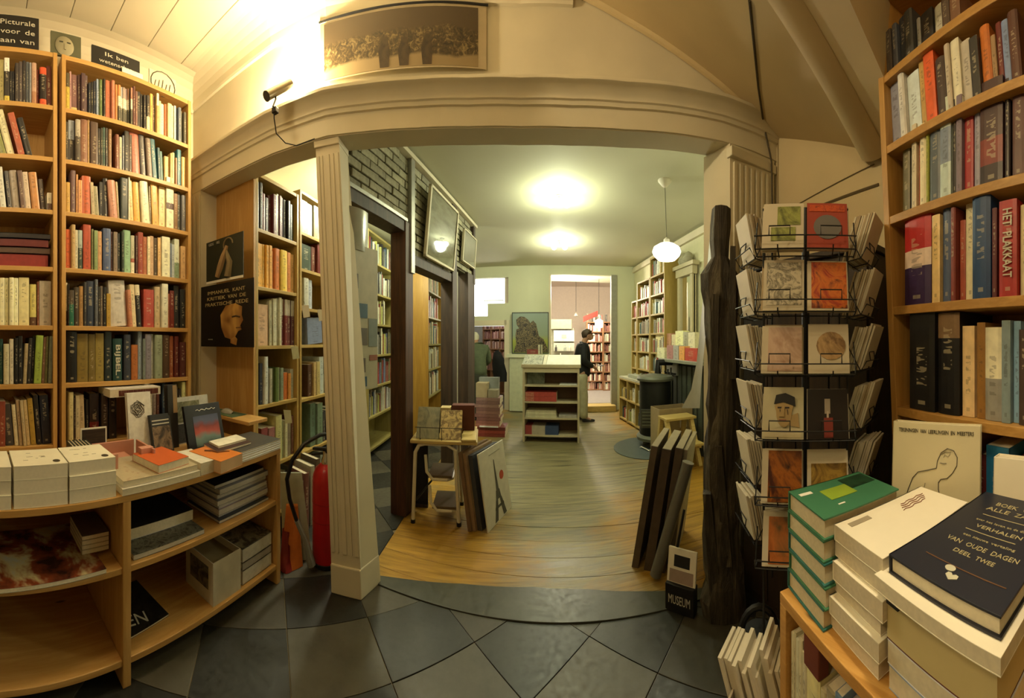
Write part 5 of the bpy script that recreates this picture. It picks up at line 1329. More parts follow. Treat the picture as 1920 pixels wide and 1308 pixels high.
# low cubby unit
lw0, lw1 = P(1161, 640, 6.62), P(1209, 640, 5.5)
LW = (tuple(lw0.xy), tuple(lw1.xy))
Lq = (lw1 - lw0).length
lc = bookcase('cubby_shelf', 'low pale cubby shelf with white top along the side wall', LW, [.80, .44, .06], .23, (m_yp, m_ypY), posts=[0, Lq * .34, Lq * .67, Lq], cat='shelf')
fill(LW, .44, .24, 470, PW, depth=.15, dens=.6); fill(LW, .06, .26, 471, PW + PM, depth=.15, dens=.5)
tq = (lw1 - lw0).normalized(); nq = Vector((tq.y, -tq.x, 0)); nq = -nq if nq.dot(lw0) > 0 else nq
m = M(); m.fbox(Vector((lw0.x, lw0.y, .801)) - nq * .005, tq * Lq, -nq * .22, (0, 0, .035)); tag(m.build('leaflet_tray', picmat('leaflets', ['2c2a24', 'c8c8b0', 'a8aa94', 'd8d8c8'], 30)), 'tray of black and white leaflets on the cubby shelf', 'tray')
m = M(); m.fbox(Vector((lw0.x, lw0.y, .837)) + tq * Lq * .25 - nq * .06, tq * Lq * .7, -nq * .15, (0, 0, .06)); tag(m.build('grey_box', plain('grey_green_box', (.34, .37, .28), .5), bevel=.004), 'flat grey-green box on the leaflet tray', 'box')
# chimney piece and mantel shelf
mt = thing('mantel', (2.38, 4.3, 0), 'dark green chimney piece with mantel shelf behind the stove', 'mantel')
m = M(); m.box((2.18, 3.55, 1.20), (2.52, 4.78, 1.245)); m.build('mantel_shelf', plain('mantel_paint', (.24, .25, .18), .45), mt, bevel=.004)
m = M(); m.box((2.36, 3.6, 0), (2.52, 4.78, 1.20)); m.build('chimney_breast', plain('chimney_dark', (.035, .04, .028), .7), mt)
for k in range(8):
    m = M(); m.box((2.345, 3.62 + k * .145, .1), (2.36, 3.62 + k * .145 + .1, 1.15)); m.build('panel', plain('chimney_panel', (.06, .07, .05), .5), mt, bevel=.003)
m = M(); m.box((2.32, 4.42, 1.0), (2.345, 4.77, 1.19)); m.build('tap_plate', plain('steel_grey', (.3, .32, .28), .35, .4), mt)
for k in range(3):
    m = M(); m.tube([(2.33, 4.46 + k * .1, 1.02), (2.24, 4.46 + k * .1, 1.03), (2.24, 4.46 + k * .1, 1.12 - .03 * k)], .014, 7); m.build('pipe', plain('pipe_dark', (.05, .05, .045), .4, .5), mt)
# mirror over the mantel
Ya, Yb = 4.70, 4.24
mr = thing('mirror', (2.52, (Ya + Yb) / 2, 1.6), 'tall mirror in a cream frame with carved top over the mantel', 'mirror')
for nm, q in {'frame_side': ((2.47, Ya - .07, 1.50), (2.545, Ya, 2.55)), 'frame_near_side': ((2.47, Yb, 1.50), (2.545, Yb + .07, 2.55)), 'frame_bottom': ((2.47, Yb, 1.45), (2.545, Ya, 1.52)), 'frame_top': ((2.455, Yb - .03, 2.48), (2.545, Ya + .03, 2.60)), 'cornice': ((2.43, Yb - .09, 2.60), (2.545, Ya + .09, 2.66))}.items():
    m = M(); m.box(*q); m.build(nm, m_cab, mr, bevel=.006)
m = M(); m.box((2.50, Yb, 1.52), (2.52, Ya, 2.48)); m.build('glass', plain('mirror_glass', (.85, .86, .82), .03, 1.0, .02), mr)
m = M()
for k in range(5): m.lathe([(.001, -.09), (.05, -.06), (.075, 0), (.05, .06), (.001, .09)], (2.5, Ya - .12 - k * .045, 2.72 + .03 * math.sin(k * 2)), 10)
m.build('carved_crest', plain('crest', (.40, .38, .27), .7), mr, smooth=True)
# books and boxes on the mantel
MB = [(1229, 1248, .26, 'c8b878', 'tall cream album at the inner end of the mantel'), (1248, 1258, .24, 'a87858', 'brownish pink book on the mantel'), (1259, 1266, .22, 'b8a878', 'tan book on the mantel'), (1266, 1281, .27, 'd0c080', 'pale yellow album on the mantel'),
      (1281, 1290, .25, '8a8460', 'olive book on the mantel'), (1290, 1303, .24, 'b8ac80', 'cream lattice-patterned book at the outer end of the mantel')]
for x0, x1, h, c, lab in MB:
    (Y0, _), (Y1, _) = onX(x0, 2.34), onX(x1, 2.34)
    m = M(); book_into(m, (2.34, Y0, 1.246), (0, -1, 0), (-1, 0, 0), (0, 0, 1), Y0 - Y1 - .004, h + .14, .1, [(dcol(c, 1.2), 0, 1)], True); tag(m.build('book', [m_cover, m_pages]), lab, 'book', 'books on the mantel')
for x0, x1, h, c, lab in ((1232, 1246, .16, 'd8c88c', 'small cream book before the album on the mantel'), (1250, 1262, .2, '9a6a5c', 'pink patterned book at front of the mantel'), (1262, 1272, .2, '98927c', 'grey patterned book at front of the mantel'), (1273, 1283, .19, 'c88a40', 'orange book at front of the mantel'), (1284, 1307, .17, '9a3420', 'bright red box at the outer end of the mantel')):
    (Y0, _), (Y1, _) = onX(x0, 2.22), onX(x1, 2.22)
    m = M(); book_into(m, (2.22, Y0, 1.246), (0, -1, 0), (-1, 0, 0), (0, 0, 1), Y0 - Y1 - .004, h, .09, [(dcol(c, 1.2), 0, 1)], True); tag(m.build('book', [m_cover, m_pages]), lab, 'book', 'books on the mantel')
# stove
SV = Vector((2.03, 4.55, 0))
st_ = thing('stove', SV, 'round black iron stove with grey top and base', 'stove')
m_iron = plain('stove_iron', (.006, .007, .006), .5, .1, .2); m_sgrey = plain('stove_grey', (.13, .14, .10), .45, .2)
m = M(); m.lathe([(.225, .16), (.23, .18), (.23, .92), (.225, .94)], SV, 32); m.build('drum', m_iron, st_, smooth=True)
m = M(); m.lathe([(.20, .93), (.265, .94), (.27, .97), (.25, 1.0), (.10, 1.03), (.001, 1.035)], SV, 32); m.build('top_plate', m_sgrey, st_, smooth=True)
m = M(); m.lathe([(.16, .09), (.27, .10), (.275, .14), (.25, .17), (.22, .175)], SV, 32); m.build('base_plate', m_sgrey, st_, smooth=True)
for k in range(3):
    q = 2 * math.pi * k / 3 + .5
    m = M(); m.lathe([(.06, 0), (.045, .03), (.04, .10)], SV + Vector((.14 * math.cos(q), .14 * math.sin(q), 0)), 10); m.build('foot', m_sgrey, st_, smooth=True)
m = M(); m.tube([SV + Vector((.05, .02, 1.03)), SV + Vector((.05, .02, 1.19)), SV + Vector((.33, .05, 1.19))], .05, 12); m.build('flue_pipe', m_iron, st_, smooth=True)
cv = (-SV).normalized(); tv = Vector((cv.y, -cv.x, 0)); tv = -tv if tv.x < 0 else tv
dp = SV + cv * .232 - tv * .20
m = M(); m.fbox(dp + Vector((0, 0, .30)), tv * .20, cv * .022, (0, 0, .26)); dr = m.build('door', plain('stove_door', (.07, .075, .06), .35, .3), st_, bevel=.004)
for k in range(5):
    m = M(); m.fbox(dp + cv * .022 + tv * .02 + Vector((0, 0, .33 + k * .045)), tv * .16, cv * .008, (0, 0, .018)); m.build('louvre', m_sgrey, dr)
m = M(); n_ = 20
m.lathe([(.001, .002), (.52, .002), (.52, .008), (.001, .008)], SV + Vector((-.12, -.1, 0)), 40); tag(m.build('hearth_plate', plain('hearth_blue', (.10, .13, .13), .3, .2)), 'round blue-grey hearth plate under the stove', 'plate')
m = M(); m.tube([SV + Vector((-.28 + .02 * k, -.1 - .05 * k + .05 * math.sin(k * 1.7), .018 + .01 * abs(math.sin(k)))) for k in range(9)], .007, 6); tag(m.build('rope', m_white), 'loop of pale cord on the hearth plate', 'cord')
# wooden step stool and carton
ss = thing('step_stool', (1.98, 3.66, 0), 'pale wooden two-step stool near the stove', 'stool')
def sb(nm, a, b): m = M(); m.box(a, b); return m.build(nm, m_pale, ss, bevel=.004)
sb('top_step', (1.80, 3.70, .53), (2.22, 3.95, .56)); sb('lower_step', (1.74, 3.42, .27), (2.16, 3.66, .30))
for x in (1.80, 2.14):
    m = M(); m.hexa([(x, 3.50, 0), (x + .05, 3.50, 0), (x + .05, 3.55, 0), (x, 3.55, 0), (x, 3.72, .53), (x + .05, 3.72, .53), (x + .05, 3.78, .53), (x, 3.78, .53)]); m.build('leg', m_pale, ss, bevel=.003)
    m = M(); m.hexa([(x, 3.98, 0), (x + .05, 3.98, 0), (x + .05, 4.03, 0), (x, 4.03, 0), (x, 3.88, .53), (x + .05, 3.88, .53), (x + .05, 3.94, .53), (x, 3.94, .53)]); m.build('leg', m_pale, ss, bevel=.003)
    m = M(); m.box((x, 3.50, .22), (x + .03, 3.9, .27)); m.build('side_rail', m_pale, ss)
cb_ = thing('carton', (2.15, 4.12, 0), 'open brown carton behind the step stool', 'box')
for nm, q in {'carton_front': ((1.84, 3.99, .0), (2.33, 4.0, .62)), 'carton_side': ((1.84, 4.0, .0), (1.85, 4.28, .62)), 'carton_back': ((1.85, 4.27, .0), (2.33, 4.28, .62)), 'carton_far_side': ((2.32, 4.0, .0), (2.33, 4.27, .62)), 'carton_bottom': ((1.85, 4.0, .0), (2.32, 4.27, .01))}.items():
    m = M(); m.box(*q); m.build(nm, plain('cardboard', (.36, .27, .14), .8), cb_)
m = M(); m.fbox(Vector((2.14, 3.985, .36)), (.10, 0, 0), (0, .005, 0), (0, 0, .10)); m.build('carton_label', m_white, cb_)
# brown bag hanging on the wall, top right
hb = thing('hanging_bag', (2.40, 3.42, 1.96), 'brown bag hanging from a hook near the pillar', 'bag')
m = M(); m.box((2.30, 3.32, 1.98), (2.50, 3.52, 2.48)); m.build('bag_body', plain('brown_bag', (.12, .085, .04), .7), hb, bevel=.03)
m = M(); m.tube([(2.40, 3.42 + .12 * math.cos(q * .4), 2.48 + .16 * math.sin(q * .4)) for q in range(9)], .01, 6); m.build('bag_strap', m_black, hb)

# ================================================================== LEFT SIDE OF THE BACK ROOM: step table, boards, stack
tb = thing('step_table', (-.56, 2.9, 0), 'white tube-legged step table with pale wooden top by the partition', 'table')
Tz = .665
a, b, c = P(773, 640, 2.80), P(888, 640, 2.74), P(895, 640, 3.15)
a = Vector((a.x, a.y, 0)); b = Vector((b.x, b.y, 0)); tt = (b - a); tl = tt.length; tt.normalize(); tn = Vector((-tt.y, tt.x, 0))
m = M(); m.fbox(a + Vector((0, 0, Tz)) - tt * .02, tt * (tl + .05), tn * .42, (0, 0, .028)); m.build('table_top', m_pale, tb, bevel=.006)
m = M(); m.fbox(a + tt * (tl - .10) + Vector((0, 0, Tz + .028)) - tn * .01, tt * .12, tn * .44, (0, 0, .02)); m.build('top_rail', m_pale, tb, bevel=.006)
m_tube = plain('cream_tube', (.62, .57, .42), .35, .0, .08)
for off in (.03, .39):
    q = a + tn * off
    m = M(); m.tube([q + tt * .0 + Vector((0, 0, .012)), q + tt * .02 + Vector((0, 0, Tz - .08)), q + tt * .05 + Vector((0, 0, Tz - .02)), q + tt * .10 + Vector((0, 0, Tz - .005)), q + tt * (tl - .22) + Vector((0, 0, Tz - .005)), q + tt * (tl - .15) + Vector((0, 0, Tz - .05)), q + tt * (tl - .12) + Vector((0, 0, .012))], .016, 8); m.build('leg_frame', m_tube, tb, smooth=True)
    for s in (0, tl - .12):
        m = M(); m.lathe([(.02, 0), (.02, .03)], q + tt * s, 8); m.build('rubber_foot', m_black, tb)
m_tread = plain('brown_tread', (.10, .065, .03), .6)
for k, (z, s0_, s1_, d0) in enumerate(((.37, .12, .32, .06), (.13, .16, .36, .03))):
    m = M(); m.fbox(a + tt * s0_ + tn * d0 + Vector((0, 0, z)), tt * (s1_ - s0_), tn * .30, (0, 0, .022)); m.build('step_tread', m_tread, tb, bevel=.004)
    m = M(); q = a + tt * s0_ + tn * d0 + Vector((0, 0, z - .012))
    m.tube([q + Vector((0, 0, .20)) - tt * .02, q + Vector((0, 0, .06)) - tt * .01, q + tt * .04, q + tt * (s1_ - s0_ - .04), q + tt * (s1_ - s0_) + tn * .04, q + tt * (s1_ - s0_) + tn * .26], .013, 8); m.build('step_frame', m_tube, tb, smooth=True)
m = M(); m.tube([a + tn * .05 + tt * .02 + Vector((0, 0, .18)), a + tn * .3 + tt * .2 + Vector((0, 0, .36))], .009, 6); m.build('brace', m_black, tb)
bp = thing('black_board', a + tn * .30 - tt * .06, 'black board standing behind the step table', 'board')
m = M(); m.fbox(a + tn * .30 - tt * .10 + Vector((0, 0, .001)), tt * .18, tn * .03, (0, 0, Tz - .03)); m.build('panel', plain('matt_black', (.01, .01, .009), .7), bp); 
m = M(); m.fbox(a + tn * .295 - tt * .10 + Vector((0, 0, .001)), tt * .18, tn * .005, (0, 0, .03)); m.build('foot_strip', m_dark, bp)
# wire holder with picture books on the table
wh = thing('wire_holder', a + tt * .2 + tn * .15 + Vector((0, 0, Tz + .03)), 'small wire holder with two picture books on the step table', 'holder')
zt_ = Tz + .03
m = M()
for s in (.06, .24, .40): m.tube([a + tt * s + tn * .02 + Vector((0, 0, zt_ + .10)), a + tt * s + tn * .02 + Vector((0, 0, zt_)), a + tt * s + tn * .22 + Vector((0, 0, zt_))], .003, 5)
m.tube([a + tt * .02 + tn * .02 + Vector((0, 0, zt_ + .10)), a + tt * .42 + tn * .02 + Vector((0, 0, zt_ + .10))], .003, 5); m.build('wire', m_black, wh)
def lean_book(name, label, s, wd, z, h, d, back, col, mat=None):
    p0 = a + tt * s + tn * d; return stand(name, label, (p0.x, p0.y), ((p0 + tt * wd).x, (p0 + tt * wd).y), z, z + h, .03, back, col, mats=mat)
lean_book('picture_book', 'olive grey picture book leaning in the wire holder', .02, .19, zt_ + .001, .24, .05, .12, '7a7860', picmat('olive_cover', ['5a5c48', '8a8868', '707058'], 8))
lean_book('picture_book', 'tan picture book with yellow leaf pattern in the wire holder', .22, .18, zt_ + .001, .22, .04, .12, 'b0905a', picmat('leaf_cover', ['a88850', 'c8b070', '6a5430', 'b89858'], 14))
for k, (s, wd, h, dd, c, lab) in enumerate(((.0, .20, .19, .26, '5a6470', 'row of blue-grey box behind the picture books'), (.20, .09, .22, .26, 'b8a470', 'cream box behind the picture books'), (.30, .20, .24, .28, '5a2c20', 'dark red-brown box at the back of the step table'))):
    m = M(); m.fbox(a + tt * s + tn * dd + Vector((0, 0, zt_)), tt * wd, tn * .11, (0, 0, h)); tag(m.build('box', plain('box_' + c, c, .6), bevel=.003), lab.replace('row of ', ''), 'box')
# big boards leaning beside the table
def board(name, label, p0, p1, lean, z1, th, mat, cat='portfolio', edge=None):
    """stiff board on its lower edge p0->p1, leaning towards `lean`"""
    p0, p1 = Vector((*p0, .002)), Vector((*p1, .002)); t = p1 - p0; up = Vector((lean[0], lean[1], z1)); n = t.cross(up).normalized()
    o = thing(name, (p0 + p1) / 2, label, cat)
    m = M(); m.fbox(p0, t, up, n * th); m.build('board', mat, o, bevel=.002)
    return o, p0, t, up, n
F0, F1 = (-.185, 2.665), (.0, 3.10)
LV = (-.085, .03)
m_kraft = plain('brown_board', (.17, .10, .05), .7, var=.12, scale=20); m_kraft2 = plain('brown_board_light', (.26, .17, .09), .7, var=.12, scale=20)
o, p, t, up, n = board('picture_board', 'white picture board with a grey iron tower and red dot, leaning by the table', F0, F1, LV, .60, -.012, plain('white_board', (.58, .55, .45), .55), 'board')
nn = n if n.x > 0 else -n
ft = plain('tower_ink', (.075, .07, .055), .6)
def tp(u, v): return p + t * u + up * v + nn * .0015
m = M()
m.prism([tp(.50, .82), tp(.515, .82), tp(.56, .40), tp(.47, .40)], nn * .0012); m.build('tower_spire', ft, o)
m = M(); m.prism([tp(.45, .40), tp(.58, .40), tp(.62, .28), tp(.42, .28)], nn * .0012); m.build('tower_middle', ft, o)
for sgn in (-1, 1):
    m = M(); c_ = .52
    m.prism([tp(c_ + sgn * .04, .28), tp(c_ + sgn * .11, .28), tp(c_ + sgn * .24, .02), tp(c_ + sgn * .12, .02), tp(c_ + sgn * .07, .16)], nn * .0012); m.build('tower_foot', ft, o)
m = M(); m.prism([tp(.36, .20), tp(.68, .20), tp(.70, .165), tp(.34, .165)], nn * .0012); m.build('tower_deck', ft, o)
m = M(); m.prism([tp(.74 + .085 * math.cos(q * .35), .55 + .062 * math.sin(q * .35)) for q in range(18)], nn * .0012); m.build('red_dot', ink((.45, .07, .03)), o)
m = M(); m.fbox(tp(.35, .90), t * .45, up * .012, nn * .001); m.build('caption_line', ink((.3, .28, .22)), o)
for k, (dx, mt_, th, z1, lab) in enumerate(((.05, plain('slate_board', (.045, .05, .058), .5), .045, .585, 'slate-blue portfolio behind the tower board'), (.10, m_kraft2, .03, .60, 'light brown portfolio leaning behind the slate one'), (.137, m_kraft, .03, .61, 'darker brown portfolio innermost against the step table'))):
    board('portfolio', lab, (F0[0] - dx, F0[1] + .02 - .01 * k), (F1[0] - dx, F1[1] - .02), LV, z1, th * (-1 if True else 1), mt_)
# tall stack of red-brown folders beyond the partition
zz = .001
sp0 = P(892, 640, 5.40)
cols_ = ['7a3428', '8a3c2c', '6a3026', '98604c', '8a5848', '7a5044', '80584a', '8a6250', '7a5648', '8c6a58', '7a5a4c', '846454']
for k in range(12):
    th = .05; big = .46 if k < 3 else .38
    lay('folder', ordw(k + 1) + ' folder from the floor in the tall red-brown stack', Vector((sp0.x + random.uniform(-.015, .015), sp0.y, 0)), Vector((big, -.03, 0)), Vector((.04, .32, 0)), zz, zz + th, cols_[k], 'a', 'folder', 'tall stack of folders', True); zz += th + .001
lay('white_sheets', 'white sheets on top of the lower folders', Vector((sp0.x + .06, sp0.y - .03, 0)), Vector((.30, -.02, 0)), Vector((.0, .03, 0)), .155, .175, 'd8d4c0', 'a', 'paper', None, True)
for k, (dx, wd, h, c, lab) in enumerate(((0, .18, .23, 'a89878', 'cream box on the folder stack'), (.19, .16, .12, '98907c', 'low grey box on the folder stack'))):
    m = M(); m.fbox(Vector((sp0.x + dx, sp0.y + .02, zz)), (wd, -.012, 0), (.02, .2, 0), (0, 0, h)); tag(m.build('box', plain('sb_' + c, c, .6), bevel=.003), lab, 'box')
m = M(); m.fbox(Vector((sp0.x + .03, sp0.y + .23, zz)), (.32, -.02, 0), (.02, .08, 0), (0, 0, .30)); tag(m.build('box', plain('sb_blue', (.22, .24, .23), .6), bevel=.003), 'blue-grey box at the back of the folder stack', 'box')
for k, (x, r, h, c) in enumerate(((868, 4.55, .55, 'b8b494'), (874, 4.6, .62, 'c8c4a4'), (880, 4.65, .5, '98947c'))):
    q = P(x, 640, r); stand('pamphlet', ['first', 'second', 'third'][k] + ' pale tall pamphlet standing at the partition end', (q.x, q.y), (q.x + .05, q.y - .005), .001, h, .02, .04, c, cat='pamphlet')

# ================================================================== FIRE EXTINGUISHER AND THINGS BEHIND THE COLUMN
ex = P(611, 640, 2.32); ex.z = 0
e = thing('fire_extinguisher', ex, 'tall red fire extinguisher with black hose behind the column', 'fire extinguisher')
m_red = plain('extinguisher_red', (.42, .012, .015), .3, .0, .08)
m = M(); m.lathe([(.085, .02), (.092, .04), (.092, .56), (.088, .60), (.07, .645), (.04, .67), (.025, .675)], ex, 28); m.build('cylinder', m_red, e, smooth=True)
m = M(); m.lathe([(.075, 0), (.095, .01), (.095, .03), (.08, .035)], ex, 24); m.build('base_ring', m_black, e)
m = M(); m.lathe([(.03, .67), (.032, .70), (.022, .72), (.022, .76)], ex, 14); m.build('valve', m_chrome, e, smooth=True)
m = M(); m.fbox(ex + Vector((-.10, -.015, .75)), (.16, .0, .02), (0, .03, 0), (0, 0, .018)); m.build('lever', m_black, e, bevel=.003)
m = M(); m.fbox(ex + Vector((-.11, -.015, .71)), (.12, .0, .03), (0, .03, 0), (0, 0, .014)); m.build('carry_handle', m_black, e, bevel=.003)
m = M()
hp = [P(624, 812, 2.22), P(600, 815, 2.18), P(570, 832, 2.14), P(548, 862, 2.12), P(538, 898, 2.12), P(543, 935, 2.14), P(556, 975, 2.18)]
m.tube([ex + Vector((0, 0, .735))] + hp, .013, 8); m.build('hose', m_black, e, smooth=True)
m = M(); m.tube([P(556, 975, 2.18), P(572, 1010, 2.2), P(584, 1058, 2.22)], [.016, .018, .03], 8); m.build('horn', plain('grey_horn', (.25, .25, .22), .5), e, smooth=True)
for k in range(2):
    m = M(); m.lathe([(.0930, .30 + .12 * k), (.0935, .305 + .12 * k)], ex, 24); m.build('band', plain('ext_band', (.30, .01, .012), .4), e)
# bags and papers on the floor there
pbm = plain('clear_plastic', (.36, .38, .30), .25)
for (nm, lab, xs, mat, cat) in (('plastic_folder', 'pale plastic folder leaning on the bookcase by the hose', (530, 585, 895, 1060, 2.35), pbm, 'folder'), ('orange_bag', 'crumpled orange bag by the counter end', (527, 568, 960, 1055, 2.28), plain('orange_bag', (.50, .14, .02), .5, var=.2), 'bag'), ('red_bag', 'dark red bag at the foot of the counter end', (524, 548, 1010, 1078, 2.24), plain('red_bag', (.20, .015, .012), .5), 'bag')):
    x0, x1, yt, yb, r = xs
    p0, p1 = P(x0, yb, r), P(x1, yb, r); z1 = zAt(yt, r); p0.z = p1.z = .002
    tq = p1 - p0; nq = Vector((tq.y, -tq.x, 0)).normalized(); nq = -nq if nq.dot(p0) > 0 else nq
    m = M(); vs = []
    K = 7
    for j in range(K):
        v = j / (K - 1); wv = 1 - (.45 * v if cat == 'bag' else .25 * v)
        for side, off in ((0, .0), (1, .05 if cat == 'bag' else .015)):
            for i in range(5):
                u = i / 4; bulge = math.sin(math.pi * u) * (.04 if cat == 'bag' else .01) * (1 - v) + (random.uniform(-.012, .012) if cat == 'bag' else 0)
                vs.append(p0 + tq * (.5 + (u - .5) * wv - (.22 * v if cat != 'bag' else 0)) + Vector((0, 0, z1 * v)) + nq * ((bulge if side == 0 else -bulge - off) - .08 * v))
    fs = []
    for j in range(K - 1):
        for side in (0, 1):
            for i in range(4):
                q = j * 10 + side * 5 + i; f = (q, q + 1, q + 11, q + 10); fs.append(f if side == 0 else f[::-1])
        for (i, i2) in ((0, 5), (4, 9)): q = j * 10; fs.append((q + i, q + i2, q + i2 + 10, q + i + 10))
    fs += [(0, 1, 2, 3, 4, 9, 8, 7, 6, 5), tuple((K - 1) * 10 + i for i in (5, 6, 7, 8, 9, 4, 3, 2, 1, 0))]
    m.add(vs, fs)
    ob = tag(m.build(nm, mat, None, smooth=True), lab, cat)
for k in range(4):
    q = P(560 + k * 11, 640, 2.62 + .08 * k)
    m = M(); book_into(m, (q.x, q.y, .002), Vector((.3, .95, 0)).normalized(), Vector((.95, -.3, 0)).normalized(), (0, 0, 1), .045, .42 + .03 * k, .22, [(dcol(['8a8468', '6a4030', 'a09878', '5a4a34'][k]), 0, 1)]); tag(m.build('portfolio', [m_cover, m_pages]), ['olive grey', 'red-brown', 'pale', 'dark brown'][k] + ' tall portfolio standing behind the fire extinguisher', 'portfolio')
# small tags hanging from the shelf edges
for k, (x, y, r) in enumerate(((572, 583, 2.98), (601, 590, 3.2), (552, 660, 2.86), (538, 780, 2.82))):
    q = P(x, y, r)
    ob = thing('shelf_tag', q, ['white tag on the fourth shelf edge of the bookcase behind column', 'white tag with dark corner near the column', 'pale green tag hanging below the third shelf', 'twisted paper tag by the lower shelf'][k], 'tag')
    m = M(); m.prism([q + Vector((-.03, -.01, .05)), q + Vector((.03, .01, .05)), q + Vector((.045, .01, -.05)), q + Vector((-.01, -.01, -.06))], (.004, -.004, 0)); m.build('tag_paper', plain('tag_pale', (.6, .62, .42), .7) if k > 1 else m_white, ob)
    m = M(); m.tube([q + Vector((0, 0, .05)), q + Vector((-.02, .01, .09))], .002, 4); m.build('tag_string', m_black, ob)
# ================================================================== RIGHT OF THE OPENING: old timber, boards, tube, card
tc_ = P(1348, 640, 1.90); tc_.z = 0
tm = thing('old_timber', tc_, 'rough dark old timber post leaning at the pillar', 'timber')
rt = Vector((math.cos(az(1348)), -math.sin(az(1348)), 0)); fw_ = Vector((math.sin(az(1348)), math.cos(az(1348)), 0))
rnd = random.Random(5)
m = M(); K = 26; prof = []
for i in range(K):
    v = i / (K - 1); z = .002 + v * 2.22
    wl_ = .085 + .02 * math.sin(v * 9) + rnd.uniform(-.010, .010); wr_ = .105 + .012 * math.sin(v * 13 + 1) + rnd.uniform(-.008, .008)
    if v > .86: wl_ *= .55; wr_ *= .45
    if v < .08: wl_ += .03
    cx = .03 * (1 - v) - .015 * math.sin(v * 4)
    dd = .085 + rnd.uniform(-.008, .008)
    ring = [(-wl_, -.4 * dd), (-.6 * wl_, -dd), (0, -dd * 1.1), (.6 * wr_, -dd * .95), (wr_, -.5 * dd), (wr_ * .95, dd), (-wl_ * .9, dd)]
    m.v += [tc_ + rt * (cx + a_) + fw_ * b_ + Vector((0, 0, z)) for a_, b_ in ring]
for i in range(K - 1):
    for q in range(7): m.f.append([i * 7 + q, i * 7 + (q + 1) % 7, (i + 1) * 7 + (q + 1) % 7, (i + 1) * 7 + q]); m.m.append(0); m.c.append(None)
m.f.append(list(range(6, -1, -1))); m.m.append(0); m.c.append(None); m.f.append([(K - 1) * 7 + q for q in range(7)]); m.m.append(0); m.c.append(None)
m_tim, nt, b_ = newmat('weathered_timber')
n = N(nt, 'ShaderNodeTexNoise', Scale=2.4, Detail=9.0, Roughness=.7, Distortion=.8); nt.links.new(coords(nt, 'Object', (7, 7, .9)), n.inputs[0])
nt.links.new(ramp(nt, n.outputs[0], [(.32, (.016, .013, .008)), (.5, (.055, .043, .024)), (.66, (.17, .145, .09))]), b_.inputs['Base Color']); b_.inputs['Roughness'].default_value = .75; bump(nt, b_, n.outputs[0], .9, .03)
m.build('beam', m_tim, tm)
for (z0, z1, a0, a1, w_, d_) in ((.3, .95, .02, -.02, .05, .03), (.95, 1.75, -.06, -.03, .045, .025), (1.3, 2.0, .05, .06, .04, .03), (.15, .7, -.05, -.085, .06, .03)):
    m = M(); f = tc_ - fw_ * .085
    m.hexa([f + rt * a0 + Vector((0, 0, z0)), f + rt * (a0 + w_) + Vector((0, 0, z0)), f + rt * (a0 + w_) + fw_ * .03 + Vector((0, 0, z0)), f + rt * a0 + fw_ * .03 + Vector((0, 0, z0)),
            f - fw_ * d_ + rt * a1 + Vector((0, 0, z1)), f - fw_ * d_ + rt * (a1 + w_ * .7) + Vector((0, 0, z1)), f + rt * (a1 + w_ * .7) + fw_ * .03 + Vector((0, 0, z1)), f + rt * a1 + fw_ * .03 + Vector((0, 0, z1))])
    m.build('splinter', m_tim, tm)
# curled poster hanging along the timber
m = M(); vs = []; ys = [440, 500, 560, 620, 680, 730, 765]; xl = [1331, 1326, 1318, 1312, 1306, 1296, 1278]; xr = [1337, 1336, 1330, 1324, 1318, 1314, 1312]
for y, a_, b2 in zip(ys, xl, xr): vs += [P(a_, y, 1.97), P((a_ + b2) / 2, y, 1.93), P(b2, y, 1.86)]
k_ = len(ys); vs2 = [v + fw_ * .003 for v in vs]
fs = []
for i in range(k_ - 1):
    for j in (0, 1):
        q = i * 3 + j; fs.append((q, q + 3, q + 4, q + 1)); fs.append((len(vs) + q, len(vs) + q + 1, len(vs) + q + 4, len(vs) + q + 3))
m.add(vs + vs2, fs); tag(m.build('curled_poster', plain('curled_paper', (.36, .37, .31), .45), None, smooth=True), 'curled pale grey poster hanging beside the old timber', 'poster')

# boards leaning by the right side of the opening
for k, (x0, r0, x1, r1, z1, lx, th, c, lab) in enumerate(((1184, 2.27, 1215, 2.75, .80, .13, .045, (.10, .072, .045), 'outermost brown portfolio leaning right of the opening'), (1207, 2.24, 1236, 2.72, .79, .12, .06, (.072, .05, .032), 'second brown portfolio in the leaning row'),
                                                          (1232, 2.22, 1258, 2.70, .80, .12, .05, (.082, .058, .038), 'third brown portfolio in the leaning row'), (1252, 2.25, 1276, 2.72, .78, .10, .03, (.26, .22, .15), 'pale brown portfolio innermost in the leaning row'))):
    a, b = P(x0, 640, r0), P(x1, 640, r1)
    o, p, t, up, n = board('portfolio', lab, (a.x, a.y), (b.x, b.y), (lx, -.03), z1, th if True else 0, plain('pf_%d' % k, c, .6, var=.2, scale=25))
    m = M(); nn_ = n * (th * .96)
    m.fbox(p + n * th * .02 + up * .985 + t * .01, t * .98, up * .016, nn_ * .98); m.build('top_edge', plain('pale_edge', (.30, .25, .15), .7), o)
a = P(1229, 640, 2.14); b = P(1290, 868, 2.16)
tu = thing('poster_tube', (a.x, a.y, 0), 'grey cardboard tube leaning on the portfolios', 'tube')
m = M(); m.tube([Vector((a.x, a.y, .035)), b], .036, 18); m.build('tube_body', plain('tube_grey', (.15, .145, .12), .45, .1), tu, smooth=True)
m = M(); dv = (b - Vector((a.x, a.y, .035))).normalized(); m.tube([b, b + dv * .006], .038, 18); m.build('end_cap', plain('tube_cap', (.24, .22, .17), .5), tu)
a = P(1250, 640, 1.93); b = P(1303, 640, 1.86)
o, p, t, up, nb = stand('small_sign', 'white card with dark window in a black lettered stand on the floor', (a.x, a.y), (b.x, b.y), .14, .33, .012, .03, 'c8c0b0', cat='sign', mats=m_white)
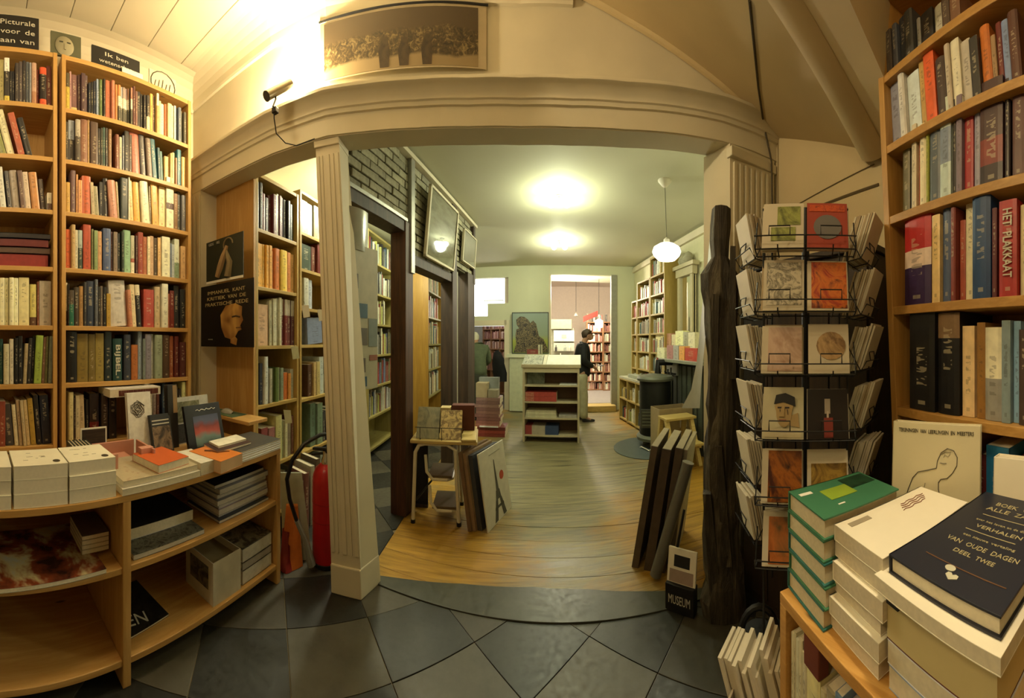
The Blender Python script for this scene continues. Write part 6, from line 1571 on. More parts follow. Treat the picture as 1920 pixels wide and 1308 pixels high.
print_on(o, p, t, up, nb, .22, .78, .50, .82, ink((.02, .02, .02)), 'dark_window'); print_on(o, p, t, up, nb, .08, .92, .08, .42, ink((.34, .26, .22)), 'pink_panel')
m = M(); q = Vector((a.x, a.y, .002)); m.fbox(q - nb.xy.to_3d() * -.02, Vector((b.x - a.x, b.y - a.y, 0)), -nb.xy.to_3d() * .06, (0, 0, .15)); m.build('stand_box', m_black, o, bevel=.003)
text_mesh('stand_lettering', 'MUSEUM', q + Vector((b.x - a.x, b.y - a.y, 0)) / 2 + nb.xy.to_3d() * .021 + Vector((0, 0, .07)), (b - a).xy.to_3d(), (0, 0, 1), .05, ink((.6, .58, .5)), o, width=.13)
m = M(); m.tube([P(1270, 1025, 1.9), P(1283, 955, 1.95)], .008, 6); m.build('stand_rod', m_black, o)

# dark cupboard behind the card rack
dc = thing('dark_cupboard', (1.39, 1.16, 0), 'dark brown wooden cupboard standing behind the card rack', 'cupboard')
m_dcw = wood('dark_cupboard_wood', '3c2c1a', '2a1e12', 'Z', .6, False)
m = M(); m.box((1.30, .74, 0), (1.50, 1.60, 1.90)); m.build('cupboard_body', m_dcw, dc, bevel=.004)
m = M(); m.box((1.275, .72, 1.90), (1.51, 1.62, 1.93)); m.build('cupboard_top', m_dcw, dc, bevel=.004)
for k in range(4):
    m = M(); m.box((1.284, .755 + k * .211, .06), (1.30, .755 + k * .211 + .203, 1.87)); m.build('front_board', m_dcw, dc, bevel=.003)

# ================================================================== POSTCARD RACK
RC = Vector((.935, .805, 0)); ra = az(1512)
Rr_ = Vector((math.cos(ra), -math.sin(ra), 0)); Rf = -Vector((math.sin(ra), math.cos(ra), 0))      # Rr_ to the viewer's right, Rf to the viewer
rk = thing('postcard_rack', RC, 'tall black wire postcard rack with tiers of cards beside the pillar', 'rack')
m = M(); m.lathe([(.17, 0), (.17, .012), (.05, .03), (.02, .035)], RC, 28); m.build('base', m_black, rk, smooth=True)
m = M(); m.tube([RC + Vector((0, 0, .03)), RC + Vector((0, 0, 1.98))], .014, 10); m.build('pole', m_black, rk, smooth=True)
HB = .135
TZ = [1.785, 1.592, 1.398, 1.195, .995, .80]
nr_ = (Rr_ * .90 + Rf * .44).normalized(); nl_ = (-Rr_ * .88 + Rf * .47).normalized()
sides = {'front': (Rf, Rr_), 'right': (nr_, (Rr_ * .44 - Rf * .90).normalized()), 'left': (nl_, (Rr_ * .47 + Rf * .88).normalized())}
SO = {'front': Vector((0, 0, 0)), 'right': Rr_ * .055 - Rf * .075, 'left': -Rr_ * .045 - Rf * .09}
for z in TZ:
    for nm, (n_, t_) in sides.items():
        c = RC + SO[nm] + n_ * HB + Vector((0, 0, z)); w2 = .155 if nm == 'front' else .085
        m = M(); wr = .0022
        def q(u, o_, zz): return c + t_ * u + n_ * o_ + Vector((0, 0, zz))
        m.tube([q(-w2, 0, .10), q(-w2, .055, .0), q(-w2, .075, .035), q(w2, .075, .035), q(w2, .055, .0), q(w2, 0, .10)], wr, 5)
        m.tube([q(-w2, .055, 0), q(w2, .055, 0)], wr, 5); m.tube([q(-w2, 0, -.01), q(w2, 0, -.01)], wr, 5)
        for u in ((-w2, -.085, 0, .085, w2) if nm == 'front' else (-w2, 0, w2)): m.tube([q(u, .06, .012), q(u, .055, 0), q(u, -.005, -.012)], wr, 5)
        for u in ((-.078, .078) if nm == 'front' else (0,)): m.tube([q(u - .032, .074, .035), q(u - .032, .070, .065), q(u + .032, .070, .065), q(u + .032, .074, .035)], wr, 5)
        m.build('wire_basket', m_black, rk)
m = M()
for sx, sy in ((1, 1), (1, -1), (-1, 1), (-1, -1)):
    m = M(); m.tube([RC + Rr_ * HB * sx + Rf * HB * sy + Vector((0, 0, .55)), RC + Rr_ * HB * sx + Rf * HB * sy + Vector((0, 0, 1.93))], .004, 6); m.build('upright', m_black, rk)
m = M(); m.box((0, 0, 0), (.001, .001, .001))
def card_pocket(z, side, u, cards, h=.155, wd=.128, fan=.006, tilt=.045, lab='', seed=0, pic=None, thick=.0045):
    """a pocket of cards: the front one shows its picture"""
    n_, t_ = sides[side]; rn_ = random.Random(seed)
    for k in range(cards):
        o_ = .050 - k * fan; s = rn_.uniform(-.004, .004)
        p = RC + SO[side] + n_ * (HB + o_) + t_ * (u - wd / 2 + s) + Vector((0, 0, z + .004 - .0015 * k)); hh = h * (1 + rn_.uniform(-.02, .04))
        up = Vector((0, 0, hh)) - n_ * tilt
        m = M(); m.fbox(p, t_ * wd, up, -(t_.cross(up)).normalized() * thick * (1 if t_.cross(up).dot(n_) > 0 else -1))
        if k == 0 and pic:
            o = thing('postcard', p + t_ * wd / 2, pic[0], 'card', 'picture cards in the rack'); m.build('card', pic[1], o)
            nb2 = t_.cross(up).normalized(); nb2 = nb2 if nb2.dot(n_) > 0 else -nb2
            for (u0, u1, v0, v1, mt) in pic[2]: print_on(o, p, t_ * wd, up, nb2, u0, u1, v0, v1, mt, 'picture', .0016)
            if len(pic) > 3: pic[3](o, p, t_ * wd, up, nb2)
        else:
            o = m.build('card', m_cardw if rn_.random() < .8 else m_cardt); tag(o, ordw(k + 1) + ' ' + lab[0], 'card', lab[1])
m_cardw = plain('card_white', (.62, .56, .42), .65, var=.06); m_cardt = plain('card_tan', (.42, .33, .2), .65, var=.1)
def disc(u, v, ru, mat, name='round_picture'):
    def f(o, p, t, up, nb):
        m = M(); k = t.length / up.length; m.prism([p + t * (u + ru * math.cos(q * .3142)) + up * (v + ru * k * math.sin(q * .3142)) + nb * .0017 for q in range(20)], nb * .0006); m.build(name, mat, o)
    return f
def maskface(o, p, t, up, nb):
    def q(u, v, d=.0018): return p + t * u + up * v + nb * d
    sk = plain('mask_skin', (.42, .30, .13), .5)
    m = M(); m.prism([q(.52 + .24 * math.cos(a) * (1 if math.sin(a) > 0 else .8), .52 + .30 * math.sin(a)) for a in [k * .3142 for k in range(20)]], nb * .003); m.build('face', sk, o)
    m = M(); m.prism([q(.62, .26), q(.9, .22), q(.86, .5), q(.7, .45)], nb * .0016); m.build('neck', sk, o)
    m = M(); m.prism([q(.27, .66, .005), q(.32, .84, .005), q(.55, .88, .005), q(.78, .80, .005), q(.80, .62, .005), q(.5, .70, .005)], nb * .0015); m.build('cap', ink((.012, .012, .012)), o)
    for u in (.42, .60):
        m = M(); m.fbox(q(u - .06, .58, .005), t * .11, up * .03, nb * .001); m.build('eye', ink((.03, .02, .02)), o)
        m = M(); m.tube([q(u, .56, .0055), q(u + .02, .46, .0055)], .0012, 4); m.build('tear_line', ink((.03, .02, .02)), o)
    m = M(); m.prism([q(.46, .60, .005), q(.54, .60, .005), q(.52, .42, .005), q(.40, .42, .005)], nb * .004); m.build('nose', sk, o)
    m = M(); m.fbox(q(.40, .34, .005), t * .18, up * .03, nb * .001); m.build('mouth', ink((.28, .08, .05)), o)
W_ = m_cardw
greenfig = picmat('green_fig', ['1c2010', '6a7030', '98a050', '3a4018'], 16)
PICS = {
 (0, 0): ('white card with green pear shapes, top tier of the rack', W_, [(.2, .8, .15, .45, greenfig), (.35, .92, .5, .92, greenfig)]),
 (0, 1): ('red card with grey oval, top tier of the rack', plain('card_red', (.36, .05, .025), .5), [(.06, .94, .80, .95, picmat('orange_letters', ['5a1408', 'c85018', '7a1c0c'], 40))], disc(.5, .45, .34, plain('card_grey', (.16, .15, .14), .5))),
 (1, 0): ('white card with cracked drawing, second tier', W_, [(.08, .94, .1, .94, picmat('crackle', ['b8b098', 'c8c0a8', '6a6450', 'd0c8b0'], 20, 8, 3))]),
 (1, 1): ('autumn red picture card, second tier', W_, [(.10, .97, .04, .97, picmat('autumn', ['3a140a', 'a83810', 'd07020', '5a1a0a', '8a2c0c'], 14, 7, 1))]),
 (2, 0): ('soft pink picture card, third tier', W_, [(.16, .99, .04, .97, picmat('pinkish', ['b89880', 'c8ac98', 'a08068', 'd0b8a0'], 6))]),
 (2, 1): ('white card with round sepia picture, third tier', W_, [], disc(.56, .55, .36, picmat('sepia_round', ['8a6a40', 'b89868', '6a4c28', 'c8b088'], 9))),
 (3, 0): ('card with a stern mask-like face in black cap, fourth tier', plain('card_pale', (.56, .53, .36), .55), [(.05, .95, .03, .2, plain('card_strip', (.60, .54, .36), .6))], maskface),
 (3, 1): ('black card with white flame over a red column, fourth tier', plain('card_black', (.012, .008, .008), .35), [(.40, .62, .03, .42, ink((.22, .03, .02))), (.42, .56, .50, .80, ink((.35, .30, .24))), (.47, .52, .42, .55, ink((.5, .42, .34)))]),
 (4, 0): ('dark red and gold painting card, fifth tier', W_, [(.16, .99, .03, .97, picmat('redgold', ['140a06', '4a1808', 'a86018', '2a0c06', '7a2c10'], 7, 6, 1))]),
 (4, 1): ('golden brown picture card, fifth tier', W_, [(.08, .96, .05, .76, picmat('goldbrown', ['2a1e0c', '7a5c24', 'a88838', '4a3414'], 16))]),
 (5, 0): ('card with an orange figure, lowest tier in view', W_, [(.15, .95, .05, .9, picmat('orangefig', ['8a4818', 'b86a30', '5a5030', '9a5420'], 5))]),
 (5, 1): ('grey picture card, lowest tier in view', W_, [(.08, .94, .06, .94, picmat('greycard', ['5a5848', '8a866c', '3a382c'], 9))]),
}
tn_ = ['top', 'second', 'third', 'fourth', 'fifth', 'lowest']
for i, z in enumerate(TZ):
    for j, u in enumerate((-.072, .072)):
        card_pocket(z, 'front', u, 5 if j == 0 else 4, lab=('cream card from the front behind ' + ('timber-side' if j == 0 else 'bookcase-side') + ' picture card, ' + tn_[i] + ' tier', 'cards behind the picture cards'), pic=PICS[(i, j)], seed=i * 2 + j, h=.150 if i != 1 else .16)
    card_pocket(z, 'right', 0, 9, lab=('cream card from outside in the pocket facing the bookcase, ' + tn_[i] + ' tier', 'cards in the side pockets facing the bookcase'), seed=50 + i, fan=.0085, tilt=-.05, thick=.0065)
    card_pocket(z, 'left', 0, 7, lab=('cream card from outside in the pocket facing the timber, ' + tn_[i] + ' tier', 'cards in the side pockets facing the timber'), seed=80 + i, fan=.0095, tilt=-.03, thick=.0065)

# ================================================================== BOOK TABLE IN THE FOREGROUND
T_0 = Vector((.628, .629, 0)); Td = Vector((-.25, -.968, 0)).normalized(); Tp = Vector((.968, -.25, 0)).normalized()
TZt = .85
tb2 = thing('book_table', T_0 + Td * .42 + Tp * .19, 'pine table with open shelf front carrying stacks of books', 'table')
m_pf = wood('pine_front', 'd0a058', 'b88640', 'Y')
m = M(); m.fbox(T_0 + Vector((0, 0, TZt - .028)), Td * .84, Tp * .385, (0, 0, .028)); m.build('table_top', m_pf, tb2, bevel=.002)
m = M(); m.fbox(T_0, Td * .03, Tp * .385, (0, 0, TZt - .028)); m.build('end_panel', m_pf, tb2, bevel=.002)
m = M(); m.fbox(T_0 + Td * .81, Td * .03, Tp * .385, (0, 0, TZt - .028)); m.build('end_panel', m_pf, tb2, bevel=.002)
m = M(); m.fbox(T_0 + Tp * .365, Td * .84, Tp * .02, (0, 0, TZt - .028)); m.build('back_panel', m_pf, tb2)
m = M(); m.fbox(T_0 + Td * .03 + Vector((0, 0, .44)), Td * .78, Tp * .365, (0, 0, .025)); m.build('shelf', m_pf, tb2)
s = .035; kk = 0
for wd, h, c, lab in ((.012, .30, 'c8bc90', ''), (.010, .31, 'b8ac80', ''), (.012, .30, 'd0c498', ''), (.016, .31, 'c0b488', ''), (.018, .29, 'b8ac84', ''), (.055, .27, 'c8b878', ''), (.02, .26, 'a89868', ''), (.03, .28, '8a7c58', ''), (.02, .29, '5a6a70', ''), (.02, .27, 'a8a8a0', ''), (.018, .28, '98a0a0', ''), (.022, .28, 'b0a890', ''), (.03, .27, '7a6a50', ''), (.03, .29, 'a05a38', ''), (.04, .28, '8a8468', '')):
    p = T_0 + Td * s + Tp * .012 + Vector((0, 0, .4655)); kk += 1
    m = M(); book_into(m, p, Td, -Tp, (0, 0, 1), wd * .96, h, .2, [(dcol(c, 1.2), 0, 1)], True)
    tag(m.build('book', [m_cover, m_pages]), cname(c) + ' book, ' + ordw(kk) + ' from the corner, under the foreground table', 'book', 'books under the foreground table'); s += wd
m = M(); p = T_0 + Td * .10 + Tp * .006 + Vector((0, 0, .74)); m.fbox(p, Td * .06, Tp * .03, (0, 0, .075)); tag(m.build('red_box', plain('red_brown_box', (.16, .035, .018), .5), bevel=.003), 'small red-brown box wedged under the table top', 'box')

def stack(items, corner, a, b, z, spine='A', group=None):
    for (nm, lab, h, col, kw) in items:
        da, db_, dc = kw.get('da', 0), kw.get('db', 0), kw.get('dc', 0)
        au, bu = a.normalized(), b.normalized()
        ang_ = kw.get('rot', 0)
        R = Matrix.Rotation(math.radians(ang_), 3, 'Z')
        aa, bb = R @ (a * kw.get('sa', 1)), R @ (b * kw.get('sb', 1))
        o = lay(nm, lab, corner + au * da + bu * db_, aa, bb, z, z + h, col, kw.get('spine', spine), group=group, soft=kw.get('soft', True), topmat=kw.get('top'), mats=kw.get('mats'), pages=kw.get('pages'))
        kw['cb'] and kw['cb'](o, corner + au * da + bu * db_, aa, bb, z + h) if 'cb' in kw else None
        z += h + .0006
    return z
# green stack
gc = Vector((.600, .462, 0)); ga, gb = rect3(Vector((.600, .462, 0)), Vector((.634, .627, 0)), Vector((.819, .362, 0)))
m_green = plain('green_cover', (.045, .17, .085), .45, var=.06); m_teal = plain('teal_cover', (.03, .15, .13), .45)
def greentop(o, p, a, b, z):
    def bx(u0, u1, v0, v1, mt, nm): m = M(); m.fbox(p + a * u0 + b * v0 + Vector((0, 0, z + .0003)), a * (u1 - u0), b * (v1 - v0), (0, 0, .0009)); m.build(nm, mt, o)
    bx(.38, .72, .28, .62, plain('lime_panel', (.25, .36, .03), .5), 'lime_panel'); bx(.52, .9, .62, .97, picmat('green_dark_pic', ['0c2014', '1c4028', '102818', '3a5c40'], 10), 'cover_picture'); bx(.72, .80, .05, .2, m_white, 'white_label'); bx(.2, .23, .28, .36, m_white, 'white_line')
gp = plain('stack_pages', (.60, .52, .34), .85, var=.12, scale=110)
gn = ['lowest', 'second', 'third', 'fourth', 'topmost']
stack([('green_book', gn[k] + (' green book in the stack beside the card rack' if k < 4 else ' green book with lime panel, on the stack beside the card rack'), .0505, '2c6a48', dict(mats=[m_teal, m_green, m_teal, m_green, m_green][k], da=[.004, -.004, .0, .003, .0][k], pages=gp, soft=False, spine='B', **({'cb': greentop} if k == 4 else {}))) for k in range(5)], gc, ga, gb, TZt + .001, group='green books in the foreground stack')
# white stack
wc = Vector((.566, .300, 0)); wa, wb2 = rect3(wc, Vector((.606, .458, 0)), Vector((.835, .18, 0)))
m_wb = plain('white_stack_cover', (.80, .74, .58), .5, var=.04)
def whitetop(o, p, a, b, z):
    m = M(); m.fbox(p + a * .78 + b * .08 + Vector((0, 0, z + .0003)), a * .10, b * .20, (0, 0, .0008)); m.build('grey_label', plain('grey_lab', (.34, .29, .2), .6), o)
    rn2 = random.Random(3)
    for k in range(4):
        m = M(); m.tube([p + a * (.62 + .055 * k + .018 * math.sin(q * 1.9 + k)) + b * (.55 + .035 * q + .02 * k) + Vector((0, 0, z + .001)) for q in range(9)], .0011, 4); m.build('script_line', plain('script_brown', (.22, .07, .03), .6), o)
wn = ['lowest', 'second', 'third', 'fourth', 'fifth', 'topmost']
stack([('white_book', wn[k] + (' white book in the middle foreground stack' if k < 5 else ' white book with brown handwriting, on the middle foreground stack'), [.044, .04, .036, .042, .038, .036][k], 'd8d0b8', dict(mats=m_wb, pages=plain('white_stack_pages', (.66, .58, .42), .85, var=.1, scale=120), da=[.012, .0, .008, -.006, .004, .0][k], db=[.0, -.01, .002, -.006, .004, .0][k], rot=[0, 1.5, -1, 1, -.5, 0][k], spine='B', **({'cb': whitetop} if k == 5 else {}))) for k in range(6)], wc + Vector((.004, .0, 0)), wa * .98, wb2, TZt + .001, group='white books in the foreground stack')
# navy stack
nc = Vector((.488, .068, 0)); na, nb3 = rect3(nc, Vector((.559, .292, 0)), Vector((.80, -.07, 0)))
m_navy = plain('navy_cover', (.020, .022, .034), .42, var=.05); m_gold = plain('gold_ink', (.46, .40, .22), .4)
def navytop(o, p, a, b, z):
    zz = z + .0006; R_ = -a; U_ = b
    for k, (v, txt, h, wd) in enumerate(((.86, 'BOEK OVER', .016, .13), (.78, 'ALLE ZAKEN', .016, .15), (.62, 'over het leven en de dingen', .007, .14), (.55, 'VERHALEN', .012, .11), (.43, 'een nieuwe vertaling', .007, .12), (.35, 'VAN OUDE DAGEN', .013, .16), (.27, 'DEEL TWEE', .011, .09))):
        text_mesh('title_lettering', txt, p + a * .46 + b * v + Vector((0, 0, zz)), R_, U_, h, m_gold, o, width=wd)
    for v in (.69, .485):
        m = M(); m.fbox(p + a * .25 + b * v + Vector((0, 0, z + .0003)), a * .5, b * .005, (0, 0, .0008)); m.build('gold_rule', m_gold, o)
    m = M(); m.fbox(p + a * .08 + b * .15 + Vector((0, 0, z + .0003)), a * .72, b * .006, (0, 0, .0008)); m.build('copper_rule', plain('copper_ink', (.16, .08, .04), .4), o)
    m = M(); c = p + a * .53 + b * .13 + Vector((0, 0, z + .0003))
    m.prism([c + a * (.045 * math.cos(q * .3142)) + b * (.022 * math.sin(q * .3142)) for q in range(20)], (0, 0, .001)); m.build('emblem', plain('emblem_pale', (.58, .56, .42), .5), o)
    m = M(); c = p + a * .47 + b * .08 + Vector((0, 0, z + .0003)); hrt = [(0, -.025), (.04, .0), (.035, .02), (.015, .024), (0, .012), (-.015, .024), (-.035, .02), (-.04, .0)]
    m.prism([c + a * u * 1.3 + b * v for u, v in hrt], (0, 0, .001)); m.build('heart_emblem', plain('emblem_pale', (.58, .56, .42), .5), o)
def clipcb(o, p, a, b, z):
    m = M(); q = p + a * .93 - b.normalized() * .004 + Vector((0, 0, z - .002)); m.fbox(q - b.normalized() * .012, -a.normalized() * .03, b.normalized() * .03, (0, 0, .012)); m.build('binder_clip', m_black, o)
NS = [('blue_book', 'pale blue-grey book at the bottom of the navy stack', .045, '8a98a0', {}), ('white_book', 'white curled book, second in the navy stack', .045, 'c8c4b4', dict(da=.004)), ('cream_box', 'thick cream book with maroon cover in the navy stack', .085, '5a1c14', dict(mats=plain('maroon_top', (.10, .018, .010), .5), pages=plain('cream_thick', (.56, .46, .22), .75, var=.06), sa=1.0, sb=.86, db=.0, da=.006, cb=clipcb, spine='A')),
      ('tan_book', 'thin tan book under the white board book', .010, 'a08858', dict(da=-.004, sb=1.0)), ('white_book', 'white board book directly under the navy book', .028, 'dcd2b4', dict(da=-.012, db=-.022, sa=1.12, sb=1.08, mats=m_wb)),
      ('navy_book', 'navy book with gold lettering on top of the nearest stack', .036, '242a3a', dict(mats=m_navy, soft=False, cb=navytop, spine='B'))]
stack(NS, nc, na, nb3, TZt + .001)
# standing books behind the stacks
o, p, t, up, nb = stand('drawing_book', 'large cream book with a line drawing of a head, standing behind stacks', tuple(P(1668, 640, .995).xy), tuple(P(1836, 640, .930).xy), TZt + .001, 1.262, .035, .03, 'd8cc98', mats=plain('drawing_cover', (.62, .56, .36), .5, var=.04))
LN = ink((.06, .05, .03))
def dl(pts, r=.0011):
    m = M(); m.tube([p + t * u + up * (.45 + (v - .22) * .63) + nb * .0014 for u, v in pts], r, 4); m.build('drawn_line', LN, o)
dl([(.16, .22), (.20, .36), (.25, .49), (.31, .56), (.42, .59), (.52, .62)])
dl([(.52, .62), (.53, .70), (.57, .79), (.64, .84), (.71, .82), (.75, .75), (.745, .66), (.70, .58), (.64, .52), (.57, .505), (.545, .47), (.545, .40), (.57, .30)])
dl([(.36, .24), (.37, .34), (.395, .45)], .0006); dl([(.57, .77), (.62, .80), (.68, .80)], .0007); dl([(.56, .68), (.60, .675), (.63, .68)], .0007); dl([(.60, .74), (.61, .77), (.65, .75), (.67, .78)], .0006)
text_mesh('title_lettering', 'TEKENINGEN VAN LEERLINGEN EN MEESTERS', p + t * .5 + up * .945 + nb * .0012, t, up, .011, LN, o, width=t.length * .86)
q = P(1858, 640, .90); q2 = P(1945, 640, .86)
stand('white_book', 'plain white book standing at the picture edge behind the navy stack', tuple(q.xy), tuple(q2.xy), TZt + .001, 1.19, .04, .02, 'd8d0b8', mats=m_wb)
# carton of upright cream cards by the table leg and a black bag
bx0 = Vector((.565, .775, 0)); bt = Vector((.52, -.85, 0)).normalized(); bn = Vector((-.85, -.52, 0)).normalized()
cbx = thing('card_tray', bx0 + bt * .1 - bn * .1, 'low tray of upright cream cards on a stool by the table', 'tray')
m = M(); m.fbox(bx0 + bt * .0 + Vector((0, 0, .40)), bt * .22, -bn * .16, (0, 0, .012)); m.build('tray_bottom', m_pale, cbx)
m = M(); m.fbox(bx0 + Vector((0, 0, .0)) + bt * .02 - bn * .02, bt * .18, -bn * .13, (0, 0, .40)); m.build('stool_body', plain('stool_dark', (.05, .04, .03), .7), cbx)
for nm, (o_, a_, b_2, h) in {'tray_front': (bx0, bt * .22, -bn * .006, .09), 'tray_side': (bx0, bt * .006, -bn * .16, .09), 'tray_far_side': (bx0 + bt * .214, bt * .006, -bn * .16, .09)}.items():
    m = M(); m.fbox(o_ + Vector((0, 0, .40)), a_, b_2, (0, 0, h)); m.build(nm, plain('tray_card', (.40, .34, .24), .7), cbx)
rn3 = random.Random(11)
for k in range(13):
    p = bx0 + bt * (.008 + .0155 * k) - bn * (.02 + rn3.uniform(0, .02)) + Vector((0, 0, .413)); hh = .15 + rn3.uniform(-.015, .03) + (.035 if k > 7 else 0)
    m = M(); m.fbox(p, bt * .011, -bn * .12, Vector((0, 0, hh)) - bt * .05); o = m.build('card', m_cardw); tag(o, ordw(k + 1) + ' cream card from the timber end of the low tray by the table', 'card', 'cards in the low tray')
bb = P(1432, 640, 1.12); bb.z = 0
bg = thing('black_bag', bb + Vector((.05, .05, 0)), 'black bag with arched handle on the floor behind the tray', 'bag')
m = M(); m.lathe([(.09, 0), (.10, .03), (.095, .35), (.08, .46), (.05, .50), (.001, .51)], bb + Vector((.03, .06, 0)), 16); m.build('bag_body', plain('black_fabric', (.008, .008, .008), .8), bg, smooth=True)
m = M(); m.tube([bb + Vector((.03, .06, .49)) + rt * .06 * math.cos(q * .3142) + Vector((0, 0, .09 * math.sin(q * .3142))) for q in range(11)], .012, 8); m.build('handle', m_black, bg, smooth=True)

# ================================================================== LAMPS
m_ss = plain('brushed_steel', (.55, .50, .40), .28, 1.0, .1)
wlp = P(572, 152, 1.97)
wl_ = thing('wall_lamp', P(520, 200, 1.86), 'steel tube wall lamp glaring on the cornice', 'lamp')
h0, h1 = P(500, 180, 1.93), P(545, 157, 1.99)
m = M(); m.tube([h0, h1], .026, 16); m.build('lamp_head', m_ss, wl_, smooth=True)
m = M(); d_ = (h1 - h0).normalized(); m.tube([h0 - d_ * .004, h0], .028, 16); m.build('end_cap', m_black, wl_)
m = M(); m.tube([h1 + d_ * .004, h1 + d_ * .11], .020, 12); m.build('bulb', emis('halogen', (1.0, .82, .5), 60.0), wl_, smooth=True)
m = M(); m.tube([P(516, 172, 1.94), P(517, 186, 1.95), P(512, 200, 1.93)], .006, 6); m.build('arm', m_black, wl_)
m = M(); m.fbox(P(509, 212, 1.93), (.03, 0, 0), (0, .03, 0), (0, 0, .03)); m.build('clamp', m_black, wl_, bevel=.003)
m = M(); m.tube([P(514, 205, 1.93), P(514, 222, 1.93), P(518, 250, 2.02), P(535, 268, 2.08), P(556, 273, 2.06), P(590, 260, 2.02)], .0035, 6); m.build('cable', m_black, wl_, smooth=True)
lamp_light('wall_lamp_light', 'POINT', (-1.20, 1.672, 3.11), 72, WARM, .035, parent=wl_)
# ceiling lamps in the back room
for k, (x, y, pw, lab) in enumerate(((1048, 366, 48, 'bare-bulb ceiling lamp nearer the opening'), (1049, 452, 44, 'bare-bulb ceiling lamp deeper in the back room'))):
    r = (ZC - CAMZ) * F / (HY - y); q = P(x, y, r); q.z = ZC
    o = thing('ceiling_lamp', q - Vector((0, 0, .12)), lab, 'lamp')
    m = M(); m.lathe([(.04, -.015), (.045, 0)], q, 16); m.build('ceiling_plate', plain('lamp_grey', (.25, .25, .22), .4, .5), o)
    m = M(); m.tube([q + Vector((0, 0, -.015)), q + Vector((0, 0, -.06))], .012, 8); m.build('stem', plain('lamp_grey', (.25, .25, .22), .4, .5), o)
    m = M(); m.tube([q + EV * -.10 + Vector((0, 0, -.06)), q + EV * .10 + Vector((0, 0, -.06))], .012, 8); m.build('cross_bar', plain('lamp_grey', (.25, .25, .22), .4, .5), o)
    for s in (-1, 1):
        m = M(); m.lathe([(.012, -.14), (.035, -.125), (.045, -.10), (.04, -.075), (.018, -.06)], q + EV * .09 * s, 14); m.build('bulb', emis('cool_bulb', (.95, 1.0, .85), 25.0), o, smooth=True)
    lamp_light('ceiling_light', 'POINT', q + Vector((0, 0, -.155)), pw, GREENW, .09, parent=o)
# milk-glass pendant
q = P(1250, 472, 3.55); top = Vector((q.x, q.y, ZC))
o = thing('pendant_lamp', q, 'round milk-glass pendant lamp hanging on a thin cord near the pillar', 'lamp')
m = M(); m.lathe([(.03, -.095), (.09, -.085), (.135, -.04), (.15, .0), (.135, .045), (.08, .08), (.03, .09)], q, 26); m.build('shade', emis('milk_glass', (1.0, .98, .80), 3.2), o, smooth=True)
m = M(); m.lathe([(.02, .085), (.035, .09), (.03, .13), (.008, .15)], q, 14); m.build('lamp_cap', m_white, o, smooth=True)
cp = P(1237, 325, 3.5); cp = Vector((q.x - .03, q.y - .02, ZC))
m = M(); m.tube([q + Vector((0, 0, .14)), cp - Vector((0, 0, .05))], .0035, 6); m.build('cord', plain('cord_grey', (.15, .15, .1), .6), o)
m = M(); m.lathe([(.006, -.075), (.03, -.06), (.07, -.012), (.072, 0)], cp, 20); m.build('ceiling_rose', m_white, o, smooth=True)
lamp_light('pendant_light', 'POINT', q - Vector((0, 0, .22)), 16, (1.0, .95, .66), .1, parent=o)
# tube lamp in the aisle, hidden by the beam
o = thing('aisle_lamp', (-1.45, 3.0, ZC - .08), 'tube lamp on the aisle ceiling behind the beam', 'lamp')
m = M(); m.box((-1.50, 2.6, ZC - .05), (-1.40, 3.9, ZC)); m.build('fitting', m_white, o)
m = M(); m.tube([(-1.45, 2.65, ZC - .075), (-1.45, 3.85, ZC - .075)], .02, 10); m.build('tube', emis('aisle_tube', (.96, 1.0, .8), 8.0), o)
l = lamp_light('aisle_light', 'POINT', (-1.45, 3.2, ZC - .16), 105, (1.0, .97, .70), .12, parent=o)
l2 = lamp_light('aisle_light_far', 'POINT', (-1.35, 4.6, 2.5), 14, GREENW, .1)
# unseen lamps above the viewer, added to light the left bookcase and book table
for (c, pw, col, lab) in (((-1.0, .05, 3.15), 27, SOFTWARM, 'unseen round pendant lamp added as fill over the front room floor'), ((.50, .10, 2.75), 60, (1.0, .82, .52), 'unseen round pendant lamp added to light the foreground book table')):
    o = thing('pendant_lamp', c, lab, 'lamp'); c = Vector(c)
    m = M(); m.lathe([(.02, .12), (.09, .10), (.13, .0), (.10, -.08), (.03, -.11)], c, 22); m.build('shade', emis('fill_globe', (1.0, .75, .4), 2.0), o, smooth=True)
    m = M(); m.tube([c + Vector((0, 0, .12)), Vector((c.x, c.y, 3.61))], .005, 6); m.build('cord', m_black, o)
    if c.x < 0: lamp_light('shop_fill_light', 'POINT', c - Vector((0, 0, .22)), pw, col, .13, parent=o)
    else: lamp_light('table_fill_light', 'SPOT', c - Vector((0, 0, .16)), pw, col, .06, parent=o, spot=(math.radians(56), .8))
# light in the far side room
lamp_light('side_room_light', 'POINT', tuple(beyond(1.2, (sL0 + sL1) / 2 - .2, 2.3)), 26, PINKW, .1)

# cable down the soffit and pillar
m = M(); m.tube([Vector((.86, 1.03, sof(.86, 1.03) - .004)), Vector((1.25, 1.42, sof(1.25, 1.42) - .004)), Vector((1.50, 1.655, sof(1.5, 1.655) - .006)), Vector((1.575, 1.655, 2.70)), Vector((1.585, 1.655, 2.2)), Vector((1.585, 1.655, 1.2))], .006, 6)
tag(m.build('wall_cable', plain('dark_cable', (.07, .055, .03), .7)), 'thin dark cable running down the soffit and pillar', 'cable')

